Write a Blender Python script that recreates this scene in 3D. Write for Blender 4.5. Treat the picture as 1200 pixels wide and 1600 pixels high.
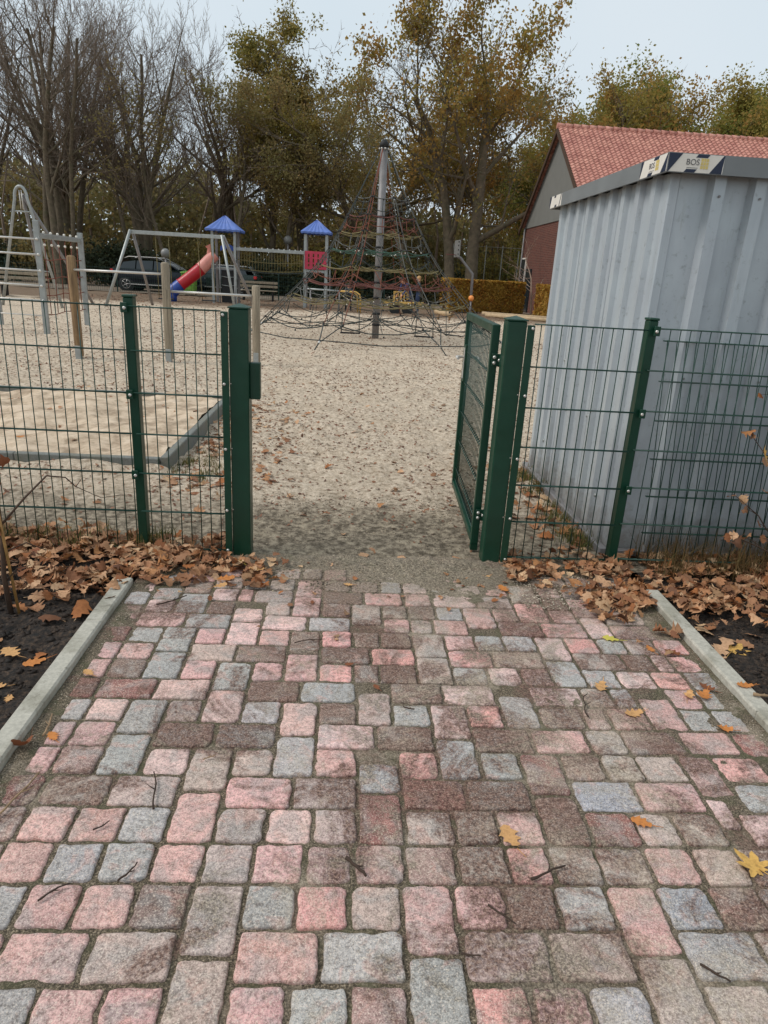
import bpy, math, random
import numpy as np
from math import sin, cos, pi, radians
from mathutils import Vector, Matrix, Quaternion

for o in list(bpy.data.objects):
    bpy.data.objects.remove(o, do_unlink=True)
SC = bpy.context.scene
COL = SC.collection

# ------------------------------------------------------------------ camera
def set_camera():
    pitch, roll, yaw = radians(19.14), radians(3.27), radians(-3.5)
    fw = Vector((-sin(yaw) * cos(pitch), cos(yaw) * cos(pitch), -sin(pitch)))
    rt = Vector((cos(yaw), sin(yaw), 0))
    up = rt.cross(fw)
    r2 = cos(roll) * rt + sin(roll) * up
    u2 = -sin(roll) * rt + cos(roll) * up
    m = Matrix((r2, u2, -fw)).transposed().to_4x4()
    m.translation = Vector((0, -3.329, 1.424))
    cd = bpy.data.cameras.new("camera")
    cd.sensor_fit = 'VERTICAL'
    cd.sensor_height = 36.0
    cd.lens = 36.0 * 1067 / 1600
    cd.clip_start = 0.05
    cd.clip_end = 2000
    c = bpy.data.objects.new("camera", cd)
    COL.objects.link(c)
    c.matrix_world = m
    SC.camera = c
set_camera()

# ------------------------------------------------------------------ sky, sun, exposure
SUN_EL, SUN_AZ = radians(46), radians(-98)      # sun azimuth measured from +Y towards +X
w = bpy.data.worlds.new("World")
SC.world = w
w.use_nodes = True
nt = w.node_tree
nt.nodes.clear()
wo = nt.nodes.new('ShaderNodeOutputWorld')
bg = nt.nodes.new('ShaderNodeBackground')
bg.inputs['Strength'].default_value = 0.1
sky = nt.nodes.new('ShaderNodeTexSky')
sky.sky_type = 'NISHITA'
sky.sun_disc = False
sky.sun_elevation = SUN_EL
sky.sun_rotation = SUN_AZ
sky.dust_density = 3.0
sky.ozone_density = 1.5
tc = nt.nodes.new('ShaderNodeTexCoord')
no = nt.nodes.new('ShaderNodeTexNoise')
no.inputs['Scale'].default_value = 1.3
no.inputs['Detail'].default_value = 4
cr = nt.nodes.new('ShaderNodeValToRGB')
cr.color_ramp.elements[0].position = 0.35
cr.color_ramp.elements[0].color = (6.0, 7.1, 7.85, 1)
cr.color_ramp.elements[1].position = 0.7
cr.color_ramp.elements[1].color = (6.9, 7.65, 8.2, 1)
mx = nt.nodes.new('ShaderNodeMix')
mx.data_type = 'RGBA'
mx.inputs['Factor'].default_value = 0.93
nt.links.new(tc.outputs['Generated'], no.inputs['Vector'])
nt.links.new(no.outputs['Fac'], cr.inputs['Fac'])
nt.links.new(sky.outputs['Color'], mx.inputs['A'])
nt.links.new(cr.outputs['Color'], mx.inputs['B'])
nt.links.new(mx.outputs['Result'], bg.inputs['Color'])
nt.links.new(bg.outputs['Background'], wo.inputs['Surface'])

sd = bpy.data.lights.new("sun", 'SUN')
sd.energy = 1.8
sd.angle = radians(25)
sd.color = (1.0, 0.965, 0.92)
so = bpy.data.objects.new("sun", sd)
COL.objects.link(so)
sdir = Vector((sin(SUN_AZ) * cos(SUN_EL), cos(SUN_AZ) * cos(SUN_EL), sin(SUN_EL)))
so.rotation_euler = sdir.to_track_quat('Z', 'Y').to_euler()
so.location = (0, 0, 30)

SC.view_settings.view_transform = 'Standard'
SC.view_settings.look = 'None'
SC.view_settings.exposure = 0.12
SC.view_settings.gamma = 1.0
SC.cycles.max_bounces = 6
SC.cycles.diffuse_bounces = 3
SC.cycles.glossy_bounces = 3
SC.cycles.transparent_max_bounces = 8
SC.cycles.use_denoising = True

# ------------------------------------------------------------------ helpers
def S(r, g, b, k=1.0):
    f = lambda c: ((c / 255 + 0.055) / 1.055) ** 2.4 if c > 10.3 else c / 255 / 12.92
    return (min(1, f(r) * k * 1.11), f(g) * k, f(b) * k * .9, 1)   # base colours under a slightly blue sky

def tag(o, label=None, cat=None, group=None, kind=None):
    if label: o['label'] = label
    if cat: o['category'] = cat
    if group: o['group'] = group
    if kind: o['kind'] = kind
    return o

def wloc(o):
    p = Vector((0, 0, 0))
    while o is not None:
        p += o.location
        o = o.parent
    return p

def thing(name, label, cat, loc=(0, 0, 0), group=None):
    o = bpy.data.objects.new(name, None)
    o.empty_display_size = 0.1
    COL.objects.link(o)
    o.location = loc
    return tag(o, label, cat, group)

def copy_tree(o, parent=None):
    c = o.copy()
    COL.objects.link(c)
    c.parent = parent
    for ch in list(o.children):
        if ch.name in SC.objects:
            copy_tree(ch, c)
    return c

def link_mesh(name, me, parent=None, origin=None):
    off = wloc(parent) if parent is not None else (Vector(origin) if origin else Vector((0, 0, 0)))
    if off.length > 0:
        me.transform(Matrix.Translation(-off))
    o = bpy.data.objects.new(name, me)
    COL.objects.link(o)
    if parent is not None:
        o.parent = parent
    elif origin:
        o.location = origin
    return o

def np_mesh(name, V, F, mats, parent=None, origin=None, smooth=False, midx=None, col=None):
    """V (n,3), F (m,k) all with k corners -> one mesh object"""
    me = bpy.data.meshes.new(name)
    V = np.asarray(V, dtype=np.float32)
    F = np.asarray(F, dtype=np.int32)
    m, k = F.shape
    me.vertices.add(len(V))
    me.vertices.foreach_set('co', V.ravel())
    me.loops.add(m * k)
    me.loops.foreach_set('vertex_index', F.ravel())
    me.polygons.add(m)
    me.polygons.foreach_set('loop_start', np.arange(0, m * k, k, dtype=np.int32))
    me.polygons.foreach_set('loop_total', np.full(m, k, dtype=np.int32))
    if midx is not None:
        me.polygons.foreach_set('material_index', np.asarray(midx, dtype=np.int32))
    me.update(calc_edges=True)
    me.polygons.foreach_set('use_smooth', np.full(m, smooth))
    for mm in (mats if isinstance(mats, (list, tuple)) else [mats]):
        me.materials.append(mm)
    if col is not None:
        a = me.color_attributes.new('Col', 'FLOAT_COLOR', 'POINT')
        a.data.foreach_set('color', np.asarray(col, dtype=np.float32).ravel())
    return link_mesh(name, me, parent, origin)

class MB:
    """collects shapes, builds ONE mesh object"""
    def __init__(s):
        s.v, s.f, s.m, s.sm = [], [], [], []
        s.cur = 0
        s.smooth = False
    def add(s, vs, fs, smooth=None):
        b = len(s.v)
        s.v += [tuple(x) for x in vs]
        for f in fs:
            s.f.append(tuple(i + b for i in f))
            s.m.append(s.cur)
            s.sm.append(s.smooth if smooth is None else smooth)
        return s
    def box(s, c, d, rot=None, bev=0.0):
        hx, hy, hz = d[0] / 2, d[1] / 2, d[2] / 2
        c = Vector(c)
        R = rot if rot is not None else Matrix.Identity(3)
        if bev <= 0:
            vs = [c + R @ Vector((x * hx, y * hy, z * hz)) for x in (-1, 1) for y in (-1, 1) for z in (-1, 1)]
            fs = [(0, 1, 3, 2), (4, 6, 7, 5), (0, 4, 5, 1), (2, 3, 7, 6), (0, 2, 6, 4), (1, 5, 7, 3)]
            return s.add(vs, fs)
        b = min(bev, hx * .9, hy * .9, hz * .9)
        vs, idx = [], {}
        for x in (-1, 1):
            for y in (-1, 1):
                for z in (-1, 1):
                    for ax in range(3):
                        p = [x * (hx - b), y * (hy - b), z * (hz - b)]
                        p[ax] = (x * hx, y * hy, z * hz)[ax]
                        idx[(x, y, z, ax)] = len(vs)
                        vs.append(c + R @ Vector(p))
        fs = []
        for ax in range(3):
            a1, a2 = [a for a in range(3) if a != ax]
            for sg in (-1, 1):
                q = []
                for u, v_ in ((-1, -1), (1, -1), (1, 1), (-1, 1)):
                    k = [0, 0, 0]
                    k[ax] = sg; k[a1] = u; k[a2] = v_
                    q.append(idx[(k[0], k[1], k[2], ax)])
                flip = (sg < 0) ^ (ax == 1)
                fs.append(tuple(reversed(q)) if flip else tuple(q))
        for a1, a2 in ((0, 1), (0, 2), (1, 2)):
            a3 = 3 - a1 - a2
            for u in (-1, 1):
                for v_ in (-1, 1):
                    q = []
                    for wv, ax in ((-1, a1), (1, a1), (1, a2), (-1, a2)):
                        k = [0, 0, 0]
                        k[a1] = u; k[a2] = v_; k[a3] = wv
                        q.append(idx[(k[0], k[1], k[2], ax)])
                    fs.append(tuple(q))
        for x in (-1, 1):
            for y in (-1, 1):
                for z in (-1, 1):
                    fs.append(tuple(idx[(x, y, z, a)] for a in range(3)))
        return s.add(vs, fs)
    def tube(s, pts, rad, n=8, cap=True, smooth=True, close=False):
        pts = [Vector(p) for p in pts]
        if not isinstance(rad, (list, tuple)):
            rad = [rad] * len(pts)
        vs, fs = [], []
        prev = None
        N = len(pts)
        for i, p in enumerate(pts):
            if close:
                t = (pts[(i + 1) % N] - pts[(i - 1) % N])
            else:
                t = (pts[min(i + 1, N - 1)] - pts[max(i - 1, 0)])
            if t.length < 1e-9: t = Vector((0, 0, 1))
            t.normalize()
            if prev is None:
                a = Vector((0, 0, 1)) if abs(t.z) < 0.9 else Vector((1, 0, 0))
                u = t.cross(a).normalized()
            else:
                u = (prev - t * prev.dot(t))
                u = u.normalized() if u.length > 1e-6 else t.orthogonal().normalized()
            prev = u
            v_ = t.cross(u)
            for k in range(n):
                a = 2 * pi * (k + .5) / n
                vs.append(p + (u * cos(a) + v_ * sin(a)) * rad[i])
        for i in range(N if close else N - 1):
            j = (i + 1) % N
            for k in range(n):
                fs.append((i * n + k, i * n + (k + 1) % n, j * n + (k + 1) % n, j * n + k))
        s.add(vs, fs, smooth)
        if cap and not close:
            b = len(s.v) - len(vs)
            s.f.append(tuple(b + k for k in reversed(range(n)))); s.m.append(s.cur); s.sm.append(False)
            s.f.append(tuple(b + (N - 1) * n + k for k in range(n))); s.m.append(s.cur); s.sm.append(False)
        return s
    def ball(s, c, r, n=10, m=6, sq=(1, 1, 1)):
        c = Vector(c)
        vs, fs = [], []
        for i in range(1, m):
            a = pi * i / m
            for k in range(n):
                b = 2 * pi * k / n
                vs.append(c + Vector((r * sq[0] * sin(a) * cos(b), r * sq[1] * sin(a) * sin(b), r * sq[2] * cos(a))))
        top = len(vs); vs.append(c + Vector((0, 0, r * sq[2])))
        bot = len(vs); vs.append(c - Vector((0, 0, r * sq[2])))
        for i in range(m - 2):
            for k in range(n):
                fs.append((i * n + k, (i + 1) * n + k, (i + 1) * n + (k + 1) % n, i * n + (k + 1) % n))
        for k in range(n):
            fs.append((top, k, (k + 1) % n))
            fs.append((bot, (m - 2) * n + (k + 1) % n, (m - 2) * n + k))
        return s.add(vs, fs, True)
    def lathe(s, c, prof, n=24, smooth=True):
        c = Vector(c)
        vs, fs = [], []
        for r, z in prof:
            for k in range(n):
                a = 2 * pi * k / n
                vs.append(c + Vector((r * cos(a), r * sin(a), z)))
        for i in range(len(prof) - 1):
            for k in range(n):
                fs.append((i * n + k, i * n + (k + 1) % n, (i + 1) * n + (k + 1) % n, (i + 1) * n + k))
        return s.add(vs, fs, smooth)
    def prism(s, poly, axis, a, b):
        """poly: 2D outline, extruded along axis from a to b"""
        def P(u, v_, t):
            return {0: (t, u, v_), 1: (u, t, v_), 2: (u, v_, t)}[axis]
        n = len(poly)
        vs = [P(u, v_, a) for u, v_ in poly] + [P(u, v_, b) for u, v_ in poly]
        fs = [tuple(range(n)), tuple(reversed(range(n, 2 * n)))]
        fs += [(i, (i + 1) % n, n + (i + 1) % n, n + i) for i in range(n)]
        return s.add(vs, fs)
    def build(s, name, mats, parent=None, origin=None, fix=True):
        me = bpy.data.meshes.new(name)
        me.from_pydata(s.v, [], s.f)
        for mm in (mats if isinstance(mats, (list, tuple)) else [mats]):
            me.materials.append(mm)
        me.polygons.foreach_set('material_index', s.m)
        me.polygons.foreach_set('use_smooth', s.sm)
        me.update()
        if fix:
            import bmesh
            bm = bmesh.new(); bm.from_mesh(me)
            bmesh.ops.recalc_face_normals(bm, faces=bm.faces)
            bm.to_mesh(me); bm.free()
        return link_mesh(name, me, parent, origin)

# value noise on numpy arrays
def vnoise(x, y, seed=0):
    xi, yi = np.floor(x).astype(np.int64), np.floor(y).astype(np.int64)
    xf, yf = x - xi, y - yi
    def h(a, b):
        n = (a * 374761393 + b * 668265263 + seed * 1442695041) & 0x7fffffff
        n = ((n ^ (n >> 13)) * 1274126177) & 0x7fffffff
        return ((n ^ (n >> 16)) & 0xffff) / 65535.0
    sx, sy = xf * xf * (3 - 2 * xf), yf * yf * (3 - 2 * yf)
    return (h(xi, yi) * (1 - sx) + h(xi + 1, yi) * sx) * (1 - sy) + (h(xi, yi + 1) * (1 - sx) + h(xi + 1, yi + 1) * sx) * sy
def fbm(x, y, seed=0, oct=4):
    r, a, t = 0, 1, 0
    for i in range(oct):
        r = r + a * vnoise(x * 2 ** i, y * 2 ** i, seed + i); t += a; a *= .5
    return r / t

# ------------------------------------------------------------------ materials
def new_mat(name):
    m = bpy.data.materials.new(name)
    m.use_nodes = True
    n = m.node_tree
    n.nodes.clear()
    out = n.nodes.new('ShaderNodeOutputMaterial')
    b = n.nodes.new('ShaderNodeBsdfPrincipled')
    n.links.new(b.outputs['BSDF'], out.inputs['Surface'])
    return m, n, b, out
def nd(n, t, **kw):
    x = n.nodes.new(t)
    for k, v in kw.items():
        if k in x.inputs: x.inputs[k].default_value = v
        else: setattr(x, k, v)
    return x
def noise(n, vec, scale, detail=4, rough=0.6, dist=0.0):
    x = nd(n, 'ShaderNodeTexNoise')
    x.inputs['Scale'].default_value = scale
    x.inputs['Detail'].default_value = detail
    x.inputs['Roughness'].default_value = rough
    x.inputs['Distortion'].default_value = dist
    n.links.new(vec, x.inputs['Vector'])
    return x.outputs['Fac']
def ramp(n, fac, stops):
    r = nd(n, 'ShaderNodeValToRGB')
    e = r.color_ramp.elements
    while len(e) < len(stops): e.new(0.5)
    for el, (p, c) in zip(e, stops):
        el.position = p
        el.color = c if isinstance(c, (tuple, list)) else (c, c, c, 1)
    n.links.new(fac, r.inputs['Fac'])
    return r.outputs['Color']
def mixc(n, fac, a, b, mode='MIX'):
    x = nd(n, 'ShaderNodeMix')
    x.data_type = 'RGBA'
    x.blend_type = mode
    if isinstance(fac, (int, float)): x.inputs['Factor'].default_value = fac
    else: n.links.new(fac, x.inputs['Factor'])
    for k, v in (('A', a), ('B', b)):
        if isinstance(v, (tuple, list)): x.inputs[k].default_value = v
        else: n.links.new(v, x.inputs[k])
    return x.outputs['Result']
def mth(n, op, a, b=None, clamp=False):
    x = nd(n, 'ShaderNodeMath')
    x.operation = op
    x.use_clamp = clamp
    for i, v in enumerate((a, b)):
        if v is None: continue
        if isinstance(v, (int, float)): x.inputs[i].default_value = v
        else: n.links.new(v, x.inputs[i])
    return x.outputs[0]
def bump(n, b, h, strength=0.5, dist=0.01):
    x = nd(n, 'ShaderNodeBump')
    x.inputs['Strength'].default_value = strength
    x.inputs['Distance'].default_value = dist
    n.links.new(h, x.inputs['Height'])
    n.links.new(x.outputs['Normal'], b.inputs['Normal'])
def pos(n):
    return nd(n, 'ShaderNodeNewGeometry').outputs['Position']
def ocoord(n):
    return nd(n, 'ShaderNodeTexCoord').outputs['Object']

def simple(name, c, rough=0.6, metal=0.0, var=0.18, scale=12, bscale=80, bstr=0.15, bdist=0.003, dirt=None, dirt_amt=0.35, spec=0.5):
    m, n, b, _ = new_mat(name)
    P = ocoord(n)
    f = noise(n, P, scale, 5)
    lo = tuple(x * (1 - var) for x in c[:3]) + (1,)
    hi = tuple(min(1, x * (1 + var)) for x in c[:3]) + (1,)
    col = ramp(n, f, [(0.3, lo), (0.7, hi)])
    if dirt:
        g = noise(n, P, scale * .35, 6, .65)
        gm = ramp(n, g, [(0.5, 0.0), (0.72, dirt_amt)])
        col = mixc(n, gm, col, dirt)
    n.links.new(col, b.inputs['Base Color'])
    r = ramp(n, noise(n, P, scale * 2, 3), [(0.3, max(0, rough - .08)), (0.7, min(1, rough + .08))])
    n.links.new(r, b.inputs['Roughness'])
    b.inputs['Metallic'].default_value = metal
    b.inputs['Specular IOR Level'].default_value = spec
    bump(n, b, noise(n, P, bscale, 3), bstr, bdist)
    return m

M = {}
M['green'] = simple('green_powder_coat', S(3, 56, 40), .40, 0, .14, 6, 200, .10, .001, S(56, 78, 64), .3)
M['wire'] = simple('green_wire', S(10, 56, 46), .45, 0, .15, 6)
M['postgrey'] = simple('weathered_green', S(24, 66, 54), .5, 0, .15, 8)
M['bolt'] = simple('zinc_bolt', S(205, 208, 210), .35, .6, .1, 40)
M['galv'] = simple('galvanised_steel', S(150, 160, 165), .45, .35, .14, 9, 60, .1, .002, S(110, 115, 115), .3)
M['galv_dark'] = simple('dull_steel', S(128, 130, 135), .55, .3, .15, 9)
M['alu'] = simple('bright_tube', S(196, 200, 202), .4, .35, .1, 14)
M['black'] = simple('black_rubber', S(24, 25, 27), .7, 0, .2, 20)
M['rope_red'] = simple('red_rope', S(98, 60, 56), .85, 0, .25, 40)
M['rope_brown'] = simple('brown_rope', S(112, 66, 52), .85, 0, .25, 40)
M['rope_yel'] = simple('yellow_rope', S(112, 106, 74), .85, 0, .25, 40)
M['rope_grn'] = simple('green_rope', S(54, 84, 74), .85, 0, .25, 40)
M['rope_gry'] = simple('grey_rope', S(88, 92, 92), .85, 0, .25, 40)
M['rope_dark'] = simple('dark_rope', S(52, 60, 60), .85, 0, .25, 40)
M['blueroof'] = simple('blue_plastic', S(82, 112, 186), .5, 0, .12, 5)
M['blueslide'] = simple('deep_blue_plastic', S(32, 66, 150), .4, 0, .12, 5)
M['redslide'] = simple('red_plastic', S(164, 20, 36), .38, 0, .12, 5)
M['pinkslide'] = simple('faded_pink_plastic', S(196, 134, 126), .5, 0, .12, 4)
M['redpanel'] = simple('pink_red_panel', S(176, 48, 78), .45, 0, .12, 5)
M['yellow'] = simple('yellow_paint', S(190, 158, 86), .55, 0, .15, 8)
M['binGreen'] = simple('lime_green_bin', S(110, 160, 60), .5, 0, .12, 5)
M['timber'] = simple('pale_timber', S(176, 158, 130), .8, 0, .2, 10)
M['white'] = simple('white_paint', S(216, 218, 216), .5, 0, .06, 8)
M['navy'] = simple('navy_print', S(22, 34, 62), .45, 0, .08, 8)
M['printgrey'] = simple('grey_print', S(90, 92, 96), .5, 0, .05, 8)
M['printyel'] = simple('yellow_print', S(205, 190, 120), .5, 0, .1, 60)
M['fascia'] = simple('grey_fascia', S(118, 126, 132), .5, .1, .1, 3, 60, .06, .002, S(86, 90, 92), .3)
M['glass'] = simple('dark_glass', S(40, 48, 54), .12, 0, .1, 2)
M['carpaint'] = simple('dark_navy_car_paint', S(22, 28, 40), .2, .2, .1, 3)
M['cargreen'] = simple('teal_car_paint', S(46, 60, 58), .25, .2, .1, 3)
M['rim'] = simple('alloy_rim', S(150, 152, 155), .3, .7, .1, 9)
M['taillight'] = simple('red_lens', S(190, 40, 46), .25, 0, .05, 9)
M['globe'] = simple('lamp_globe', S(120, 124, 126), .4, 0, .05, 9)
M['orange'] = simple('orange_ball_paint', S(226, 146, 76), .5, 0, .1, 20)
M['skin'] = simple('skin', S(205, 160, 138), .6, 0, .06, 20)
M['hair_blond'] = simple('blond_hair', S(170, 135, 92), .7, 0, .25, 60)
M['hair_dark'] = simple('dark_hair', S(48, 38, 32), .7, 0, .25, 60)
M['jeans'] = simple('blue_jeans', S(52, 66, 98), .85, 0, .2, 30)
M['jacket_dark'] = simple('dark_jacket', S(44, 52, 64), .85, 0, .2, 25)
M['jacket_blue'] = simple('blue_jacket', S(58, 66, 110), .85, 0, .2, 25)
M['trouser_dark'] = simple('dark_trousers', S(34, 38, 44), .85, 0, .2, 25)
M['shoe'] = simple('shoes', S(40, 36, 36), .7, 0, .2, 25)
M['backfence'] = simple('dark_green_fence', S(18, 50, 42), .5, 0, .15, 6)
M['concrete_post'] = simple('pale_post', S(128, 132, 126), .7, 0, .12, 6)
M['stem'] = simple('brown_stem', S(70, 54, 42), .85, 0, .25, 40)
M['bamboo'] = simple('bamboo_stake', S(150, 118, 70), .6, 0, .25, 30)
M['twig'] = simple('dry_twig', S(58, 46, 38), .9, 0, .3, 60, 300, .5, .002)
M['twig_pale'] = simple('pale_dry_twig', S(140, 120, 96), .9, 0, .3, 60, 300, .5, .002)

# galvanised sheet of the shed (spangle, streaks and grime where rain runs)
def shed_sheet():
    m, n, b, _ = new_mat('galvanised_sheet')
    P = pos(n)
    mp = nd(n, 'ShaderNodeMapping'); mp.inputs['Scale'].default_value = (9, 9, 1.2)
    n.links.new(P, mp.inputs['Vector'])
    st = noise(n, mp.outputs['Vector'], 1.0, 5, .65)
    big = noise(n, P, 2.2, 4)
    col = ramp(n, st, [(.36, S(172, 187, 200)), (.64, S(185, 200, 212))])
    col = mixc(n, ramp(n, big, [(.4, 0.0), (.7, .5)]), col, S(158, 168, 182))
    gr = noise(n, P, 26, 6, .7)
    col = mixc(n, ramp(n, gr, [(.58, 0.0), (.70, .40)]), col, S(104, 112, 112))
    # splashed mud along the foot, green algae streaks, a few scuffs
    sz = nd(n, 'ShaderNodeSeparateXYZ'); n.links.new(P, sz.inputs[0])
    foot = mth(n, 'MULTIPLY', mth(n, 'SUBTRACT', mth(n, 'MULTIPLY', noise(n, P, 18, 5, .75), .55), sz.outputs['Z']), 4.5, True)
    col = mixc(n, mth(n, 'MULTIPLY', foot, .55), col, S(112, 102, 88))
    col = mixc(n, ramp(n, noise(n, mp.outputs['Vector'], 2.6, 4, .7), [(.60, 0.0), (.72, .28)]), col, S(120, 128, 112))
    n.links.new(col, b.inputs['Base Color'])
    b.inputs['Metallic'].default_value = .25
    n.links.new(ramp(n, big, [(.3, .38), (.7, .52)]), b.inputs['Roughness'])
    bump(n, b, noise(n, P, 3.5, 2), .25, .01)
    return m
M['sheet'] = shed_sheet()

def wood_mat(name, c1, c2, grain=30):
    m, n, b, _ = new_mat(name)
    P = ocoord(n)
    mp = nd(n, 'ShaderNodeMapping'); mp.inputs['Scale'].default_value = (grain, grain, 2.2)
    n.links.new(P, mp.inputs['Vector'])
    f = noise(n, mp.outputs['Vector'], 1.0, 6, .7, .6)
    n.links.new(ramp(n, f, [(.32, c1), (.62, c2)]), b.inputs['Base Color'])
    b.inputs['Roughness'].default_value = .85
    bump(n, b, f, .6, .004)
    return m
M['postwood'] = wood_mat('brown_post_wood', S(84, 66, 46), S(140, 118, 88))
M['greywood'] = wood_mat('grey_post_wood', S(104, 98, 86), S(150, 143, 128))
M['bark'] = simple('bark', S(98, 90, 76), .95, 0, .35, 6, 14, .8, .05, S(72, 80, 54), .6)
M['bark_grey'] = simple('grey_bark', S(116, 106, 96), .95, 0, .3, 5, 14, .8, .05)
M['bark_pale'] = simple('pale_bark', S(140, 124, 112), .9, 0, .25, 8)

def leaf_mat(name, cols, trans=.35, clump=None, cscale=.35, rough=.7, spots=False):
    m = bpy.data.materials.new(name); m.use_nodes = True
    n = m.node_tree; n.nodes.clear()
    out = nd(n, 'ShaderNodeOutputMaterial')
    g = nd(n, 'ShaderNodeNewGeometry')
    k = len(cols)
    col = ramp(n, g.outputs['Random Per Island'], [(i / max(1, k - 1), c) for i, c in enumerate(cols)])
    if clump:
        f = noise(n, g.outputs['Position'], cscale, 3)
        col = mixc(n, ramp(n, f, [(.42, 0.0), (.62, .75)]), col, clump)
    if spots:
        tc_ = ocoord(n)
        f = noise(n, g.outputs['Position'], 90, 5, .7)
        col = mixc(n, ramp(n, f, [(.45, 0.0), (.75, .55)]), col, S(92, 58, 36))
    bs = nd(n, 'ShaderNodeBsdfPrincipled')
    bs.inputs['Roughness'].default_value = rough
    bs.inputs['Specular IOR Level'].default_value = .3
    n.links.new(col, bs.inputs['Base Color'])
    tr = nd(n, 'ShaderNodeBsdfTranslucent')
    n.links.new(col, tr.inputs['Color'])
    ms = nd(n, 'ShaderNodeMixShader'); ms.inputs[0].default_value = trans
    n.links.new(bs.outputs[0], ms.inputs[1]); n.links.new(tr.outputs[0], ms.inputs[2])
    n.links.new(ms.outputs[0], out.inputs['Surface'])
    return m
M['lf_olive'] = leaf_mat('olive_leaves', [S(122, 124, 66), S(146, 142, 76), S(106, 108, 60), S(166, 148, 80)], .45, S(146, 124, 74))
M['lf_autumn'] = leaf_mat('autumn_leaves', [S(156, 138, 74), S(124, 130, 70), S(168, 140, 76), S(118, 118, 68), S(176, 154, 80)], .5, S(164, 124, 70), .5)
M['lf_brown'] = leaf_mat('brown_thin_leaves', [S(142, 128, 86), S(124, 120, 80), S(156, 132, 90)], .4, S(122, 122, 78))
M['lf_green'] = leaf_mat('green_late_leaves', [S(116, 130, 66), S(136, 142, 72), S(100, 114, 58), S(158, 148, 76)], .45, S(152, 134, 70))
M['lf_dark'] = leaf_mat('dark_evergreen_leaves', [S(48, 58, 42), S(60, 70, 48), S(40, 50, 38)], .2)
M['lf_under'] = leaf_mat('understorey_leaves', [S(130, 124, 82), S(148, 134, 90), S(112, 112, 76), S(160, 138, 92)], .4, S(112, 116, 80), .25)
M['lf_hedge'] = leaf_mat('beech_hedge_leaves', [S(160, 104, 48), S(186, 146, 66), S(128, 80, 42), S(156, 140, 66), S(200, 160, 76)], .35, S(180, 152, 72), .8)
M['litter'] = leaf_mat('fallen_oak_leaves', [S(176, 132, 98), S(136, 94, 68), S(196, 156, 122), S(104, 70, 50), S(164, 108, 66), S(206, 172, 140), S(120, 82, 60), S(182, 142, 110), S(90, 62, 48), S(216, 188, 154), S(150, 120, 92), S(178, 128, 84)], .1, None, .3, .75, True)
M['litter_far'] = leaf_mat('trodden_leaves', [S(120, 88, 72), S(98, 70, 56), S(146, 108, 84), S(84, 62, 52), S(150, 116, 96)], .05)
M['lf_tan'] = leaf_mat('tan_leaf', [S(196, 154, 106), S(206, 166, 116)], .1, None, .3, .7, True)
M['lf_orange'] = leaf_mat('orange_brown_leaf', [S(190, 126, 70), S(198, 134, 76)], .1, None, .3, .7, True)
M['lf_darkb'] = leaf_mat('dark_brown_leaf', [S(124, 78, 54), S(132, 84, 58)], .1, None, .3, .7, True)
M['lf_yellow'] = leaf_mat('yellow_leaf', [S(208, 170, 98), S(214, 178, 104)], .15, None, .3, .7, True)
M['lf_ygreen'] = leaf_mat('yellow_green_leaf', [S(200, 196, 98), S(196, 190, 90)], .15, None, .3, .7)
M['grass'] = leaf_mat('grass_blades', [S(84, 96, 52), S(110, 108, 62), S(66, 80, 44), S(140, 124, 82)], .2)
M['drygrass'] = leaf_mat('dry_stems', [S(110, 90, 60), S(84, 72, 48), S(132, 108, 72), S(76, 78, 46)], .2)
# ================================================================== ground and setting
def ground_mat():
    m, n, b, _ = new_mat('leaf_littered_earth')
    P = pos(n)
    f1 = noise(n, P, 1.1, 6, .65); f2 = noise(n, P, 14, 6, .75)
    c = ramp(n, f2, [(.3, S(92, 80, 68)), (.5, S(120, 104, 90)), (.7, S(142, 120, 102))])
    c = mixc(n, ramp(n, f1, [(.45, 0.0), (.65, .7)]), c, S(98, 92, 70))
    n.links.new(c, b.inputs['Base Color']); b.inputs['Roughness'].default_value = .95
    bump(n, b, f2, .7, .03)
    return m
M['earth'] = ground_mat()
V = [(-600, -200, -.13), (600, -200, -.13), (600, 900, -.13), (-600, 900, -.13)]
tag(np_mesh('ground', V, [(0, 1, 2, 3)], M['earth']), kind='structure')

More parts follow.
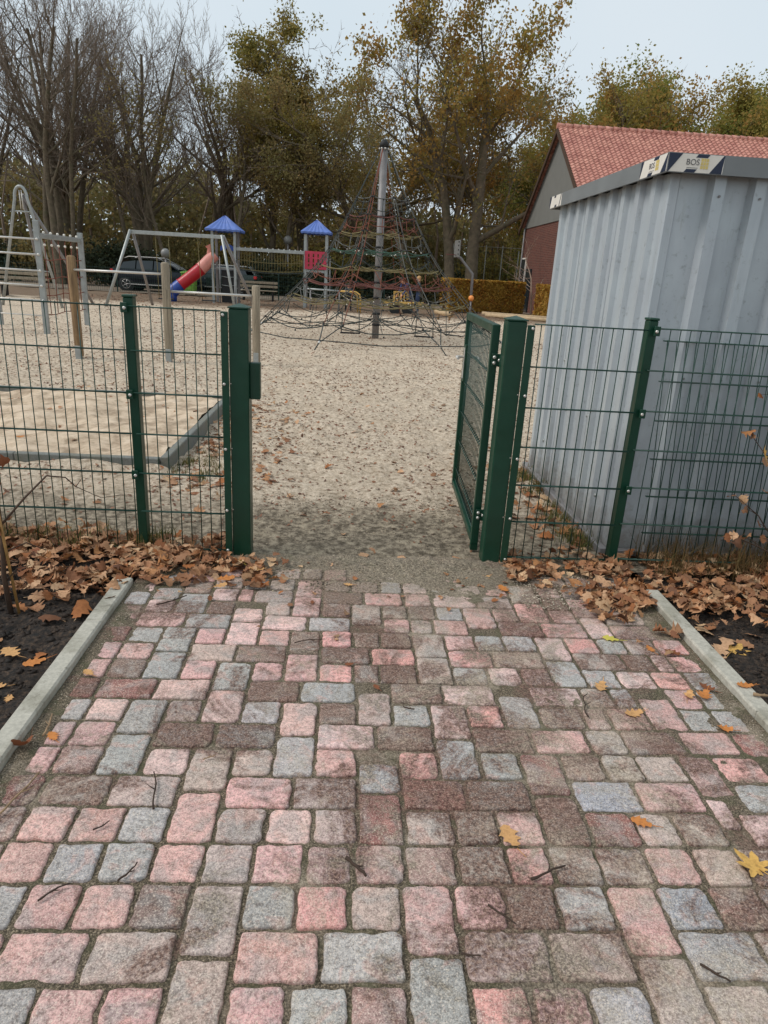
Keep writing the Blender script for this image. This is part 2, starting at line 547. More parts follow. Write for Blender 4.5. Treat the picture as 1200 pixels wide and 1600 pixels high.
def sand_mat():
    m, n, b, _ = new_mat('playground_sand')
    P = pos(n)
    sp = nd(n, 'ShaderNodeSeparateXYZ'); n.links.new(P, sp.inputs[0])
    fine = noise(n, P, 160, 5, .75)
    mid = noise(n, P, 22, 5, .7)
    big = noise(n, P, 1.6, 4, .6)
    c = ramp(n, mid, [(.36, S(154, 142, 127)), (.47, S(198, 188, 172)), (.62, S(226, 217, 203))])
    c = mixc(n, ramp(n, fine, [(.4, .5), (.52, 0.0)]), c, S(140, 122, 106))
    c = mixc(n, ramp(n, big, [(.5, 0.0), (.75, .35)]), c, S(176, 158, 136))
    # grey trodden soil at the gateway: a real patch of mud by the paving
    yy = mth(n, 'ADD', sp.outputs['Y'], mth(n, 'MULTIPLY', mth(n, 'SUBTRACT', noise(n, P, 2.6, 4), .5), 1.3))
    mud = mth(n, 'SUBTRACT', 1.0, mth(n, 'MULTIPLY', mth(n, 'SUBTRACT', yy, .62), 2.0), True)
    mudc = ramp(n, mid, [(.40, S(78, 74, 65)), (.5, S(118, 112, 100)), (.60, S(158, 151, 136))])
    mudc = mixc(n, ramp(n, noise(n, P, 5.5, 4), [(.5, 0.0), (.66, .6)]), mudc, S(176, 168, 150))
    c = mixc(n, mth(n, 'MULTIPLY', mud, .85), c, mudc)
    # far edge turns to brown leaf-mould
    far = mth(n, 'MULTIPLY', mth(n, 'SUBTRACT', mth(n, 'ADD', sp.outputs['Y'], mth(n, 'MULTIPLY', noise(n, P, .5, 4), 5.0)), 24.5), .5, True)
    c = mixc(n, far, c, S(118, 104, 90))
    n.links.new(c, b.inputs['Base Color']); b.inputs['Roughness'].default_value = .95
    b.inputs['Specular IOR Level'].default_value = .2
    h = mth(n, 'ADD', mth(n, 'MULTIPLY', fine, .35), mid)
    bump(n, b, h, 1.0, .03)
    return m
M['sand'] = sand_mat()
def grid(name, x0, x1, y0, y1, sx, sy, zf, mat, warp=None):
    xs = np.linspace(x0, x1, sx); ys = np.linspace(y0, y1, sy)
    if warp: ys = y0 + (y1 - y0) * np.linspace(0, 1, sy) ** warp
    X, Y = np.meshgrid(xs, ys)
    Z = zf(X, Y)
    Vv = np.stack([X.ravel(), Y.ravel(), Z.ravel()], 1)
    i = np.arange(sx * sy).reshape(sy, sx)
    F = np.stack([i[:-1, :-1].ravel(), i[:-1, 1:].ravel(), i[1:, 1:].ravel(), i[1:, :-1].ravel()], 1)
    return np_mesh(name, Vv, F, mat, smooth=True)
def sand_z(X, Y):
    z = (fbm(X * 3.3, Y * 3.3, 5) - .5) * .075 + (fbm(X * 11, Y * 11, 9, 3) - .5) * .05
    amp = np.clip((Y - .25) / 1.5, .15, 1)
    # trodden hollow where people walk through the gateway
    hollow = -.012 * np.exp(-((X - .15) / .5) ** 2 - ((Y - .6) / .6) ** 2)
    z = z * amp + hollow - .004
    # bed beside the sandbox kerb a touch lower, sandbox stays clear of this sheet
    z = z + np.exp(-((Y - 1.42) / .16) ** 2) * (X < -1.26) * (X > -5.6) * (.035 + .07 * (fbm(X * 2.1, Y, 77) - .35)) * (Y < 1.5)
    inbox = (X < -1.34) & (X > -5.4) & (Y > 1.54) & (Y < 4.08)
    z = np.where(inbox, -.045, z)
    return z
sand_near = grid('sand', -9, 7, -.05, 9, 420, 300, sand_z, M['sand'], 1.25)
tag(sand_near, kind='structure')
sand_far = grid('sand', -22, 9.2, 9.0, 30.6, 300, 220, lambda X, Y: (fbm(X * 2.3, Y * 2.3, 5) - .5) * .10 - .012, M['sand'])
tag(sand_far, kind='structure')
# sandbox fill
box_z = lambda X, Y: .062 + (fbm(X * 1.6, Y * 1.6, 21) - .4) * .13 + (fbm(X * 5, Y * 5, 23) - .5) * .07
def sb_mat():
    m, n, b, _ = new_mat('clean_play_sand')
    P = pos(n)
    fine = noise(n, P, 200, 4, .7); mid = noise(n, P, 6, 6, .65)
    c = ramp(n, mid, [(.38, S(164, 148, 130)), (.5, S(202, 187, 167)), (.62, S(222, 208, 190))])
    c = mixc(n, ramp(n, fine, [(.35, .3), (.6, 0.0)]), c, S(150, 132, 108))
    n.links.new(c, b.inputs['Base Color']); b.inputs['Roughness'].default_value = .95
    bump(n, b, mth(n, 'ADD', fine, mth(n, 'MULTIPLY', mid, 3.0)), .6, .02)
    return m
M['playsand'] = sb_mat()
tag(grid('sandbox_sand', -5.33, -1.36, 1.55, 4.07, 200, 130, box_z, M['playsand']), kind='structure')
def conc_mat(name, c, k=1.0):
    m, n, b, _ = new_mat(name)
    P = pos(n)
    f = noise(n, P, 60, 6, .75); g = noise(n, P, 5, 5, .6)
    lo = tuple(x * .8 for x in c[:3]) + (1,); hi = tuple(min(1, x * 1.15) for x in c[:3]) + (1,)
    col = ramp(n, f, [(.35, lo), (.65, hi)])
    col = mixc(n, ramp(n, g, [(.48, 0.0), (.62, .45)]), col, S(112, 112, 98))
    col = mixc(n, ramp(n, noise(n, P, 16, 6, .8), [(.56, 0.0), (.66, .5)]), col, S(84, 80, 70))
    n.links.new(col, b.inputs['Base Color']); b.inputs['Roughness'].default_value = .9
    bump(n, b, f, .5, .004)
    return m
M['conc'] = conc_mat('kerb_concrete', S(172, 174, 168))
M['conc_dark'] = conc_mat('damp_concrete', S(112, 118, 118))
# sandbox frame, kerb-stone edging
sb = thing('sandbox', 'low concrete edged sandbox behind the left fence panels', 'sandbox', (-3.3, 2.8, 0))
def rough_bar(x0, x1, y0, y1, z0, z1, seed, bev=.006):
    """a concrete kerb stone with softened edges"""
    mb = MB(); mb.box(((x0 + x1) / 2, (y0 + y1) / 2, (z0 + z1) / 2), (x1 - x0, y1 - y0, z1 - z0), bev=bev)
    return mb
y = 1.5
for k, (a, c) in enumerate(((1.50, 2.45), (2.454, 3.40), (3.404, 4.12))):
    rough_bar(-1.34, -1.28, a, c, -.1, .10 - .002 * k, k).build('edge_stone', M['conc_dark'], sb)
for a, c in ((-5.4, -4.36), (-4.356, -3.36), (-3.356, -2.36), (-2.356, -1.344)):
    rough_bar(a, c, 1.48, 1.54, -.1, .092, 1).build('edge_stone', M['conc_dark'], sb)
    rough_bar(a, c, 4.08, 4.14, -.1, .095, 1).build('edge_stone', M['conc_dark'], sb)
rough_bar(-5.41, -5.35, 1.545, 4.075, -.1, .095, 1).build('edge_stone', M['conc_dark'], sb)

# planting soil left and right of the paving
def soil_mat():
    m, n, b, _ = new_mat('dark_planting_soil')
    P = pos(n)
    f = noise(n, P, 45, 6, .75); g = noise(n, P, 9, 5, .6)
    c = ramp(n, f, [(.38, S(22, 19, 17)), (.52, S(50, 42, 36)), (.64, S(88, 74, 62))])
    n.links.new(c, b.inputs['Base Color']); b.inputs['Roughness'].default_value = .95
    bump(n, b, mth(n, 'ADD', f, g), .9, .02)
    return m
M['soil'] = soil_mat()
soil_z = lambda X, Y: -.022 + (fbm(X * 6, Y * 6, 31) - .5) * .06 + (fbm(X * 28, Y * 28, 33, 3) - .5) * .03 + np.clip(Y + .6, 0, 1) * .02
tag(grid('soil', -4.5, -1.045, -3.6, .04, 200, 200, soil_z, M['soil']), kind='structure')
tag(grid('soil', 1.565, 5.5, -3.6, .16, 220, 200, soil_z, M['soil']), kind='structure')
verge_z = lambda X, Y: -.012 + (fbm(X * 8, Y * 8, 35) - .5) * .03
def verge_mat():
    m, n, b, _ = new_mat('gritty_earth')
    P = pos(n)
    f = noise(n, P, 60, 6, .75)
    c = ramp(n, f, [(.3, S(70, 64, 56)), (.55, S(118, 110, 98)), (.75, S(160, 152, 138))])
    n.links.new(c, b.inputs['Base Color']); b.inputs['Roughness'].default_value = .95
    bump(n, b, f, .8, .01)
    return m
M['verge'] = verge_mat()
# sheet below the joints of the paving: jointing grit that spills over some stones
def bed_z(X, Y):
    z = -.0085 + (fbm(X * 14, Y * 14, 41) - .5) * .008 + (fbm(X * 55, Y * 55, 43, 3) - .5) * .004
    patch = np.clip((fbm(X * 2.4, Y * 2.4, 47) - .55) * 6, 0, 1) * (.35 + .65 * np.exp(-((X - .7) / .55) ** 2)) * .0085
    edge = np.clip((X - 1.38) / .1, 0, 1) * .008 + np.clip((-.86 - X) / .08, 0, 1) * .008
    nearg = np.clip((Y + .50) / .40, 0, 1) * (.0065 + (fbm(X * 9, Y * 9, 49) - .5) * .016) + np.clip((Y + .17) / .06, 0, 1) * (.006 + (fbm(X * 22, Y * 22, 51) - .5) * .03)
    return z + patch + edge + nearg
def dirt_layers(n, P, c, al=None):
    """earth trodden over the stones and the joints alike: red-brown wet soil, grey grit, pale sand by the gate"""
    sp = nd(n, 'ShaderNodeSeparateXYZ'); n.links.new(P, sp.inputs[0])
    fine = noise(n, P, 60, 5, .85)
    def layer(c, scale, off, lo, hi, amt, cols, weight=None):
        mp = nd(n, 'ShaderNodeMapping'); mp.inputs['Location'].default_value = off
        n.links.new(P, mp.inputs['Vector'])
        m1 = noise(n, mp.outputs['Vector'], scale, 6, .72, .7)
        if weight is not None: m1 = mth(n, 'ADD', m1, weight)
        m1 = ramp(n, m1, [(lo, 0.0), (hi, 1.0)])
        m2 = ramp(n, fine, [(.40, .35), (.54, 1.0)])
        m = mth(n, 'MULTIPLY', mth(n, 'MULTIPLY', m1, m2), amt, True)
        dc = ramp(n, noise(n, P, 130, 4, .85), [(.40, cols[0]), (.5, cols[1]), (.60, cols[2])])
        return mixc(n, m, c, dc)
    wal = mth(n, 'MULTIPLY', al, .20) if al is not None else None
    # more wear on the right of the middle where the barrow tracks run
    bx = mth(n, 'ABSOLUTE', mth(n, 'SUBTRACT', sp.outputs['X'], .62))
    wr = mth(n, 'MULTIPLY', mth(n, 'SUBTRACT', 1.0, mth(n, 'MULTIPLY', bx, 1.1), True), .052)
    w1 = mth(n, 'ADD', wr, wal) if wal is not None else wr
    c = layer(c, 2.7, (3.1, .4, 0), .555, .625, .92, (S(62, 46, 42), S(100, 76, 69), S(146, 124, 112)), w1)
    c = layer(c, 3.9, (7.7, 2.4, 0), .565, .64, .78, (S(78, 73, 65), S(118, 112, 101), S(168, 160, 146)), wr)
    c = layer(c, 2.1, (1.3, 9.4, 0), .555, .64, .50, (S(130, 122, 110), S(168, 159, 146), S(204, 196, 182)), mth(n, 'MULTIPLY', wr, 1.3))
    g = mth(n, 'MULTIPLY', mth(n, 'ADD', sp.outputs['Y'], .72), 1.7, True)
    gx = mth(n, 'SUBTRACT', 1.0, mth(n, 'MULTIPLY', mth(n, 'ABSOLUTE', mth(n, 'SUBTRACT', sp.outputs['X'], .3)), .9), True)
    gm = mth(n, 'MULTIPLY', mth(n, 'MULTIPLY', g, gx), mth(n, 'ADD', ramp(n, fine, [(.38, .35), (.56, 1.0)]), .1), True)
    c = mixc(n, gm, c, ramp(n, noise(n, P, 110, 5, .85), [(.42, S(86, 81, 72)), (.5, S(126, 119, 107)), (.58, S(176, 168, 152))]))
    return c
def bed_mat():
    m, n, b, _ = new_mat('joint_grit')
    P = pos(n)
    f = noise(n, P, 200, 4, .8); g = noise(n, P, 9, 5, .6)
    c = ramp(n, f, [(.38, S(46, 42, 34)), (.52, S(98, 90, 76)), (.66, S(176, 166, 148))])
    c = mixc(n, ramp(n, g, [(.5, 0.0), (.62, .6)]), c, S(76, 80, 56))
    c = dirt_layers(n, P, c)
    n.links.new(c, b.inputs['Base Color']); b.inputs['Roughness'].default_value = .95
    bump(n, b, f, .8, .005)
    return m
M['bed'] = bed_mat()
tag(grid('joint_sand', -.97, 1.488, -3.6, .02, 420, 560, bed_z, M['bed']), kind='structure')
# kerbs
def kerb(name, x0, x1, ys):
    for i, (a, c) in enumerate(ys):
        mb = MB(); mb.box(((x0 + x1) / 2, (a + c) / 2, -.04), (x1 - x0, c - a, .14), bev=.007)
        # slight subdivide for worn look is in the bump
        o = mb.build('kerb', M['conc'], origin=((x0 + x1) / 2, (a + c) / 2, -.11)); tag(o, kind='structure')
kerb('kerb', -1.043, -.972, [(-3.7, -2.79), (-2.786, -1.79), (-1.786, -.792), (-.788, -.375)])
kerb('kerb', 1.490, 1.562, [(-3.7, -2.32), (-2.316, -1.32), (-1.316, -.33)])
# small rectangular concrete foot of the right gate post, partly bare
mb = MB(); mb.box((1.36, -.21, -.03), (.22, .13, .06), Matrix.Rotation(.25, 3, 'Z'), bev=.012)
mb.build('concrete_footing', M['conc'], origin=(1.36, -.21, -.06)); 
tag(bpy.data.objects['concrete_footing'], 'broken concrete lump half bared by leaves near the right fence post', 'concrete lump')

# ------------------------------------------------------------------ pavers
PAV = """-833,-705,-33,2,p -705,-580,-33,2,g -580,-452,-33,2,g -452,-324,-33,2,p -324,-199,-33,2,m -797,-717,-35,2,g -717,-589,-35,2,p -589,-460,-35,2,p -460,-333,-35,2,d -333,-206,-36,3,m -710,-525,-37,2,p -525,-333,-37,2,m -710,-590,-39,2,g -590,-454,-39,2,p -454,-333,-39,2,p -333,-206,-39,3,m -199,-69,-33,2,p -69,56,-33,2,b 56,190,-33,2,b 190,324,-33,2,b 324,457,-33,2,o -206,-82,-35,2,g -82,46,-35,2,P 46,173,-35,2,m 173,301,-36,3,p 301,428,-35,2,p -206,-16,-37,2,p -16,173,-37,2,g 301,501,-37,2,m -205,-79,-39,2,p -79,47,-39,2,g 47,173,-39,2,b 173,301,-39,3,g 301,430,-39,2,P 457,572,-33,2,P 572,701,-33,2,o 701,834,-33,2,o 834,965,-33,2,p 965,1093,-33,2,m 1093,1209,-33,2,m 428,553,-35,2,d 553,686,-35,2,g 686,814,-36,3,p 814,948,-35,2,G 948,1080,-35,2,d 1080,1205,-35,2,g 501,686,-37,2,m 813,1000,-37,2,g 1000,1164,-37,2,m 430,556,-39,2,p 556,686,-39,2,g 686,813,-39,3,m 813,963,-39,2,m -932,-846,-21,2,r -846,-647,-21,2,r -647,-458,-21,2,l -913,-832,-23,2,g -832,-709,-23,2,l -709,-579,-24,3,g -579,-457,-23,2,m -458,-324,-23,3,l -908,-838,-25,2,p -838,-709,-25,2,p -579,-390,-25,2,d -390,-191,-25,2,D -916,-838,-27,2,p -838,-709,-27,2,b -709,-579,-27,3,g -579,-443,-27,2,l -443,-315,-28,3,m -315,-191,-27,2,m -938,-826,-29,2,r -826,-637,-29,2,o -637,-443,-29,2,m -315,-122,-29,2,p -945,-827,-31,2,m -827,-695,-31,2,p -695,-565,-31,2,p -565,-443,-31,2,g -443,-315,-31,3,p -315,-183,-31,2,m -324,-135,-21,2,d -135,68,-21,2,g 189,380,-21,2,d 380,575,-21,2,l -323,-191,-23,2,g -191,-64,-24,3,l -64,68,-23,2,d 68,189,-23,3,m 189,321,-23,2,g 321,452,-24,3,l 452,575,-23,2,P -63,128,-25,2,l 128,321,-25,2,d 321,452,-27,3,g 452,649,-25,2,d -191,-63,-27,3,g -63,68,-27,2,p 68,197,-28,2,g 197,322,-27,2,P 453,580,-27,2,g -122,68,-29,2,m 68,197,-31,3,r 197,390,-29,2,r 390,580,-29,2,D -183,-55,-31,2,l -55,68,-31,2,m 197,334,-31,2,m 334,456,-31,2,o 456,580,-31,2,p 702,897,-21,2,l 897,1011,-21,2,o 1011,1092,-21,2,g 1092,1222,-23,3,p 1222,1340,-21,2,p 1340,1424,-21,2,g 575,702,-23,3,g 702,862,-23,2,o 953,1092,-23,2,p 1222,1339,-23,2,g 1339,1444,-23,2,g 649,835,-25,2,p 835,959,-25,2,o 959,1157,-25,2,d 1157,1342,-25,2,p 1342,1458,-25,2,r 580,711,-28,3,r 711,844,-27,2,d 844,962,-27,2,o 962,1101,-27,2,m 1101,1214,-28,3,b 1214,1372,-27,2,P 1372,1538,-27,2,g 711,906,-29,2,G 906,1101,-29,2,p 1214,1370,-29,2,g 1101,1168,-30,2,l 580,711,-31,3,d 711,853,-31,2,r 853,968,-31,2,m 968,1101,-31,2,o 1168,1280,-31,2,l -986,-860,-6,2,g -860,-731,-6,2,g -731,-603,-6,2,p -603,-475,-5,2,p -458,-348,-7,2,g -348,-219,-7,2,m -219,-88,-8,3,p -88,46,-7,2,o 46,181,-7,2,o -196,-94,-5,2,o -94,29,-5,2,p 29,210,-5,2,d -961,-857,-10,2,g -857,-729,-9,2,g -591,-470,-9,2,l -470,-402,-9,2,p -402,-219,-9,2,m -88,105,-9,2,d -967,-857,-12,2,p -857,-729,-11,2,l -729,-591,-11,3,g -591,-466,-11,2,d -466,-333,-12,2,l -333,-219,-11,2,m -219,-88,-11,3,p -88,46,-11,2,b 46,183,-12,3,m -856,-656,-13,2,p -656,-466,-13,2,g -333,-141,-13,2,l -141,46,-13,2,g -963,-849,-15,2,r -849,-719,-15,2,g -719,-586,-16,3,g -586,-467,-15,2,p -467,-332,-15,3,l -332,-204,-15,2,p -204,-77,-16,3,d -77,50,-15,2,P 50,166,-15,2,o -930,-851,-17,2,p -851,-719,-17,2,p -586,-405,-17,2,m -405,-204,-17,2,d -77,124,-17,2,d -848,-719,-19,2,d -719,-586,-19,3,g -586,-458,-19,2,p -458,-324,-20,3,g -324,-204,-19,2,p -204,-77,-19,3,p -77,56,-19,2,P 56,156,-19,2,d 210,293,-5,2,o 293,422,-5,2,o 422,543,-5,2,p 543,684,-5,2,P 684,807,-5,2,P 807,936,-5,2,p 181,291,-7,2,g 291,418,-7,2,l 418,549,-7,2,g 549,674,-7,2,m 674,802,-7,2,p 802,945,-8,3,o 105,286,-9,2,P 423,628,-9,2,l 628,802,-9,2,m 183,301,-11,2,o 301,425,-11,2,o 425,551,-11,2,g 551,687,-12,3,p 687,803,-11,2,p 802,945,-11,3,P 183,304,-13,2,p 402,551,-13,2,p 687,884,-13,2,r 884,1076,-13,2,P 166,300,-15,2,d 300,435,-16,3,o 435,563,-15,2,p 563,683,-15,2,g 683,820,-15,2,g 820,948,-16,3,l 948,1086,-15,2,P 1086,1205,-15,2,g 1205,1338,-15,2,m 1338,1466,-15,2,P 124,300,-17,2,P 300,435,-19,3,m 435,612,-17,2,P 612,820,-17,2,m 948,1151,-17,2,o 1151,1271,-17,2,d 1271,1344,-17,2,l 1344,1464,-17,2,P 156,300,-19,2,d 436,570,-19,2,g 570,698,-19,2,l 698,820,-19,2,b 820,948,-19,3,g 948,1079,-19,2,g 1079,1219,-19,2,l 1219,1355,-19,2,P 1355,1473,-19,2,g -930,-810,-3,2,P -810,-620,-3,2,l -620,-500,-3,2,p -500,-380,-3,2,o -380,-190,-3,2,b -190,-70,-3,2,r -70,50,-3,2,b 50,170,-3,2,P 170,290,-3,2,b 290,410,-3,2,d 410,530,-3,2,l 530,650,-3,2,p 650,840,-3,2,o 840,960,-3,2,m 960,1080,-3,2,l 1080,1200,-3,2,P 1200,1390,-3,2,p 1390,1490,-4,3,o -480,-360,-5,2,d -360,-200,-5,2,m 940,1130,-5,2,m 1130,1260,-5,2,m 1260,1390,-5,2,b 1390,1490,-6,2,l -600,-460,-7,2,m 950,1070,-7,2,l 1070,1190,-7,2,m 1190,1390,-7,2,b -930,-860,-8,2,l -730,-600,-8,2,d 1390,1490,-9,3,l 290,420,-9,2,p 950,1070,-9,2,d 1070,1190,-10,3,p 1190,1390,-9,2,m 950,1070,-11,2,p 1190,1380,-11,2,m 1380,1490,-11,2,p 1080,1190,-13,3,l 300,400,-13,2,m 1190,1380,-13,2,b 1380,1490,-13,2,g -930,-850,-19,2,p 1420,1490,-21,2,p 860,950,-23,2,b 1370,1490,-30,3,g 1280,1370,-31,2,g 1370,1490,-32,2,P -930,-830,-33,2,m 1210,1370,-33,2,m 1370,1490,-34,2,P -930,-800,-35,2,m 1210,1370,-35,2,m 1370,1490,-36,2,b -930,-820,-37,2,l -820,-710,-37,2,p 1160,1260,-37,2,b 1260,1370,-38,3,d 1370,1490,-38,2,g -930,-820,-39,2,m -820,-710,-39,2,b 960,1150,-39,2,b 1150,1260,-39,2,m 1260,1380,-40,2,m 1380,1490,-41,3,l -930,-810,-42,3,d -810,-620,-41,2,o -620,-430,-41,2,d -430,-240,-41,2,l -240,-50,-41,2,r -50,70,-42,3,p 70,190,-41,2,g 190,310,-42,3,l 310,500,-41,2,P 500,690,-41,2,P 690,880,-41,2,m 880,1070,-41,2,g 1070,1260,-41,2,m 1260,1380,-43,3,p -810,-690,-43,2,g -690,-500,-43,2,g -500,-310,-43,2,P -310,-180,-43,2,d -180,-50,-43,2,p 70,190,-43,2,m 310,430,-43,2,P 430,550,-43,2,d 550,670,-43,2,o 670,860,-43,2,g 860,980,-44,3,g 980,1170,-43,2,l 1170,1260,-44,3,g 1380,1490,-43,2,d -930,-810,-45,3,l -50,70,-44,2,P 190,310,-44,2,b -810,-620,-45,2,o -620,-430,-45,2,d -430,-310,-46,3,l -310,-180,-45,2,m -180,-50,-46,3,p 70,190,-45,2,l 310,430,-45,2,r 430,550,-46,3,o 550,740,-45,2,b 740,860,-45,2,g 980,1170,-45,2,p 1260,1380,-45,2,g 1380,1490,-46,3,g -50,70,-47,3,r 190,310,-46,2,g 860,980,-46,2,m 1170,1260,-46,2,p -930,-810,-47,2,P -810,-620,-47,2,g -620,-430,-47,2,d -310,-180,-48,3,b 70,190,-47,2,l 310,430,-48,3,P 550,740,-47,2,b 740,860,-47,2,p 980,1170,-47,2,m 1260,1380,-48,3,p -430,-310,-48,2,p -180,-50,-49,3,g 190,310,-48,2,P 430,550,-48,2,p 860,980,-48,2,l 1170,1260,-48,2,p 1380,1490,-48,2,g -930,-740,-49,2,l -740,-620,-50,3,m -620,-430,-49,2,p -50,70,-49,2,P 70,190,-50,3,p 550,670,-49,2,p 670,860,-49,2,r 980,1170,-49,2,p -430,-310,-50,2,o -310,-180,-50,2,m 190,310,-50,2,d 310,430,-50,2,g 430,550,-50,2,g 860,980,-50,2,m 1170,1290,-51,3,p 1290,1490,-50,2,r -930,-740,-51,2,r -620,-430,-51,2,m -180,-60,-51,2,l -60,70,-52,3,m 550,670,-51,2,b 670,860,-51,2,m 980,1170,-51,2,d -740,-620,-52,2,l -430,-310,-52,2,p -310,-180,-52,2,o 70,260,-52,2,m 260,380,-52,2,g 380,550,-52,2,g 860,980,-52,2,r 1290,1490,-52,2,l -930,-740,-53,2,p -620,-430,-53,2,m -180,-60,-54,3,P 550,670,-53,2,m 670,860,-53,2,b 980,1170,-53,2,p 1170,1290,-53,2,p -740,-620,-54,2,r -430,-310,-54,2,b -310,-180,-54,2,d -60,60,-54,2,l 60,180,-54,2,r 180,300,-54,2,g 300,420,-54,2,p 420,550,-54,2,l 860,980,-55,3,m 1290,1490,-54,2,P -930,-740,-55,2,p -620,-430,-55,2,m 550,670,-56,3,p 670,860,-55,2,d 980,1100,-55,2,g 1100,1290,-55,2,l -740,-620,-57,3,p -430,-310,-56,2,l -310,-190,-57,3,r -190,-70,-56,2,p -70,120,-56,2,l 120,240,-56,2,g 240,360,-56,2,o 360,550,-56,2,l 1290,1490,-56,2,r -930,-740,-57,2,m -620,-430,-57,2,g 670,860,-57,2,l 860,980,-57,2,b 980,1100,-57,2,m 1100,1290,-57,2,b -430,-310,-59,3,m -190,-70,-58,2,l -70,50,-59,3,m 50,170,-59,3,o 170,290,-58,2,b 290,410,-58,2,P 410,540,-59,3,g 540,670,-59,3,b 1290,1490,-58,2,m -930,-810,-59,2,b -810,-620,-59,2,d -620,-430,-59,2,r -310,-190,-59,2,l 670,860,-59,2,g 860,1050,-59,2,p 1050,1170,-60,3,m 1170,1290,-60,3,l -190,-70,-60,2,m 170,290,-60,2,g 290,410,-60,2,m 1290,1490,-60,2,o"""
PC = {'p': (190, 150, 141), 'P': (200, 146, 136), 'g': (153, 155, 158), 'G': (142, 150, 160), 'm': (166, 150, 145), 'l': (200, 170, 160),
      'b': (156, 128, 118), 'r': (132, 86, 76), 'd': (130, 110, 102), 'D': (112, 104, 102), 'o': (160, 150, 142)}
PD = {'p': .16, 'P': .06, 'g': .14, 'G': .1, 'm': .25, 'l': .14, 'b': .45, 'r': .35, 'd': .6, 'D': .5, 'o': .55}
def pavers():
    rng = random.Random(11)
    V, F4, C = [], [], []
    tris = []
    for it in PAV.split():
        a = it.split(',')
        x0, x1 = int(a[0]) / 1000, int(a[1]) / 1000
        j, nn = int(a[2]), int(a[3])
        y0, y1 = .042 + j * .063, .042 + (j + nn) * .063
        y1 = min(y1, -.085)
        if y0 > -.15: continue
        if x1 > 1.487 or x0 < -.972: continue
        code = a[4]
        g = .0052
        hx, hy = (x1 - x0) / 2 - g - rng.random() * .0018, (y1 - y0) / 2 - g - rng.random() * .0018
        if hx < .025: continue
        cx, cy = (x0 + x1) / 2 + rng.uniform(-.0015, .0015), (y0 + y1) / 2 + rng.uniform(-.0015, .0015)
        # outline: rounded rectangle with worn, irregular edge
        rc = rng.uniform(.007, .016)
        pts = []
        per = []
        for qx, qy, a0 in ((1, 1, 0), (-1, 1, 90), (-1, -1, 180), (1, -1, 270)):
            r = rc * rng.uniform(.6, 1.5)
            ccx, ccy = qx * (hx - r), qy * (hy - r)
            for t in (0, 30, 60, 90):
                an = radians(a0 + t)
                pts.append([ccx + r * cos(an), ccy + r * sin(an)])
        # subdivide the sides
        out = []
        for i in range(16):
            p, q = pts[i], pts[(i + 1) % 16]
            out.append(p)
            if i % 4 == 3:
                L = math.hypot(p[0] - q[0], p[1] - q[1]); k = max(2, int(L / .009))
                for s_ in range(1, k):
                    out.append([p[0] + (q[0] - p[0]) * s_ / k, p[1] + (q[1] - p[1]) * s_ / k])
        N = len(out)
        j1 = [rng.gauss(0, 1) for _ in range(N)]
        rot = rng.gauss(0, .009)
        jit = [(j1[i] + j1[i - 1] * .7 + j1[(i + 1) % N] * .7) * .00125 for i in range(N)]
        tx, ty, tz = rng.gauss(0, .011), rng.gauss(0, .011), rng.gauss(0, .0015)
        rings = ((0.0, -.03), (0.0, -.0075), (.0014, -.0030), (.0042, -.0007), (.010, 0.0))
        b = len(V)
        base = S(*PC[code])
        lum = .35 * base[0] + .5 * base[1] + .15 * base[2]
        base = [1.26 * (lum + .84 * (x - lum)) for x in base[:3]]
        k = rng.uniform(.86, 1.12)
        tint = (rng.uniform(.96, 1.04), 1, rng.uniform(.96, 1.04))
        c4 = (base[0] * k * tint[0], base[1] * k * .985, base[2] * k * tint[2] * (1.07 if code in 'pPlrb' else .99), PD[code])
        for ins, z in rings:
            for i, (u, v_) in enumerate(out):
                l = math.hypot(u, v_)
                d = (ins - jit[i] * (1.0 if ins < .01 else .4)) / max(.02, l)
                uu, vv = u * (1 - d), v_ * (1 - d)
                X = cx + uu * cos(rot) - vv * sin(rot)
                Y = cy + uu * sin(rot) + vv * cos(rot)
                zz = z + tz + uu * tx + vv * ty + (rng.gauss(0, .00035) if z > -.004 else 0)
                V.append((X, Y, zz)); C.append(c4)
        for r in range(len(rings) - 1):
            for i in range(N):
                F4.append((b + r * N + i, b + r * N + (i + 1) % N, b + (r + 1) * N + (i + 1) % N, b + (r + 1) * N + i))
        V.append((cx, cy, tz + .0006)); C.append(c4)
        o = b + (len(rings) - 1) * N
        for i in range(N):
            tris.append((o + i, o + (i + 1) % N, len(V) - 1))
    me = bpy.data.meshes.new('paving')
    me.from_pydata(V, [], F4 + tris)
    me.polygons.foreach_set('use_smooth', [True] * (len(F4) + len(tris)))
    at = me.color_attributes.new('Col', 'FLOAT_COLOR', 'POINT')
    at.data.foreach_set('color', np.array(C, dtype=np.float32).ravel())
    m, n, b_, _ = new_mat('tumbled_concrete_paver')
    P = pos(n)
    ca = nd(n, 'ShaderNodeVertexColor'); ca.layer_name = 'Col'
    base = ca.outputs['Color']; al = ca.outputs['Alpha']
    agg = noise(n, P, 260, 3, .8)                    # exposed aggregate grains
    agg2 = noise(n, P, 85, 4, .8)
    blot = noise(n, P, 17, 5, .65)
    big = noise(n, P, 3.1, 5, .6, .4)
    c = mixc(n, 1.0, base, ramp(n, blot, [(.28, (.74, .74, .75, 1)), (.55, (1, 1, 1, 1)), (.8, (1.14, 1.12, 1.1, 1))]), 'MULTIPLY')
    c = mixc(n, ramp(n, noise(n, P, 11, 4, .6, .5), [(.47, 0.0), (.60, .55)]), c, S(148, 150, 152))
    c = mixc(n, ramp(n, noise(n, P, 13, 4, .65, .8), [(.55, 0.0), (.64, .38)]), c, S(196, 150, 140))
    c = mixc(n, ramp(n, noise(n, P, 24, 5, .75, .4), [(.58, 0.0), (.68, .45)]), c, S(116, 104, 98))
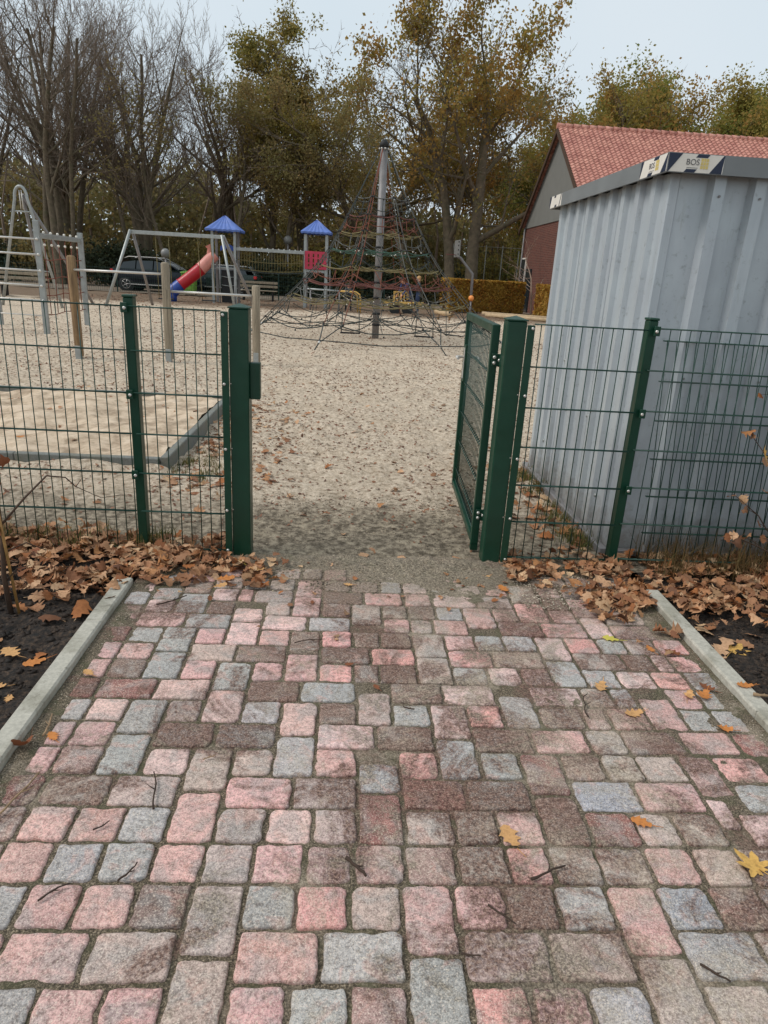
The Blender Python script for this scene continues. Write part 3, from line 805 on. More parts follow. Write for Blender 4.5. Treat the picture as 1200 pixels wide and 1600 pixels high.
    c = mixc(n, 1.0, c, ramp(n, agg2, [(.38, (.62, .61, .6, 1)), (.5, (1, 1, 1, 1)), (.62, (1.28, 1.28, 1.28, 1))]), 'MULTIPLY')
    c = mixc(n, ramp(n, agg, [(.55, 0.0), (.62, .7)]), c, S(228, 220, 210))
    c = mixc(n, ramp(n, agg, [(.37, .6), (.44, 0.0)]), c, S(84, 76, 70))
    c = dirt_layers(n, P, c, al)
    n.links.new(c, b_.inputs['Base Color'])
    b_.inputs['Roughness'].default_value = .85
    b_.inputs['Specular IOR Level'].default_value = .35
    hh = mth(n, 'ADD', mth(n, 'MULTIPLY', agg, .6), mth(n, 'ADD', agg2, mth(n, 'MULTIPLY', blot, 1.2)))
    bump(n, b_, hh, .7, .0045)
    me.materials.append(m)
    return tag(link_mesh('paving', me), kind='structure')
pavers()

# loose grit patch right of the gate, small pale stones
def pebbles(name, n, xr, yr, s0, s1, mat, seed, zf, label=None):
    rng = np.random.default_rng(seed)
    base = np.array([(1, 0, 0), (-1, 0, 0), (0, 1, 0), (0, -1, 0), (0, 0, 1), (0, 0, -1)], float)
    fc = np.array([(0, 2, 4), (2, 1, 4), (1, 3, 4), (3, 0, 4), (2, 0, 5), (1, 2, 5), (3, 1, 5), (0, 3, 5)])
    X = rng.uniform(*xr, n); Y = rng.uniform(*yr, n)
    s = rng.uniform(s0, s1, n)
    sc = rng.uniform(.6, 1.3, (n, 3)) * s[:, None]; sc[:, 2] *= .6
    an = rng.uniform(0, 6.28, n)
    v = base[None] * sc[:, None] + rng.normal(0, .15, (n, 6, 3)) * s[:, None, None]
    x = v[..., 0] * np.cos(an)[:, None] - v[..., 1] * np.sin(an)[:, None] + X[:, None]
    yv = v[..., 0] * np.sin(an)[:, None] + v[..., 1] * np.cos(an)[:, None] + Y[:, None]
    z = v[..., 2] + zf(X, Y)[:, None]
    Vv = np.stack([x, yv, z], -1).reshape(-1, 3)
    F = (fc[None] + (np.arange(n) * 6)[:, None, None]).reshape(-1, 3)
    return tag(np_mesh(name, Vv, F, mat, smooth=True), kind='stuff')
M['pebble'] = leaf_mat('grit_stones', [S(196, 190, 176), S(150, 142, 130), S(120, 112, 100), S(210, 206, 196)], 0)
pebbles('gravel', 1500, (.86, 1.34), (-.52, -.14), .0015, .006, M['pebble'], 3, lambda X, Y: .001 + 0 * X)
pebbles('gravel', 700, (-.96, -.84), (-2.6, -.4), .001, .0035, M['pebble'], 4, lambda X, Y: bed_z(X, Y))
pebbles('gravel', 700, (1.40, 1.485), (-2.6, -.75), .001, .0035, M['pebble'], 5, lambda X, Y: bed_z(X, Y))
M['clod'] = leaf_mat('soil_clods', [S(28, 24, 21), S(44, 36, 31), S(62, 52, 44)], 0)
pebbles('soil_clods', 6000, (-2.6, -1.05), (-3.0, -.3), .003, .018, M['clod'], 6, soil_z)
pebbles('soil_clods', 5000, (1.57, 3.2), (-3.0, -.3), .003, .018, M['clod'], 7, soil_z)

M['mudgrit'] = leaf_mat('mud_crumbs', [S(96, 90, 80), S(126, 118, 104), S(76, 71, 62), S(168, 158, 140)], 0)
pebbles('mud_crumbs', 5200, (-.55, 1.0), (-.42, 1.1), .0018, .0075, M['mudgrit'], 15, lambda X, Y: np.where(Y > -.04, sand_z(X, Y), np.maximum(bed_z(X, Y), -.001)))
# lane beyond the playground, kerb line
def road_mat():
    m, n, b, _ = new_mat('worn_lane')
    P = pos(n)
    f = noise(n, P, 30, 6, .7); g = noise(n, P, .8, 4)
    c = ramp(n, f, [(.3, S(100, 94, 86)), (.7, S(132, 124, 112))])
    c = mixc(n, ramp(n, g, [(.45, 0.0), (.6, .6)]), c, S(110, 92, 74))
    n.links.new(c, b.inputs['Base Color']); b.inputs['Roughness'].default_value = .9
    bump(n, b, f, .5, .01)
    return m
M['road'] = road_mat()
np_ = np_mesh('lane', [(-80, 31.6, -.03), (80, 31.6, -.03), (80, 37.4, -.03), (-80, 37.4, -.03)], [(0, 1, 2, 3)], M['road'])
tag(np_, kind='structure')
# ================================================================== fences, gate
G_ = M['green']
def wire_panel(name, parent, x0, x1, zs, ztop, zbot, y=0.0, first=None, tilt=None, mat=None, dbl=True, step=.05, rv=.0026, rh=.0032):
    """double-wire mesh panel: single vertical wires between paired horizontal ones"""
    mb = MB()
    f = tilt or (lambda x, z: (x, y, z))
    x = first if first is not None else x0
    while x <= x1 + 1e-6:
        mb.tube([f(x, zbot), f(x, (zbot + ztop) / 2), f(x, ztop)], rv, 6)
        x += step
    for z in zs:
        for s_ in ((-1, 1) if dbl else (-1,)):
            a, c = Vector(f(x0, z)), Vector(f(x1, z))
            o = Vector((0, s_ * (rv + rh) * .96, 0))
            mb.tube([a + o, c + o], rh, 6)
    return mb.build(name, mat or M['wire'], parent, fix=False)

def bolt_row(parent, x, y, zs, r=.009, name='bolt'):
    for z in zs:
        mb = MB(); mb.tube([(x, y + .004, z), (x, y - .002, z), (x, y - .006, z)], [r, r, r * .55], 10)
        mb.build(name, M['bolt'], parent)

def fence_post(parent, x, zt, y0=.012, wx=.045, dy=.06, clipx=-1, zs=(1.23, .83, .43, .03)):
    mb = MB(); mb.box((x, y0 + dy / 2, zt / 2 - .1), (wx, dy, zt + .2), bev=.004)
    p = mb.build('post', G_, parent)
    c = MB(); c.box((x, y0 + dy / 2, zt + .006), (wx + .006, dy + .006, .012), bev=.003); c.build('cap', G_, p)
    for z in zs:
        k = MB(); k.box((x + clipx * .012, -.0125, z - .012), (.03, .008, .045), bev=.002); kk = k.build('clamp', G_, p)
        b = MB(); b.tube([(x + clipx * .008, -.016, z - .014), (x + clipx * .008, -.021, z - .014), (x + clipx * .008, -.024, z - .014)], [.008, .008, .004], 10); b.build('bolt', M['bolt'], kk)
    return p

# ---- left fence: bays between three posts, up to the gate post
Lf = thing('mesh_fence', 'dark green double wire mesh fence left of the gateway, in front of the sandbox', 'fence', (-2.2, 0, 0), 'green mesh fencing either side of the gate')
wire_panel('mesh_panel', Lf, -3.56, -1.055, [1.224 - .2 * i for i in range(7)], 1.23, .0, first=-3.56 + .0)
wire_panel('mesh_panel', Lf, -1.03, -.612, [1.224 - .2 * i for i in range(7)], 1.23, .0, first=-.981)
wire_panel('mesh_panel', Lf, -6.1, -3.6, [1.224 - .2 * i for i in range(7)], 1.23, .0, first=-6.06)
fence_post(Lf, -1.035, 1.262)
fence_post(Lf, -3.58, 1.262)
# ---- right fence
Rf = thing('mesh_fence', 'dark green double wire mesh fence right of the gateway, in front of the metal shed', 'fence', (2.0, 0, 0), 'green mesh fencing either side of the gate')
wire_panel('mesh_panel', Rf, .872, 1.43, [1.24 - .2 * i for i in range(7)], 1.243, .03, first=.904)
wire_panel('mesh_panel', Rf, 1.455, 3.94, [1.25 - .2 * i for i in range(7)], 1.253, .03, first=1.535)
fence_post(Rf, 1.452, 1.285, clipx=1, zs=(1.25, .85, .45, .05))
fence_post(Rf, 3.98, 1.285, clipx=1, zs=(1.25, .85, .45, .05))
# ---- loose spare panel leaning against the shed
Sp = thing('loose_fence_panel', 'spare green wire fence panel leaning against the shed behind the right fence', 'fence panel', (2.8, .05, 0))
tl = lambda x, z: (x + .05 * (1 - z) * .6, .035 + .11 * z / 1.2, z)
wire_panel('mesh', Sp, 1.58, 4.05, [1.185 - .2 * i for i in range(6)], 1.19, .12, tilt=tl, first=1.60)

# ---- gate posts, square 12 cm sections with pyramid caps and clamping strips
def gate_post(x0, x1, zt, name, label, strip_side):
    t = thing(name, label, 'gate post', ((x0 + x1) / 2, .06, 0), 'gate posts')
    mb = MB(); mb.box(((x0 + x1) / 2, .05, zt / 2 - .15), (x1 - x0, .1, zt + .3), bev=.005)
    mb.build('post', G_, t)
    c = MB(); a, b_ = x0 - .003, x1 + .003
    z = zt + .001
    vs = [(a, -.003, z), (b_, -.003, z), (b_, .103, z), (a, .103, z), (a, -.003, z + .006), (b_, -.003, z + .006), (b_, .103, z + .006), (a, .103, z + .006), ((a + b_) / 2, .05, z + .022)]
    c.add(vs, [(0, 1, 5, 4), (1, 2, 6, 5), (2, 3, 7, 6), (3, 0, 4, 7), (4, 5, 8), (5, 6, 8), (6, 7, 8), (7, 4, 8), (3, 2, 1, 0)])
    c.build('cap', G_, t)
    s0, s1 = (x0 - .034, x0 - .0005) if strip_side < 0 else (x1 + .0005, x1 + .036)
    s_ = MB(); s_.box(((s0 + s1) / 2, -.008, zt / 2 - .02), (s1 - s0, .012, zt + .01), bev=.002)
    st = s_.build('clamping_strip', G_, t)
    xc = s0 + .011 if strip_side < 0 else s1 - .011
    bolt_row(st, xc, -.014, (zt - .03, zt - .35, zt - .67, zt - .99, .03), .0075)
    for z in (zt - .35, zt - .67, zt - .99):
        h = MB()
        xx = (x0 + .006) if strip_side < 0 else (x1 - .008)
        h.tube([(xx, .003, z + .002), (xx, -.0015, z + .002)], .0028, 8)
        h.build('rivet', M['bolt'], t)
    return t
gpL = gate_post(-.574, -.482, 1.238, 'gate_post', 'thick dark green steel gate post left of the gateway, carrying the lock keep', -1)
mb = MB(); mb.box((-.457, .055, .901), (.049, .05, .175), bev=.003); kp = mb.build('lock_keep', G_, gpL)
mb = MB(); mb.box((-.4745, .085, .90), (.012, .03, .05)); mb.build('slot', M['black'], kp)
gpR = gate_post(.742, .836, 1.250, 'gate_post', 'thick dark green steel gate post right of the gateway, carrying the hinges', 1)

# ---- open gate leaf
gt = thing('gate', 'open dark green steel gate leaf with wire mesh, swung inward beside the right post', 'gate', (.73, .15, 0))
A, B = Vector((.722, .155, 0)), Vector((.772, 1.30, 0))
du = (B - A).normalized(); L = (B - A).length
Rg = Matrix((du, Vector((-du.y, du.x, 0)), Vector((0, 0, 1)))).transposed()
ctr = lambda u, z, off=0: A + du * u + Vector((-du.y, du.x, 0)) * off + Vector((0, 0, z))
fr = MB()
for u in (.02, L - .02):
    fr.box(ctr(u, .632), (.04, .04, 1.176), Rg, bev=.003)
fr.box(ctr(L / 2, 1.1985), (L - .082, .038, .043), Rg, bev=.003)
fr.box(ctr(L / 2, .064), (L - .082, .038, .04), Rg, bev=.003)
fr.build('frame', G_, gt)
foot = MB()
for u in (.02,):
    foot.box(ctr(u, .026), (.0396, .0396, .034), Rg); 
foot.build('stile_end', G_, gt)
ms = MB()
x = .06
while x < L - .05:
    ms.tube([ctr(x, .085), ctr(x, 1.18)], .0026, 6); x += .05
for z in [1.18 - .004 - .2 * i for i in range(1, 6)] + [.1]:
    for s_ in (-1, 1):
        ms.tube([ctr(.04, z, s_ * .0056), ctr(L - .04, z, s_ * .0056)], .0032, 6)
ms.build('mesh_infill', M['wire'], gt)
lk = MB(); lk.box(ctr(L - .06, .90), (.045, .034, .24), Rg, bev=.003); lko = lk.build('lock_case', G_, gt)
hd = MB()
for s_ in (-1, 1):
    hd.tube([ctr(L - .06, .94, s_ * .018), ctr(L - .06, .94, s_ * .062), ctr(L - .075, .94, s_ * .07), ctr(L - .17, .94, s_ * .07)], .009, 8)
    hd.box(ctr(L - .06, .90, s_ * .0195), (.032, .004, .2), Rg, bev=.001)
hd.build('handle', M['alu'], lko)
for z in (1.05, .225):
    h = MB()
    h.box(((.745 + .722) / 2, .128, z), (.052, .0065, .062), bev=.002)
    h.box((.751, .106, z), (.014, .05, .05), bev=.002)
    hh = h.build('hinge', G_, gt)
    b = MB()
    for dx, dz in ((-.006, .014), (-.006, -.014), (.02, 0)):
        b.tube([(.722 + dx + .004, .125, z + dz), (.722 + dx + .004, .119, z + dz), (.722 + dx + .004, .116, z + dz)], [.0085, .0085, .004], 10)
    b.build('bolt', M['bolt'], hh)

# ================================================================== shed
SH = thing('metal_shed', 'pale galvanised corrugated metal storage container shed behind the right fence', 'shed', (2.5, 1.1, 0))
def sheet(name, p0, p1, z0, z1, outward, per=.2, rib=.056, slope=.012, depth=.034, start=.05):
    """trapezoid sheet from p0 to p1 (ground points); ribs stand out towards `outward`"""
    p0, p1, o = Vector(p0), Vector(p1), Vector(outward)
    d = (p1 - p0); L = d.length; d.normalize()
    prof = [(0, 0)]
    u = start
    while u + rib + 2 * slope < L:
        prof += [(u, 0), (u + slope, depth), (u + slope + rib, depth), (u + 2 * slope + rib, 0)]
        # two shallow stiffening creases in the wide pan
        a = u + 2 * slope + rib
        u += per
    prof.append((L, 0))
    zs = np.linspace(z0, z1, 9)
    rng = random.Random(5)
    vs, fs = [], []
    for z in zs:
        for (a, h) in prof:
            w_ = .0015 * sin(z * 5 + a * 9)
            vs.append(p0 + d * a + o * (h + w_) + Vector((0, 0, z)))
    n = len(prof)
    for i in range(len(zs) - 1):
        for k in range(n - 1):
            fs.append((i * n + k, i * n + k + 1, (i + 1) * n + k + 1, (i + 1) * n + k))
    mb = MB(); mb.add([v for v in vs], fs)
    return mb
x0, y0, y1, x1 = 1.495, .205, 2.02, 4.1
zt = 1.955
sheet('wall', (x0 + .035, y0, 0), (x1, y0, 0), .02, zt, (0, -1, 0), per=.2, start=.145, depth=.046, slope=.014).build('wall', M['sheet'], SH, fix=False)
# left wall: run from the far end to the near corner so its outside faces -X
sheet('wall', (x0, y0 + .035, 0), (x0, y1, 0), .02, zt, (-1, 0, 0), per=.2, rib=.056, start=.06, depth=.027, slope=.010).build('wall', M['sheet'], SH, fix=False)
sheet('wall', (x1, y0 + .035, 0), (x1, y1, 0), .02, zt, (1, 0, 0), per=.2, rib=.056, start=.06).build('wall', M['sheet'], SH, fix=False)
sheet('wall', (x0 + .035, y1, 0), (x1, y1, 0), .02, zt, (0, 1, 0), per=.2, start=.1).build('wall', M['sheet'], SH, fix=False)
for cx, cy in ((x0, y0), (x0, y1), (x1, y0), (x1, y1)):
    cp = MB(); cp.box((cx + (.02 if cx < 2 else -.02), cy + (.02 if cy < 1 else -.02), zt / 2), (.052, .052, zt), bev=.006)
    cp.build('corner_post', M['sheet'], SH)
# overlap seams with screw heads
for yy in (.86, 1.47):
    mb = MB(); mb.box((x0 - .0015, yy, zt / 2 + .02), (.004, .035, zt - .06)); sm_ = mb.build('sheet_overlap', M['sheet'], SH)
for (xx, zz) in [(x0 + .195 + .2 * k, z) for k in range(0, 8) for z in (.12, 1.0, 1.86)]:
    mb = MB(); mb.tube([(xx + .03, y0 - .046, zz), (xx + .03, y0 - .052, zz)], .006, 8); mb.build('screw', M['galv_dark'], SH, fix=False)
# base rail
br = MB(); br.box((x0 - .03, (y0 + y1) / 2, .012), (.045, y1 - y0 + .06, .05), bev=.004)
br.build('base_rail', M['galv_dark'], SH); br = MB()
br.box(((x0 + x1) / 2, y0 - .03, .012), (x1 - x0 + .0, .04, .05), bev=.004)
br.build('base_rail', M['galv_dark'], SH)
# domed bolt heads punched through the left wall
for yy, zz in ((1.62, 1.04), (1.45, .93), (1.12, .80), (.84, .66), (.72, .66), (1.28, .62), (.93, .46), (.62, .40), (1.7, .30), (1.2, .24), (.5, .25)):
    rv = MB(); rv.tube([(x0 - .001, yy, zz), (x0 - .007, yy, zz), (x0 - .012, yy, zz)], [.013, .011, .005], 10)
    rv.build('bolt_head', M['galv'], SH)
# roof: overhanging tray with a deep grey fascia
fx0, fx1, fy0, fy1 = x0 - .075, x1 + .075, y0 - .105, y1 + .07
ft = MB()
vs = [(fx0, fy0), (fx1, fy0), (fx1, fy1), (fx0, fy1)]
zf0, zf1 = 1.942, 2.024
th = .012
V_ = [(x, y, z) for z in (zf0, zf1) for x, y in vs] + [(x, y, z) for z in (zf0, zf1) for x, y in ((fx0 + th, fy0 + th), (fx1 - th, fy0 + th), (fx1 - th, fy1 - th), (fx0 + th, fy1 - th))]
F_ = []
for k in range(4):
    j = (k + 1) % 4
    F_ += [(k, j, 4 + j, 4 + k), (8 + j, 8 + k, 12 + k, 12 + j), (4 + k, 4 + j, 12 + j, 12 + k), (j, k, 8 + k, 8 + j)]
ft.add(V_, F_)
ft.build('fascia', M['fascia'], SH)
rf = MB(); rf.box(((fx0 + fx1) / 2, (fy0 + fy1) / 2, 1.985), (fx1 - fx0 - .026, fy1 - fy0 - .026, .02)); rf.build('roof', M['fascia'], SH)
# printed labels on the fascia: white with navy slanted blocks, the lettering BOS and a yellow mark
def text_mesh(txt, size, mat, parent, loc, rot, name='lettering', ext=.0004):
    cu = bpy.data.curves.new('txt', 'FONT'); cu.body = txt; cu.size = size; cu.extrude = ext; cu.align_x = 'CENTER'; cu.align_y = 'CENTER'
    to = bpy.data.objects.new('tmp', cu); COL.objects.link(to)
    to.matrix_world = Matrix.Translation(loc) @ rot.to_4x4()
    dg = bpy.context.evaluated_depsgraph_get(); dg.update()
    me = bpy.data.meshes.new_from_object(to.evaluated_get(dg))
    me.transform(to.matrix_world)
    bpy.data.objects.remove(to, do_unlink=True)
    me.materials.clear(); me.materials.append(mat)
    return link_mesh(name, me, parent)
def sticker(o, ux, length, h, near_first, full=True):
    """o: lower corner of the label, ux: direction along the fascia, outward normal = ux x z"""
    ux = Vector(ux); up = Vector((0, 0, 1)); nrm = ux.cross(up)
    P3 = lambda u, v_, e: Vector(o) + ux * u + up * v_ + nrm * e
    def poly(pts, e, mat, name, par):
        mb = MB(); n = len(pts)
        mb.add([P3(u, v_, e) for u, v_ in pts] + [P3(u, v_, e - .0008) for u, v_ in pts],
               [tuple(range(n)), tuple(reversed(range(n, 2 * n)))] + [(i, (i + 1) % n, n + (i + 1) % n, n + i) for i in range(n)])
        return mb.build(name, mat, par)
    st = poly([(0, 0), (length, 0), (length, h), (0, h)], .0012, M['white'], 'label', SH)
    s_ = h * .75
    e = .0022
    if full:
        poly([(0, 0), (.006, 0), (.006 + s_, h), (0, h)] if near_first else [(0, 0), (.0, 0), (.03, h), (0, h)], e, M['navy'], 'stripe', st)
        q = length - .062
        poly([(q, 0), (length - .004, 0), (length - .004, h * .35), (length, h), (q + s_, h)], e, M['navy'], 'stripe', st)
        for (u, v_, w_) in ((length * .3, 0, .05), (length * .48, h * .82, .055)):
            poly([(u, v_), (u + w_, v_), (u + w_ + h * .14, v_ + h * .18), (u + h * .14, v_ + h * .18)], e, M['navy'], 'stripe', st)
        rot = Matrix((ux, up, nrm)).transposed()
        text_mesh('BOS', h * .46, M['printgrey'], st, P3(length * .44, h * .55, e), rot)
        poly([(length * .34, h * .24), (length * .54, h * .24), (length * .54, h * .265), (length * .34, h * .265)], e, M['printgrey'], 'small_print', st)
        for i in range(3):
            for k in range(3):
                u0, v0 = length * .585 + i * h * .17, h * .22 + k * h * .2
                poly([(u0, v0), (u0 + h * .14, v0), (u0 + h * .14, v0 + h * .17), (u0, v0 + h * .17)], e, M['printyel'], 'yellow_mark', st)
    else:
        for a in (0.0, length - .05):
            poly([(a, 0), (a + .012, 0), (a + .042, h), (a + (.03 if a else 0), h)], e, M['navy'], 'stripe', st)
        for (u, v_, w_) in ((length * .45, 0, .04), (length * .35, h * .82, .04)):
            poly([(u, v_), (u + w_, v_), (u + w_ + .012, v_ + h * .18), (u + .012, v_ + h * .18)], e, M['navy'], 'stripe', st)
sticker((fx0 + .002, fy0, zf0 + .003), (1, 0, 0), .262, .076, True)
sticker((fx0, fy0 + .31, zf0 + .003), (0, -1, 0), .308, .076, False)
sticker((fx0, fy1 - .004, zf0 + .003), (0, -1, 0), .29, .076, False, False)
# ================================================================== leaves, twigs, plants close by
def oak_template(K=9, lobes=3.5, width=.34):
    """strip leaf: returns verts (n,3) and quads; length 1 along y"""
    mid, L_, R_ = [], [], []
    for k in range(K + 1):
        t = k / K
        w_ = width * (sin(pi * min(1, t * .93 + .03)) ** .8) * (.62 + .55 * t) * (1 + .36 * sin(2 * pi * lobes * t - .8)) + .012
        mid.append((0, t - .5, 0)); L_.append((-w_, t - .5 + .05 * cos(2 * pi * lobes * t), 0)); R_.append((w_, t - .5 + .05 * cos(2 * pi * lobes * t + .5), 0))
    V = mid + L_ + R_
    n = K + 1
    F = []
    for k in range(K):
        F += [(k, k + 1, n + k + 1, n + k), (k, 2 * n + k, 2 * n + k + 1, k + 1)]
    # stalk
    b = len(V)
    V += [(-.01, -.5, 0), (.01, -.5, 0), (.014, -.68, .03), (-.004, -.68, .03)]
    F.append((b, b + 1, b + 2, b + 3))
    return np.array(V, float), np.array(F)
def scatter_leaves(name, X, Y, Z, size, mat, seed, tilt=.35, curl=.6, tmpl=None, kind='stuff', parent=None, flat_frac=.5):
    rng = np.random.default_rng(seed)
    tv, tf = tmpl or oak_template()
    n = len(X)
    sz = size * rng.uniform(.6, 1.25, n)
    v = np.repeat(tv[None], n, 0).copy()
    v[..., 0] *= rng.uniform(.8, 1.25, (n, 1))
    c1 = rng.normal(0, curl, (n, 1)); c2 = rng.normal(0, curl, (n, 1)); c3 = rng.normal(0, curl * .6, (n, 1))
    fold = rng.uniform(-.1, .35, (n, 1))
    v[..., 2] += c1 * v[..., 0] ** 2 * 1.6 + c2 * v[..., 1] ** 2 * .6 + c3 * v[..., 0] * v[..., 1] + fold * np.abs(v[..., 0]) + rng.normal(0, .012, v.shape[:2])
    v *= sz[:, None, None]
    ax = rng.normal(0, tilt, n); ay = rng.normal(0, tilt, n); az = rng.uniform(0, 2 * pi, n)
    def rot(v, a, i, j):
        c, s_ = np.cos(a)[:, None], np.sin(a)[:, None]
        p, q = v[..., i].copy(), v[..., j].copy()
        v[..., i] = p * c - q * s_; v[..., j] = p * s_ + q * c
    rot(v, ax, 1, 2); rot(v, ay, 0, 2); rot(v, az, 0, 1)
    v[..., 2] -= v[..., 2].min(1)[:, None] * .85
    v[..., 0] += X[:, None]; v[..., 1] += Y[:, None]; v[..., 2] += Z[:, None]
    F = (tf[None] + (np.arange(n) * len(tv))[:, None, None]).reshape(-1, 4)
    o = np_mesh(name, v.reshape(-1, 3), F, mat, parent=parent, smooth=True)
    if kind: o['kind'] = kind
    return o
R = np.random.default_rng(77)
def region(n, x0, x1, y0, y1, keep):
    X = R.uniform(x0, x1, n); Y = R.uniform(y0, y1, n)
    k = R.random(n) < keep(X, Y)
    return X[k], Y[k]
sm = lambda v, a, b: np.clip((v - a) / (b - a), 0, 1)
# heap along the left fence
def dl(X, Y):
    d = sm(Y, -.42, -.22) * sm(-Y, -.30, -.12)
    d = np.where(X < -1.0, sm(Y, -.62, -.30) * sm(-Y, -.30, -.14), d)
    d = d * np.where(X > -.62, sm(-X, .20, .38) * sm(-Y, .02, .07), 1)
    return d * np.clip(1.7 * vnoise(X * 5, Y * 5, 3) - .1, 0, 1)
X, Y = region(5200, -3.6, -.2, -.66, .3, dl)
Z = R.uniform(0, .034, len(X)) * sm(Y, -.45, -.1) + .002
scatter_leaves('leaf_litter', X, Y, Z, .066, M['litter'], 1, tilt=.30, curl=.8)
# sparse leaves over the left bed
X, Y = region(230, -3.2, -1.08, -3.0, -.5, lambda X, Y: .22 + .7 * sm(Y, -1.3, -.5))
scatter_leaves('leaf_litter', X, Y, soil_z(X, Y), .09, M['litter'], 2, tilt=.2)
# right side heap: strip by the fence, triangle on the paving, bed
def dr(X, Y):
    strip = sm(Y, -.34, -.12) * sm(-Y, -.12, .0)
    tri = sm(Y, -.86 + .0 * X, -.66) * sm(X, 1.02, 1.2) * (X < 1.56) * (Y < -.08) * sm(X * 1.0 + Y * .55, .72, .95)
    bed = sm(Y, -.80, -.45) * (X > 1.54)
    hole = 1 - ((X > 1.1) & (X < 1.42) & (Y > -.30) & (Y < -.1)) * .65
    kerbfree = 1 - .9 * ((X > 1.475) & (X < 1.585) & (Y < -.36))
    return np.maximum(np.maximum(strip * (X > .84), tri * .75), bed * (.35 + .65 * sm(Y, -.6, -.3))) * hole * kerbfree * np.clip(1.7 * vnoise(X * 5, Y * 5, 8) - .15, 0, 1)
X, Y = region(6400, .82, 4.2, -.95, .12, dr)
Z = R.uniform(0, .03, len(X)) * sm(Y, -.9, -.3) + .003
scatter_leaves('leaf_litter', X, Y, Z, .062, M['litter'], 3, tilt=.30, curl=.8)
X, Y = region(330, 1.6, 3.6, -3.0, -.6, lambda X, Y: .25 + .6 * sm(Y, -1.3, -.6))
scatter_leaves('leaf_litter', X, Y, soil_z(X, Y), .09, M['litter'], 4, tilt=.2)
# behind the right fence beside the shed, and behind the left fence
X, Y = region(260, .9, 1.46, .02, 2.2, lambda X, Y: sm(X * 1.0 - .0 * Y, 1.02, 1.4) * .9)
scatter_leaves('leaf_litter', X, Y, sand_z(X, Y), .075, M['litter'], 5)
X, Y = region(360, 1.5, 4.0, .0, .17, lambda X, Y: .9 + 0 * X)
scatter_leaves('leaf_litter', X, Y, .0 * X, .075, M['litter'], 55)
# trodden leaf fragments across the sand
tsm = oak_template(3, 1.5, .3)
def onsand(X, Y): return np.where(Y < 9, sand_z(X, Y), (fbm(X * 2.3, Y * 2.3, 5) - .5) * .10 - .012) + .001
inb = lambda X, Y: (X < -1.26) & (X > -5.45) & (Y > 1.45) & (Y < 4.2)
def dens(X, Y):
    d = .35 + .9 * vnoise(X * 1.3, Y * 1.3, 61) ** 2
    d = d * sm(Y, .1, 1.4)
    d = d + 1.1 * np.exp(-((X + 1.0) / .38) ** 2) * ((Y > 1.0) & (Y < 4.6))
    return np.where(inb(X, Y), 0, d)
for k, (n, a, c, xw, s_) in enumerate(((8500, .1, 4.6, 1.0, .027), (10500, 4.6, 10, 1.6, .034), (13000, 10, 20, 2.4, .045), (9000, 20, 30.4, 3.4, .06))):
    X, Y = region(n, -3.2 * xw, 2.0 * xw, a, c, dens)
    scatter_leaves('sand_leaves', X, Y, onsand(X, Y), s_, M['litter_far'], 100 + k, tilt=.25, curl=.5, tmpl=tsm)
X, Y = region(36, -4.5, -1.4, 1.6, 4.0, lambda X, Y: .8 + 0 * X)
scatter_leaves('leaf_litter', X, Y, box_z(X, Y), .045, M['litter'], 19, tilt=.2)
X, Y = region(170, -.95, 1.45, -1.0, -.1, lambda X, Y: .15 + .85 * sm(Y, -.5, -.1) * (.3 + .7 * sm(abs(X - .25), .4, .9)))
scatter_leaves('leaf_litter', X, Y, 0 * X + .004, .036, M['litter'], 20, tilt=.2)
# whole leaves lying right of the sandbox kerb
X, Y = region(420, -1.26, -.35, .9, 4.2, lambda X, Y: .2 + .8 * np.exp(-((X + 1.05) / .25) ** 2))
scatter_leaves('leaf_litter', X, Y, onsand(X, Y), .065, M['litter'], 9, tilt=.25)
X, Y = region(260, -3.4, 1.3, -.12, 6, lambda X, Y: np.where(inb(X, Y), .04, .6))
scatter_leaves('leaf_litter', X, Y, onsand(X, Y), .06, M['litter'], 10, tilt=.25)

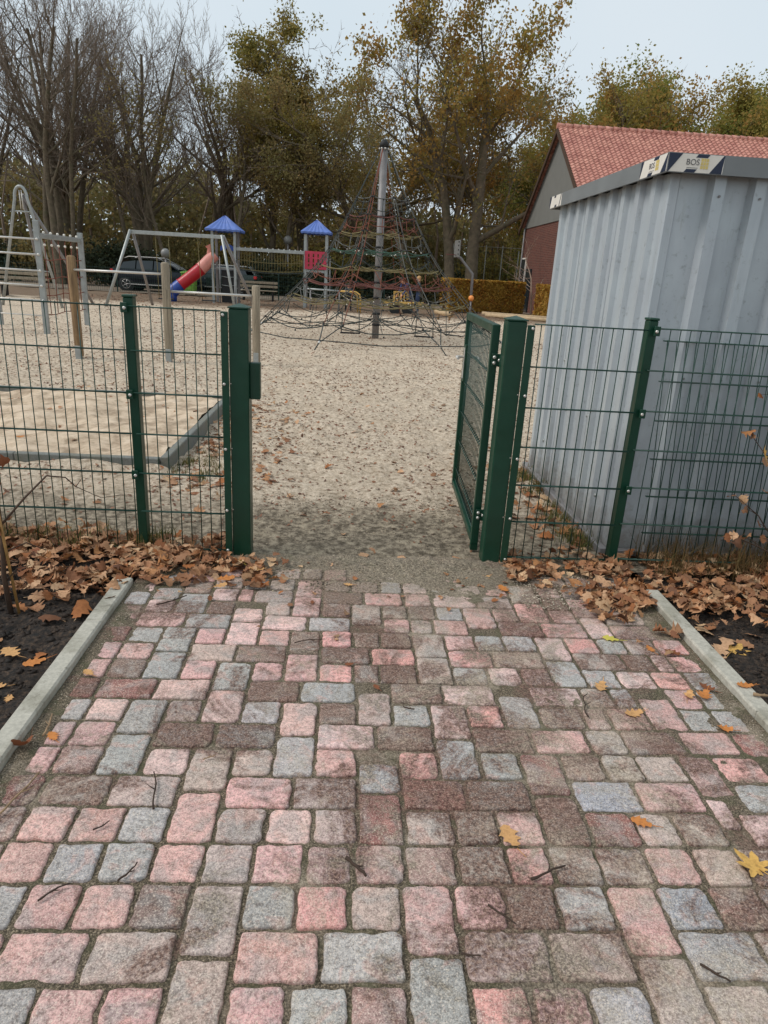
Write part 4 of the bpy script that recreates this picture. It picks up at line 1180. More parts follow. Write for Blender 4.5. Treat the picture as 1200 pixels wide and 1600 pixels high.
# ---- single leaves on the stones and soil, each its own object
def one_leaf(label, x, y, size, mat, rz, kindm='oak', curl=.35, tilt=(0, 0), z=.004, seed=0, group='single leaves lying on the paving', cat='leaf'):
    rng = random.Random(seed + int(x * 1000))
    mb = MB()
    pts = []
    if kindm == 'oak':
        tv, tf = oak_template(14, rng.choice((3.2, 3.6, 4.1)), rng.uniform(.28, .36))
        for p in tv:
            pts.append(Vector(p))
        faces = [tuple(f) for f in tf]
    else:   # five-lobed maple leaf
        ang = [-90, -62, -40, -12, 12, 40, 62, 90, 118, 140, 168, 192, 220, 242]
        rad = [.10, .30, .20, .48, .24, .60, .30, .68, .30, .60, .24, .48, .20, .30]
        n = len(ang); m_ = 3
        out = []
        for i in range(n):
            a0, a1 = ang[i], ang[(i + 1) % n] + (360 if i == n - 1 else 0)
            r0, r1 = rad[i], rad[(i + 1) % n]
            for t in range(3):
                s_ = t / 3
                a = radians(a0 + (a1 - a0) * s_); r = r0 + (r1 - r0) * s_ + (.035 if t == 1 else -.015 if t == 2 else 0)
                out.append((r * cos(a), r * sin(a)))
        N = len(out)
        pts = [Vector((0, 0, 0))]
        for ring in (.35, .7, 1.0):
            pts += [Vector((u * ring, v_ * ring, 0)) for u, v_ in out]
        faces = [(0, 1 + i, 1 + (i + 1) % N) for i in range(N)]
        for r in range(2):
            for i in range(N):
                faces.append((1 + r * N + i, 1 + (r + 1) * N + i, 1 + (r + 1) * N + (i + 1) % N, 1 + r * N + (i + 1) % N))
    c1, c2, c3 = rng.uniform(.3, 1) * curl, rng.uniform(-1, 1) * curl, rng.uniform(-1, 1) * curl
    for p in pts:
        p.z += c1 * (p.x ** 2 + p.y ** 2) * .9 + c2 * p.x * p.y + c3 * p.y ** 2 * .5 + rng.gauss(0, .006)
        if kindm != 'oak':
            p.z += .04 * sin(math.atan2(p.y, p.x) * 5) * p.length
    Rm = Matrix.Rotation(rz, 3, 'Z') @ Matrix.Rotation(tilt[0], 3, 'X') @ Matrix.Rotation(tilt[1], 3, 'Y')
    P = [Rm @ (p * size) for p in pts]
    zmin = min(p.z for p in P)
    P = [p + Vector((x, y, z - zmin)) for p in P]
    mb.add(P, faces, True)
    st = [Rm @ (Vector((0, -.5 if kindm == 'oak' else -.08, 0)) * size), Rm @ (Vector((.03, -.75 if kindm == 'oak' else -.45, .02)) * size), Rm @ (Vector((.08, -.95 if kindm == 'oak' else -.8, .03)) * size)]
    mb.tube([p + Vector((x, y, z - zmin + .001)) for p in st], [.0014, .0011, .0009], 5)
    o = mb.build('fallen_leaf', mat, origin=(x, y, z), fix=False)
    tag(o, label, cat, group)
    return o
LV = [
 ('tan five-lobed oak leaf face up on a pink paver, largest in the lower middle', .48, -1.89, .078, 'lf_tan', .3, 'oak'),
 ('narrow orange-brown curled oak leaf in the lower right of the paving', .87, -1.83, .060, 'lf_orange', 1.1, 'oak'),
 ('big yellow maple leaf with a long stalk at the right edge of the paving', 1.115, -1.985, .095, 'lf_yellow', .55, 'maple'),
 ('pale tan lobed leaf on a pink paver below the right leaf heap', 1.05, -1.32, .075, 'lf_tan', 1.9, 'oak'),
 ('large rust-brown curled leaf on top of the trio near the right kerb', 1.365, -1.20, .075, 'lf_orange', 2.4, 'oak'),
 ('dark brown curled leaf at the back of the trio near the right kerb', 1.40, -1.15, .06, 'lf_darkb', .8, 'oak'),
 ('light brown leaf left in the trio near the right kerb', 1.30, -1.21, .055, 'lf_tan', -.6, 'oak'),
 ('small brown leaf with a long stalk in front of the trio, near the right kerb', 1.34, -1.40, .055, 'lf_orange', 1.3, 'oak'),
 ('pale tan oak leaf on a grey paver right of the middle', .99, -1.15, .072, 'lf_tan', 2.6, 'oak'),
 ('bright yellow-green lobed leaf at the foot of the right leaf heap', 1.16, -.79, .07, 'lf_ygreen', 1.2, 'oak'),
 ('small rusty leaf just right of the yellow-green leaf', 1.30, -.87, .05, 'lf_orange', .2, 'oak'),
 ('brown crinkled leaf between the heap and the right kerb', 1.385, -.89, .065, 'lf_darkb', 1.0, 'oak'),
 ('small dark crumpled leaf alone in the middle of the paving', .14, -1.19, .035, 'lf_darkb', .5, 'oak'),
 ('tiny brown leaf scrap just above the middle of the paving', .04, -1.04, .035, 'lf_darkb', 1.9, 'oak'),
 ('small tan leaf near the sandy threshold of the gateway', .03, -.33, .045, 'lf_tan', 1.4, 'oak'),
 ('reddish-brown leaf on a pink paver left of the threshold', -.13, -.53, .034, 'lf_darkb', .1, 'oak'),
 ('yellow-tan oak leaf beside the left kerb', -.905, -1.14, .050, 'lf_tan', .9, 'oak'),
 ('orange leaf on the grey pavers at the left heap edge', -.545, -.36, .085, 'lf_orange', 2.0, 'oak'),
 ('light brown leaf below the orange leaf at the left heap edge', -.56, -.44, .07, 'lf_tan', -.9, 'oak'),
 ('bright yellow-green leaf on the left heap by the gate post', -.50, -.155, .055, 'lf_ygreen', .4, 'oak'),
 ('brown leaf with curled edges at the right corner of the left heap', -.42, -.24, .08, 'lf_tan', 1.5, 'oak'),
 ('large pale yellow maple leaf on the right bed beside the kerb', 1.685, -.83, .12, 'lf_yellow', -.9, 'maple'),
 ('dark curled leaf leaning on the inner face of the left kerb', -.945, -1.56, .085, 'lf_darkb', 2.9, 'oak'),
 ('small orange leaf beside the curled leaf at the left kerb', -.885, -1.50, .05, 'lf_orange', .7, 'oak'),
 ('tan leaf on dark soil nearest the left edge', -1.25, -.99, .09, 'lf_tan', 1.0, 'oak'),
 ('orange-tan lobed leaf on dark soil beside the left kerb', -1.14, -1.04, .085, 'lf_orange', 2.2, 'oak'),
 ('pale brown leaf lowest on the dark soil left of the kerb', -1.13, -1.27, .045, 'lf_tan', .2, 'oak'),
 ('small light leaf in the middle of the dark soil strip', -1.20, -1.20, .06, 'lf_tan', 1.7, 'oak'),
 ('orange-brown leaf right of the threshold on the paving', .79, -.33, .075, 'lf_orange', .4, 'oak'),
 ('tan leaf just above the orange-brown leaf near the threshold', .72, -.20, .07, 'lf_tan', 2.2, 'oak'),
 ('tan leaf resting on the top of the right kerb', 1.535, -1.17, .065, 'lf_orange', 1.6, 'oak'),
 ('brown maple-like leaf on the right bed below the yellow one', 1.80, -1.0, .085, 'lf_orange', .6, 'oak'),
 ('orange oval leaf lying on the sandbox sand', -2.60, 2.15, .11, 'lf_orange', 1.5, 'oak'),
]
for i, (lb, x, y, s_, mm, rz, kd) in enumerate(LV):
    zz = .004
    curl = .45
    if 'kerb' in lb and 'top of' in lb: zz = .033
    if ' soil' in lb or ' bed' in lb: zz = float(soil_z(np.array([x]), np.array([y]))[0]) + .006
    if 'sandbox sand' in lb: zz = float(box_z(np.array([x]), np.array([y]))[0]) + .002
    if 'heap by' in lb or 'left heap' in lb: zz = .03
    tl_ = (0, 0)
    if 'trio' in lb: curl = .9; zz = .006
    if 'leaning' in lb: curl = 1.3; tl_ = (.5, .5)
    one_leaf(lb, x, y, s_, M[mm], rz, kd, curl, tl_, zz, i, 'single fallen leaves')

# ---- twigs on the paving
TW = [
 ('thin dark twig on the pink paver in the lower left corner', (-.677, -2.098), (-.623, -2.05), .0022, 'twig'),
 ('short dark twig with a bud scale on a pale grey paver, lower left', (-.513, -2.04), (-.483, -1.987), .0022, 'twig'),
 ('small curved twig on a pink paver, left side', (-.629, -1.881), (-.595, -1.852), .0018, 'twig'),
 ('thick stubby dark twig in the lower middle', (.036, -1.968), (.087, -2.023), .004, 'twig'),
 ('knobbly twig along a joint right of the tan oak leaf', (.504, -2.029), (.602, -1.987), .003, 'twig'),
 ('slender dark twig crossing a joint in the lower right middle', (.379, -2.103), (.435, -2.155), .0022, 'twig'),
 ('small twig at the bottom edge right of the tall grey paver', (.296, -2.225), (.337, -2.237), .002, 'twig'),
 ('dark twig in the joint at the bottom right corner', (.831, -2.252), (.877, -2.296), .0026, 'twig'),
 ('long brown twig across grey pavers near the left leaf heap', (-.808, -.601), (-.696, -.512), .0032, 'twig'),
 ('long pale bent twig lying beside the left kerb at the picture edge', (-.888, -1.836), (-.859, -1.667), .0028, 'twig_pale'),
 ('pale bent twig in the grit next to the curled leaf at the left kerb', (-.915, -1.504), (-.927, -1.396), .0028, 'twig_pale'),
 ('upright looking dark twig crossing a mauve paver, left of the middle', (-.49, -1.804), (-.528, -1.66), .0024, 'twig'),
 ('very short dark twig on a grey paver in the middle', (.23, -1.312), (.266, -1.333), .0024, 'twig'),
 ('forked dry twig on dirty pavers right of the middle', (.871, -1.349), (.915, -1.214), .0022, 'twig'),
 ('short broken stick lying across the right kerb', (1.529, -1.232), (1.585, -1.25), .005, 'twig_pale'),
 ('thin twig across the pink paver left of the threshold leaves', (-.18, -.90), (-.06, -.86), .0018, 'twig'),
 ('little pale straw in front of the tall grey paver, left side', (-.40, -1.60), (-.365, -1.585), .0018, 'twig_pale'),
]
for i, (lb, a, b_, r, mm) in enumerate(TW):
    rng = random.Random(i + 40)
    z = .005 + r if 'kerb' not in lb or 'across' not in lb else .038
    A_, B_ = Vector((a[0], a[1], z)), Vector((b_[0], b_[1], z + rng.uniform(0, .006)))
    nrm = Vector((-(B_ - A_).y, (B_ - A_).x, 0))
    pts = []
    bend = rng.uniform(-.16, .16)
    for k in range(7):
        t = k / 6
        pts.append(A_.lerp(B_, t) + nrm * bend * 4 * t * (1 - t) * .6 + nrm * rng.gauss(0, .018) + Vector((0, 0, rng.uniform(0, .0012))))
    mb = MB(); mb.tube(pts, [1.25 * r * (1 - .4 * k / 6) * rng.uniform(.85, 1.2) for k in range(7)], 7)
    q = pts[3]
    d2 = ((B_ - A_).normalized() + nrm.normalized() * rng.choice((-.9, .9))).normalized() * (B_ - A_).length * .22
    mb.tube([q, q + d2 * .6, q + d2 + Vector((0, 0, .002))], [r * .7, r * .55, r * .35], 6)
    o = mb.build('twig', M[mm], origin=(A_.x, A_.y, .004), fix=False)
    tag(o, lb, 'twig', 'twigs on the paving')

# ---- grass tufts
def blades(name, X, Y, Z, h0, h1, mat, seed, wd=.0025, lean=.35):
    rng = np.random.default_rng(seed); n = len(X)
    h = rng.uniform(h0, h1, n); a = rng.uniform(0, 6.28, n); l = rng.normal(0, lean, n) * h; b = rng.uniform(0, 6.28, n)
    ex, ey = np.cos(a) * wd, np.sin(a) * wd
    V = []
    for t, w_ in ((0, 1), (.5, .8), (1, .15)):
        ox, oy = np.cos(b) * l * t * t, np.sin(b) * l * t * t
        z = Z + h * (t - .25 * t * t * np.abs(l / h))
        V += [np.stack([X + ox - ex * w_, Y + oy - ey * w_, z], 1), np.stack([X + ox + ex * w_, Y + oy + ey * w_, z], 1)]
    V = np.stack(V, 1).reshape(-1, 3)
    F = np.array([(0, 1, 3, 2), (2, 3, 5, 4)])
    F = (F[None] + (np.arange(n) * 6)[:, None, None]).reshape(-1, 4)
    return tag(np_mesh(name, V, F, mat), kind='stuff')
def clumps(n, per, x0, x1, y0, y1, sd):
    cx = R.uniform(x0, x1, n); cy = R.uniform(y0, y1, n)
    X = (cx[:, None] + R.normal(0, sd, (n, per))).ravel(); Y = (cy[:, None] + R.normal(0, sd, (n, per))).ravel()
    return X, Y
X, Y = clumps(46, 26, -2.9, -.95, -.02, .16, .03)
blades('grass', X, Y, 0 * X - .005, .05, .13, M['grass'], 1)
X, Y = clumps(40, 22, 1.3, 1.47, .25, 1.9, .03)
blades('grass', X, Y, 0 * X - .005, .03, .09, M['grass'], 2)
X, Y = clumps(95, 26, 1.62, 3.9, -.12, .12, .035)
blades('dry_grass', X, Y, 0 * X - .01, .07, .26, M['drygrass'], 3, .002, .5)
X, Y = clumps(30, 18, -1.26, -.95, 1.3, 2.1, .03)
blades('grass', X, Y, 0 * X - .005, .02, .06, M['grass'], 4)
X, Y = clumps(12, 14, -4.5, -1.3, 1.40, 1.46, .02)
blades('grass', X, Y, 0 * X - .005, .02, .07, M['grass'], 5)

# ---- young sapling with a bamboo stake in the left bed
sp = thing('sapling', 'young leafless sapling tied to a bamboo stake in the left bed', 'sapling', (-1.405, -.655, 0))
mb = MB()
mb.tube([(-1.405, -.655, -.03), (-1.41, -.66, .15), (-1.40, -.65, .32), (-1.415, -.62, .45), (-1.40, -.60, .62)], [.012, .010, .009, .008, .004], 8)
mb.tube([(-1.41, -.65, .36), (-1.34, -.55, .46), (-1.27, -.48, .54), (-1.20, -.46, .53), (-1.16, -.46, .49)], [.005, .0045, .004, .003, .002], 7)
mb.tube([(-1.16, -.46, .49), (-1.13, -.46, .53)], [.002, .001], 5)
mb.tube([(-1.16, -.46, .49), (-1.06, -.45, .44), (-.97, -.44, .455)], [.002, .0015, .001], 5)
mb.tube([(-1.41, -.65, .25), (-1.33, -.60, .28), (-1.26, -.58, .24)], [.004, .003, .002], 6)
mb.tube([(-1.41, -.66, .12), (-1.35, -.66, .19), (-1.30, -.65, .2)], [.003, .002, .0015], 6)
mb.build('stem', M['stem'], sp, fix=False)
mb = MB(); mb.tube([(-1.37, -.655, -.03), (-1.392, -.655, .3), (-1.40, -.66, .5)], [.006, .006, .005], 8); mb.build('bamboo_stake', M['bamboo'], sp, fix=False)
X = np.array([-1.415, -1.40, -1.30, -1.36, -1.34, -1.40]); Y = np.array([-.62, -.6, -.57, -.62, -.64, -.66]); Z = np.array([.52, .60, .23, .25, .17, .34])
scatter_leaves('leaves', X, Y, Z, .075, M['lf_darkb'], 12, tilt=1.0, curl=1.2, kind=None, parent=sp)

# ---- shrub entering from the right edge
sh = thing('shrub', 'bare thorny shrub with a few brown and yellow leaves at the right picture edge', 'shrub', (2.40, -.12, 0))
mb = MB(); tips = []
rng = random.Random(8)
for (a, ln, up_) in ((2.9, .35, .75), (3.3, .30, .62), (2.6, .25, .95), (3.0, .36, .42), (3.5, .22, .9), (1.2, .3, .8), (.2, .3, .9), (3.1, .42, .26), (-1.8, .3, .6)):
    p = Vector((2.40, -.12, -.02)); pts = [p.copy()]
    for k in range(6):
        t = (k + 1) / 6
        p = Vector((2.40 + cos(a) * ln * t ** 1.6, -.12 + sin(a) * ln * t ** 1.6, up_ * t)) + Vector((rng.gauss(0, .012), rng.gauss(0, .012), 0))
        pts.append(p.copy())
        if k > 1:
            d = Vector((cos(a + rng.uniform(-1.2, 1.2)), sin(a + rng.uniform(-1.2, 1.2)), rng.uniform(-.1, .6))) * rng.uniform(.05, .13)
            mb.tube([p, p + d * .6 + Vector((0, 0, .004)), p + d], [.0022, .0017, .001], 5); tips.append(p + d)
    tips.append(p)
    mb.tube(pts, [.007, .006, .005, .0045, .004, .003, .002], 6)
mb.build('stems', M['stem'], sh, fix=False)
tp = np.array([list(t) for t in tips])
sel = R.random(len(tp)) < .8
scatter_leaves('leaves', tp[sel, 0], tp[sel, 1], tp[sel, 2] - .02, .062, M['litter'], 14, tilt=.9, curl=.9, kind=None, parent=sh)
o = one_leaf('', 2.06, -.14, .085, M['lf_yellow'], .8, 'maple', .5, (1.1, .2), .66, 3); 
for k_ in ('label', 'category', 'group'):
    if k_ in o: del o[k_]
o.name = 'leaf'; o.parent = sh; o.location = Vector(o.location) - Vector(sh.location)
# ================================================================== playground equipment
def seg(name, mat, parent, pts, r, n=8):
    mb = MB(); mb.tube(pts, r, n); return mb.build(name, mat, parent, fix=False)
# ---- three stepped pull-up posts with two bars
hb = thing('pull_up_bars', 'two stepped pull-up bars between three round timber posts behind the sandbox', 'pull-up bars', (-2.75, 7.35, 0))
for (x, y, h, mt, cap) in ((-4.02, 7.22, 1.44, 'postwood', 0), (-2.735, 7.35, 1.42, 'greywood', 0), (-1.44, 7.45, 1.17, 'greywood', 1)):
    mb = MB(); r = .062
    mb.lathe((x, y, 0), [(r * .98, .04), (r, h * .5), (r * .98, h - .02), (r * .7, h), (0.0, h + .006)], 16)
    p = mb.build('post', M[mt], hb, fix=True)
    f = MB(); f.box((x - .0, y - r * .86, .06), (.075, .03, .26), bev=.003); f.box((x, y, .01), (.07, .05, .12)); f.build('post_shoe', M['galv'], p)
seg('bar', M['alu'], hb, [(-3.985, 7.19, 1.252), (-2.77, 7.33, 1.258)], .017, 10)
seg('bar', M['alu'], hb, [(-2.70, 7.36, 1.022), (-1.50, 7.42, 1.018)], .017, 10)

# ---- climbing frame: steel posts, rungs and red rope net
cf = thing('jungle_gym', 'square steel climbing structure with tube rungs and a red rope net on the far left', 'jungle gym', (-6.2, 11.5, 0))
for (x, y, h) in ((-5.92, 10.68, 2.03), (-5.93, 12.85, 1.92), (-7.47, 12.1, 1.0), (-7.35, 10.75, 2.0)):
    mb = MB(); mb.box((x, y, h / 2 - .05), (.10, .10, h + .1), Matrix.Rotation(.12, 3, 'Z'), bev=.006); mb.build('post', M['galv'], cf)
mb = MB(); mb.box((-5.925, 11.76, 1.765), (.07, 2.06, .09), bev=.005); mb.build('top_beam', M['galv'], cf)
for i, z in enumerate((1.70, 1.43, 1.14, .87, .60, .32)):
    seg('rung', M['alu'], cf, [(-7.35, 10.72, z + .01), (-5.92, 10.64, z)], .019 if i < 5 else .012)
    if i < 5:
        b = MB(); b.ball((-5.90, 10.60, z), .026, 8, 6); b.build('bolt_cap', M['alu'], cf)
net = MB(); kn = []
ys = np.linspace(10.98, 12.62, 6)
for k, y_ in enumerate(ys):
    net.tube([(-5.925, y_, 1.72), (-5.93 + .02 * sin(k), y_, 1.1), (-5.925, y_, .34)], .009, 6)
    kn.append((-5.925, y_, 1.83)); kn.append((-5.925, y_, 1.61))
for z in (1.36, 1.02, .70, .34):
    net.tube([(-5.93, 10.73, z), (-5.94, 11.2, z - .03), (-5.93, 11.75, z + .01), (-5.94, 12.3, z - .03), (-5.93, 12.8, z)], .009, 6)
net.build('rope_net', M['rope_brown'], cf, fix=False)
for q in kn:
    b = MB(); b.ball(q, .026, 8, 6); b.build('ball_cap', M['white'], cf)

# ---- tall arched tube frame behind it
af = thing('play_arch', 'tall round-topped steel tube arch standing behind the square climbing structure', 'play arch', (-9.6, 18.6, 0))
def arch(xc, y, h, wd, top, dy=0):
    pts = [(xc - wd, y, -.05)]
    pts += [(xc - top, y + dy, h - .32)]
    for a in range(0, 181, 20):
        pts.append((xc - cos(radians(a)) * top, y + dy, h - .30 + sin(radians(a)) * .30))
    pts += [(xc + wd, y, -.05)]
    return pts
seg('arch_tube', M['galv'], af, arch(-9.35, 18, 3.2, .86, .17), .042, 10)
seg('arch_tube', M['galv_dark'], af, [(-9.35, 18.1, 3.0), (-8.9, 19.4, 1.4), (-8.5, 20.6, -.05)], .045, 10)
seg('arch_tube', M['galv_dark'], af, [(-9.35, 18.12, 3.0), (-9.7, 19.4, 1.4), (-10.0, 20.6, -.05)], .045, 10)
for z, a, b_ in ((2.55, -9.6, -9.12), (1.42, -9.9, -8.9), (.98, -9.92, -8.7)):
    seg('cross_tube', M['galv'], af, [(a, 17.99, z), (b_, 17.99, z)], .022, 8)
for dx in (-.03, .03):
    seg('hanger', M['alu'], af, [(-9.35 + dx, 18.0, 3.1), (-9.35 + dx, 18.0, 2.6)], .015, 6)

# ---- double swing
sw = thing('swing_set', 'galvanised steel swing frame with two seats on thin ropes left of the slide tower', 'swing', (-5.6, 20.2, 0))
yb = 20.0
bm_z = 2.26
mb = MB(); mb.box((-5.57, yb, bm_z), (2.86, .09, .11), Matrix.Rotation(0, 3, 'Z'), bev=.006); mb.build('top_beam', M['galv'], sw)
for (tx, bx0, bx1) in ((-6.97, -7.82, -6.95), (-4.16, -3.72, -3.45)):
    seg('leg', M['galv'], sw, [(tx, yb - .06, bm_z + .06), (bx0, yb - .35, -.05)], .052, 4)
    seg('leg', M['galv_dark'], sw, [(tx + .02, yb + .06, bm_z + .04), (bx1 + (0 if tx < -6 else .1), yb + 1.9, -.05)], .052, 4)
for k, (xa, sy) in enumerate(((-6.25, .15), (-4.95, .55))):
    s_ = MB(); s_.box((xa + .22, yb + sy, .30), (.46, .2, .035), bev=.01); so_ = s_.build('swing_seat', M['black'], sw)
    for dx in (0, .44):
        seg('rope', M['rope_yel'], so_, [(xa + dx * .9 + .02, yb, bm_z - .06), (xa + dx, yb + sy, .31)], .011, 5)

# ---- slide tower, rope bridge and second tower
def roof_cone(parent, c, z0, z1, half, mat):
    mb = MB()
    N = 24; vs = []; fs = []
    prof = [(1.0, z0 - .07), (1.02, z0), (.52, z0 + (z1 - z0) * .5), (.16, z1 - .05), (0.02, z1)]
    def rad(a):
        s_ = max(abs(cos(a)), abs(sin(a)))
        return 1 / s_ * .92 + .08
    for pr, z in prof:
        for k in range(N * 2):
            a = 2 * pi * k / (N * 2)
            r = half * pr * (rad(a) if pr > .3 else 1) * (1 + (.012 if k % 2 else -.012) * (1 if pr > .1 else 0))
            vs.append((c[0] + r * cos(a), c[1] + r * sin(a), z + (.018 if k % 2 else 0)))
    M2 = N * 2
    for i in range(len(prof) - 1):
        for k in range(M2):
            fs.append((i * M2 + k, i * M2 + (k + 1) % M2, (i + 1) * M2 + (k + 1) % M2, (i + 1) * M2 + k))
    mb.add(vs, fs)
    return mb.build('roof', mat, parent, fix=True)
t1 = thing('slide_tower', 'play tower with blue pyramid roof and a pink, red and blue tube slide', 'play tower', (-5.1, 25.7, 0))
tx, ty = -5.06, 25.75
for dx in (-.43, .43):
    for dy in (-.43, .43):
        mb = MB(); mb.box((tx + dx, ty + dy, 1.33), (.095, .095, 2.76), bev=.006); mb.build('post', M['galv'] if dy < 0 else M['galv_dark'], t1)
roof_cone(t1, (tx, ty), 2.72, 3.24, .68, M['blueroof'])
mb = MB(); mb.box((tx, ty, 1.30), (.76, .76, .06)); mb.build('platform', M['galv_dark'], t1)
mb = MB(); mb.box((tx + .05, ty - .385, 1.34), (.70, .02, .035)); mb.build('rail', M['galv'], t1)
# blue arched panel
mb = MB()
n = 10; vs = []; fs = []
for k in range(n + 1):
    a = k / n; x = tx - .14 + a * .52; top = 2.12 + .10 * sin(pi * a)
    vs += [(x, ty - .40, top), (x, ty - .40, top - .17), (x, ty - .37, top), (x, ty - .37, top - .17)]
for k in range(n):
    a = k * 4; b_ = a + 4
    fs += [(a, b_, b_ + 1, a + 1), (a + 2, a + 3, b_ + 3, b_ + 2), (a, a + 2, b_ + 2, b_), (a + 1, b_ + 1, b_ + 3, a + 3)]
mb.add(vs, fs).build('arch_panel', M['blueslide'], t1)
# black ladder wall with rungs
mb = MB(); mb.box((tx + .14, ty - .30, .64), (.54, .03, 1.22)); mb.build('climbing_wall', M['black'], t1)
for z in (.35, .68, 1.0):
    seg('rung', M['galv'], t1, [(tx - .12, ty - .34, z + .015), (tx + .14, ty - .37, z - .015), (tx + .40, ty - .34, z + .015)], .014, 6)
seg('grab_rail', M['galv_dark'], t1, [(tx - .16, ty - .5, 0), (tx - .16, ty - .46, 1.75)], .02, 6)
seg('grab_rail', M['galv_dark'], t1, [(tx + .42, ty - .5, 0), (tx + .42, ty - .46, .9)], .02, 6)
# tube slide: a spiral chute top, then a straight tube down to the left, into a mouth
def chute(name, path, rad, mat, n=14, open_top=False):
    mb = MB()
    mb.tube(path, rad, n, cap=False)
    return mb.build(name, mat, t1, fix=False)
SL = [(-5.42, 25.5, 1.80), (-5.62, 25.45, 1.62), (-5.80, 25.4, 1.42), (-5.98, 25.35, 1.24)]
SL2 = [(-5.98, 25.35, 1.24), (-6.35, 25.25, .93), (-6.72, 25.15, .63)]
SL3 = [(-6.72, 25.15, .63), (-6.95, 25.1, .44), (-7.12, 25.1, .26), (-7.24, 25.1, .20)]
sl = chute('slide', SL, [.20, .225, .235, .235], M['pinkslide'])
o = MB(); o.tube([(-5.62, 25.5, 1.48), (-5.63, 25.5, 1.75), (-5.60, 25.48, 2.02), (-5.66, 25.46, 2.15)], [.16, .13, .12, .15], 14, cap=False); o.build('slide_hood', M['pinkslide'], t1, fix=False)
chute('slide', SL2, [.24, .232, .232], M['redslide'])
chute('slide', SL3, [.235, .24, .245, .25], M['blueslide'])
o = MB(); o.lathe((-7.12, 25.1, -.03), [(.0, .02), (.235, 0), (.25, .26), (.20, .40)], 16); o.build('slide_mouth', M['blueslide'], t1)
for q, r in ((SL[3], .255), (SL2[2], .25)):
    d = Vector((-.37, -.1, -.31)).normalized() * .02
    c = MB(); c.tube([Vector(q) - d, Vector(q) + d], r, 16); c.build('flange', M['redslide'], t1, fix=False)
# second tower
t2 = thing('climbing_tower', 'small play tower with a blue pyramid roof and a pink-red slotted panel', 'play tower', (-1.5, 25.9, 0))
ux, uy = -1.52, 25.95
for dx in (-.40, .43):
    for dy in (-.40, .40):
        mb = MB(); mb.box((ux + dx, uy + dy, 1.36), (.11, .11, 2.8), bev=.006); mb.build('post', M['galv'] if dy < 0 else M['galv_dark'], t2)
roof_cone(t2, (ux + .02, uy), 2.84, 3.30, .60, M['blueroof'])
mb = MB(); mb.box((ux, uy, 1.36), (.70, .70, .06)); mb.build('platform', M['galv_dark'], t2)
mb = MB(); mb.box((ux + .01, uy - .42, 1.40), (.72, .03, .09), bev=.003); mb.build('rail', M['galv'], t2)
# red panel with slots (built as frame and strips so the slots are open)
mb = MB(); px0, px1, pz0, pz1, py = ux - .41, ux + .45, 1.47, 2.14, uy - .475
cols_ = 4; sw_ = .055; gap = (px1 - px0 - cols_ * sw_) / (cols_ + 1)
x = px0
for k in range(cols_ + 1):
    mb.box((x + gap / 2, py, (pz0 + pz1) / 2), (gap, .03, pz1 - pz0)); x += gap
    if k < cols_:
        for (a, b_) in ((pz0, pz0 + .1), (pz0 + .2, pz0 + .25), (pz0 + .40, pz0 + .45), (pz1 - .1, pz1)):
            mb.box((x + sw_ / 2, py, (a + b_) / 2), (sw_ - .001, .028, b_ - a))
        x += sw_
mb.build('slotted_panel', M['redpanel'], t2)
seg('ladder_side', M['galv_dark'], t2, [(ux + .62, uy - .5, 0), (ux + .58, uy - .45, 1.9)], .02, 6)
for k in range(6):
    seg('ladder_rung', M['galv_dark'], t2, [(ux + .48, uy - .46, .25 + k * .25), (ux + .6, uy - .48, .25 + k * .25)], .012, 5)
# rope bridge between the towers
rb = thing('rope_bridge', 'long rope bridge with yellowish vertical ropes between the two blue-roofed towers', 'rope bridge', (-3.2, 25.6, 0))
mb = MB(); mb.box((-3.27, 25.36, 2.06), (2.62, .09, .12), bev=.006); mb.build('top_beam', M['galv'], rb)
for k in range(12):
    b = MB(); b.ball((-4.45 + k * .215, 25.36, 2.13), .024, 8, 5); b.build('ball_cap', M['alu'], rb)
mb = MB()
for k in range(24):
    x = -4.5 + k * .108
    mb.tube([(x, 25.36, 2.0), (x + .01 * sin(k), 25.38, 1.6), (x, 25.4, 1.34 - .08 * sin(pi * (k / 23)))], .010, 5)
for z in (1.68, 1.36):
    mb.tube([(-4.55 + t * 2.55 / 10, 25.4, z - .08 * sin(pi * t / 10)) for t in range(11)], .014, 5)
mb.build('rope_net', M['rope_yel'], rb, fix=False)
mb = MB()
for k in range(20):
    x = -4.48 + k * .13
    mb.box((x, 25.62, 1.30 - .07 * sin(pi * k / 19)), (.105, .5, .035))
mb.build('deck_planks', M['rope_dark'], rb)

# ---- big rope pyramid
rp = thing('rope_pyramid', 'tall rope climbing pyramid on a thick grey steel mast in the middle of the sand', 'climbing net', (.57, 13.28, 0))
cx, cy, H = .57, 13.28, 4.0
mb = MB(); mb.tube([(cx, cy, -.1), (cx, cy, 4.03)], .082, 18); mb.build('mast', M['galv_dark'], rp, fix=False)
mb = MB(); mb.tube([(cx, cy, 4.035), (cx, cy, 4.12), (cx, cy, 4.18)], [.11, .09, .05], 14); mb.build('mast_cap', M['black'], rp, fix=False)
for k in range(8):
    a = 2 * pi * k / 8 + .2
    b = MB(); b.ball((cx + .10 * cos(a), cy + .10 * sin(a), 4.0), .022, 8, 5); b.build('shackle', M['alu'], rp)
AZ = [radians(a) for a in (159, 204, 249, 294, 339, 24, 69, 114)]
prof = [(.09, 4.0), (.60, 2.99), (.80, 2.62), (.99, 2.28), (1.20, 1.92), (1.47, 1.57), (1.78, 1.24), (2.15, .88), (2.62, .42)]
def P_(a, r, z): return Vector((cx + r * cos(a), cy + r * sin(a), z))
rngp = random.Random(4)
cols2 = ['rope_gry', 'rope_gry', 'rope_red', 'rope_yel', 'rope_grn', 'rope_yel', 'rope_red', 'rope_yel', 'rope_dark']
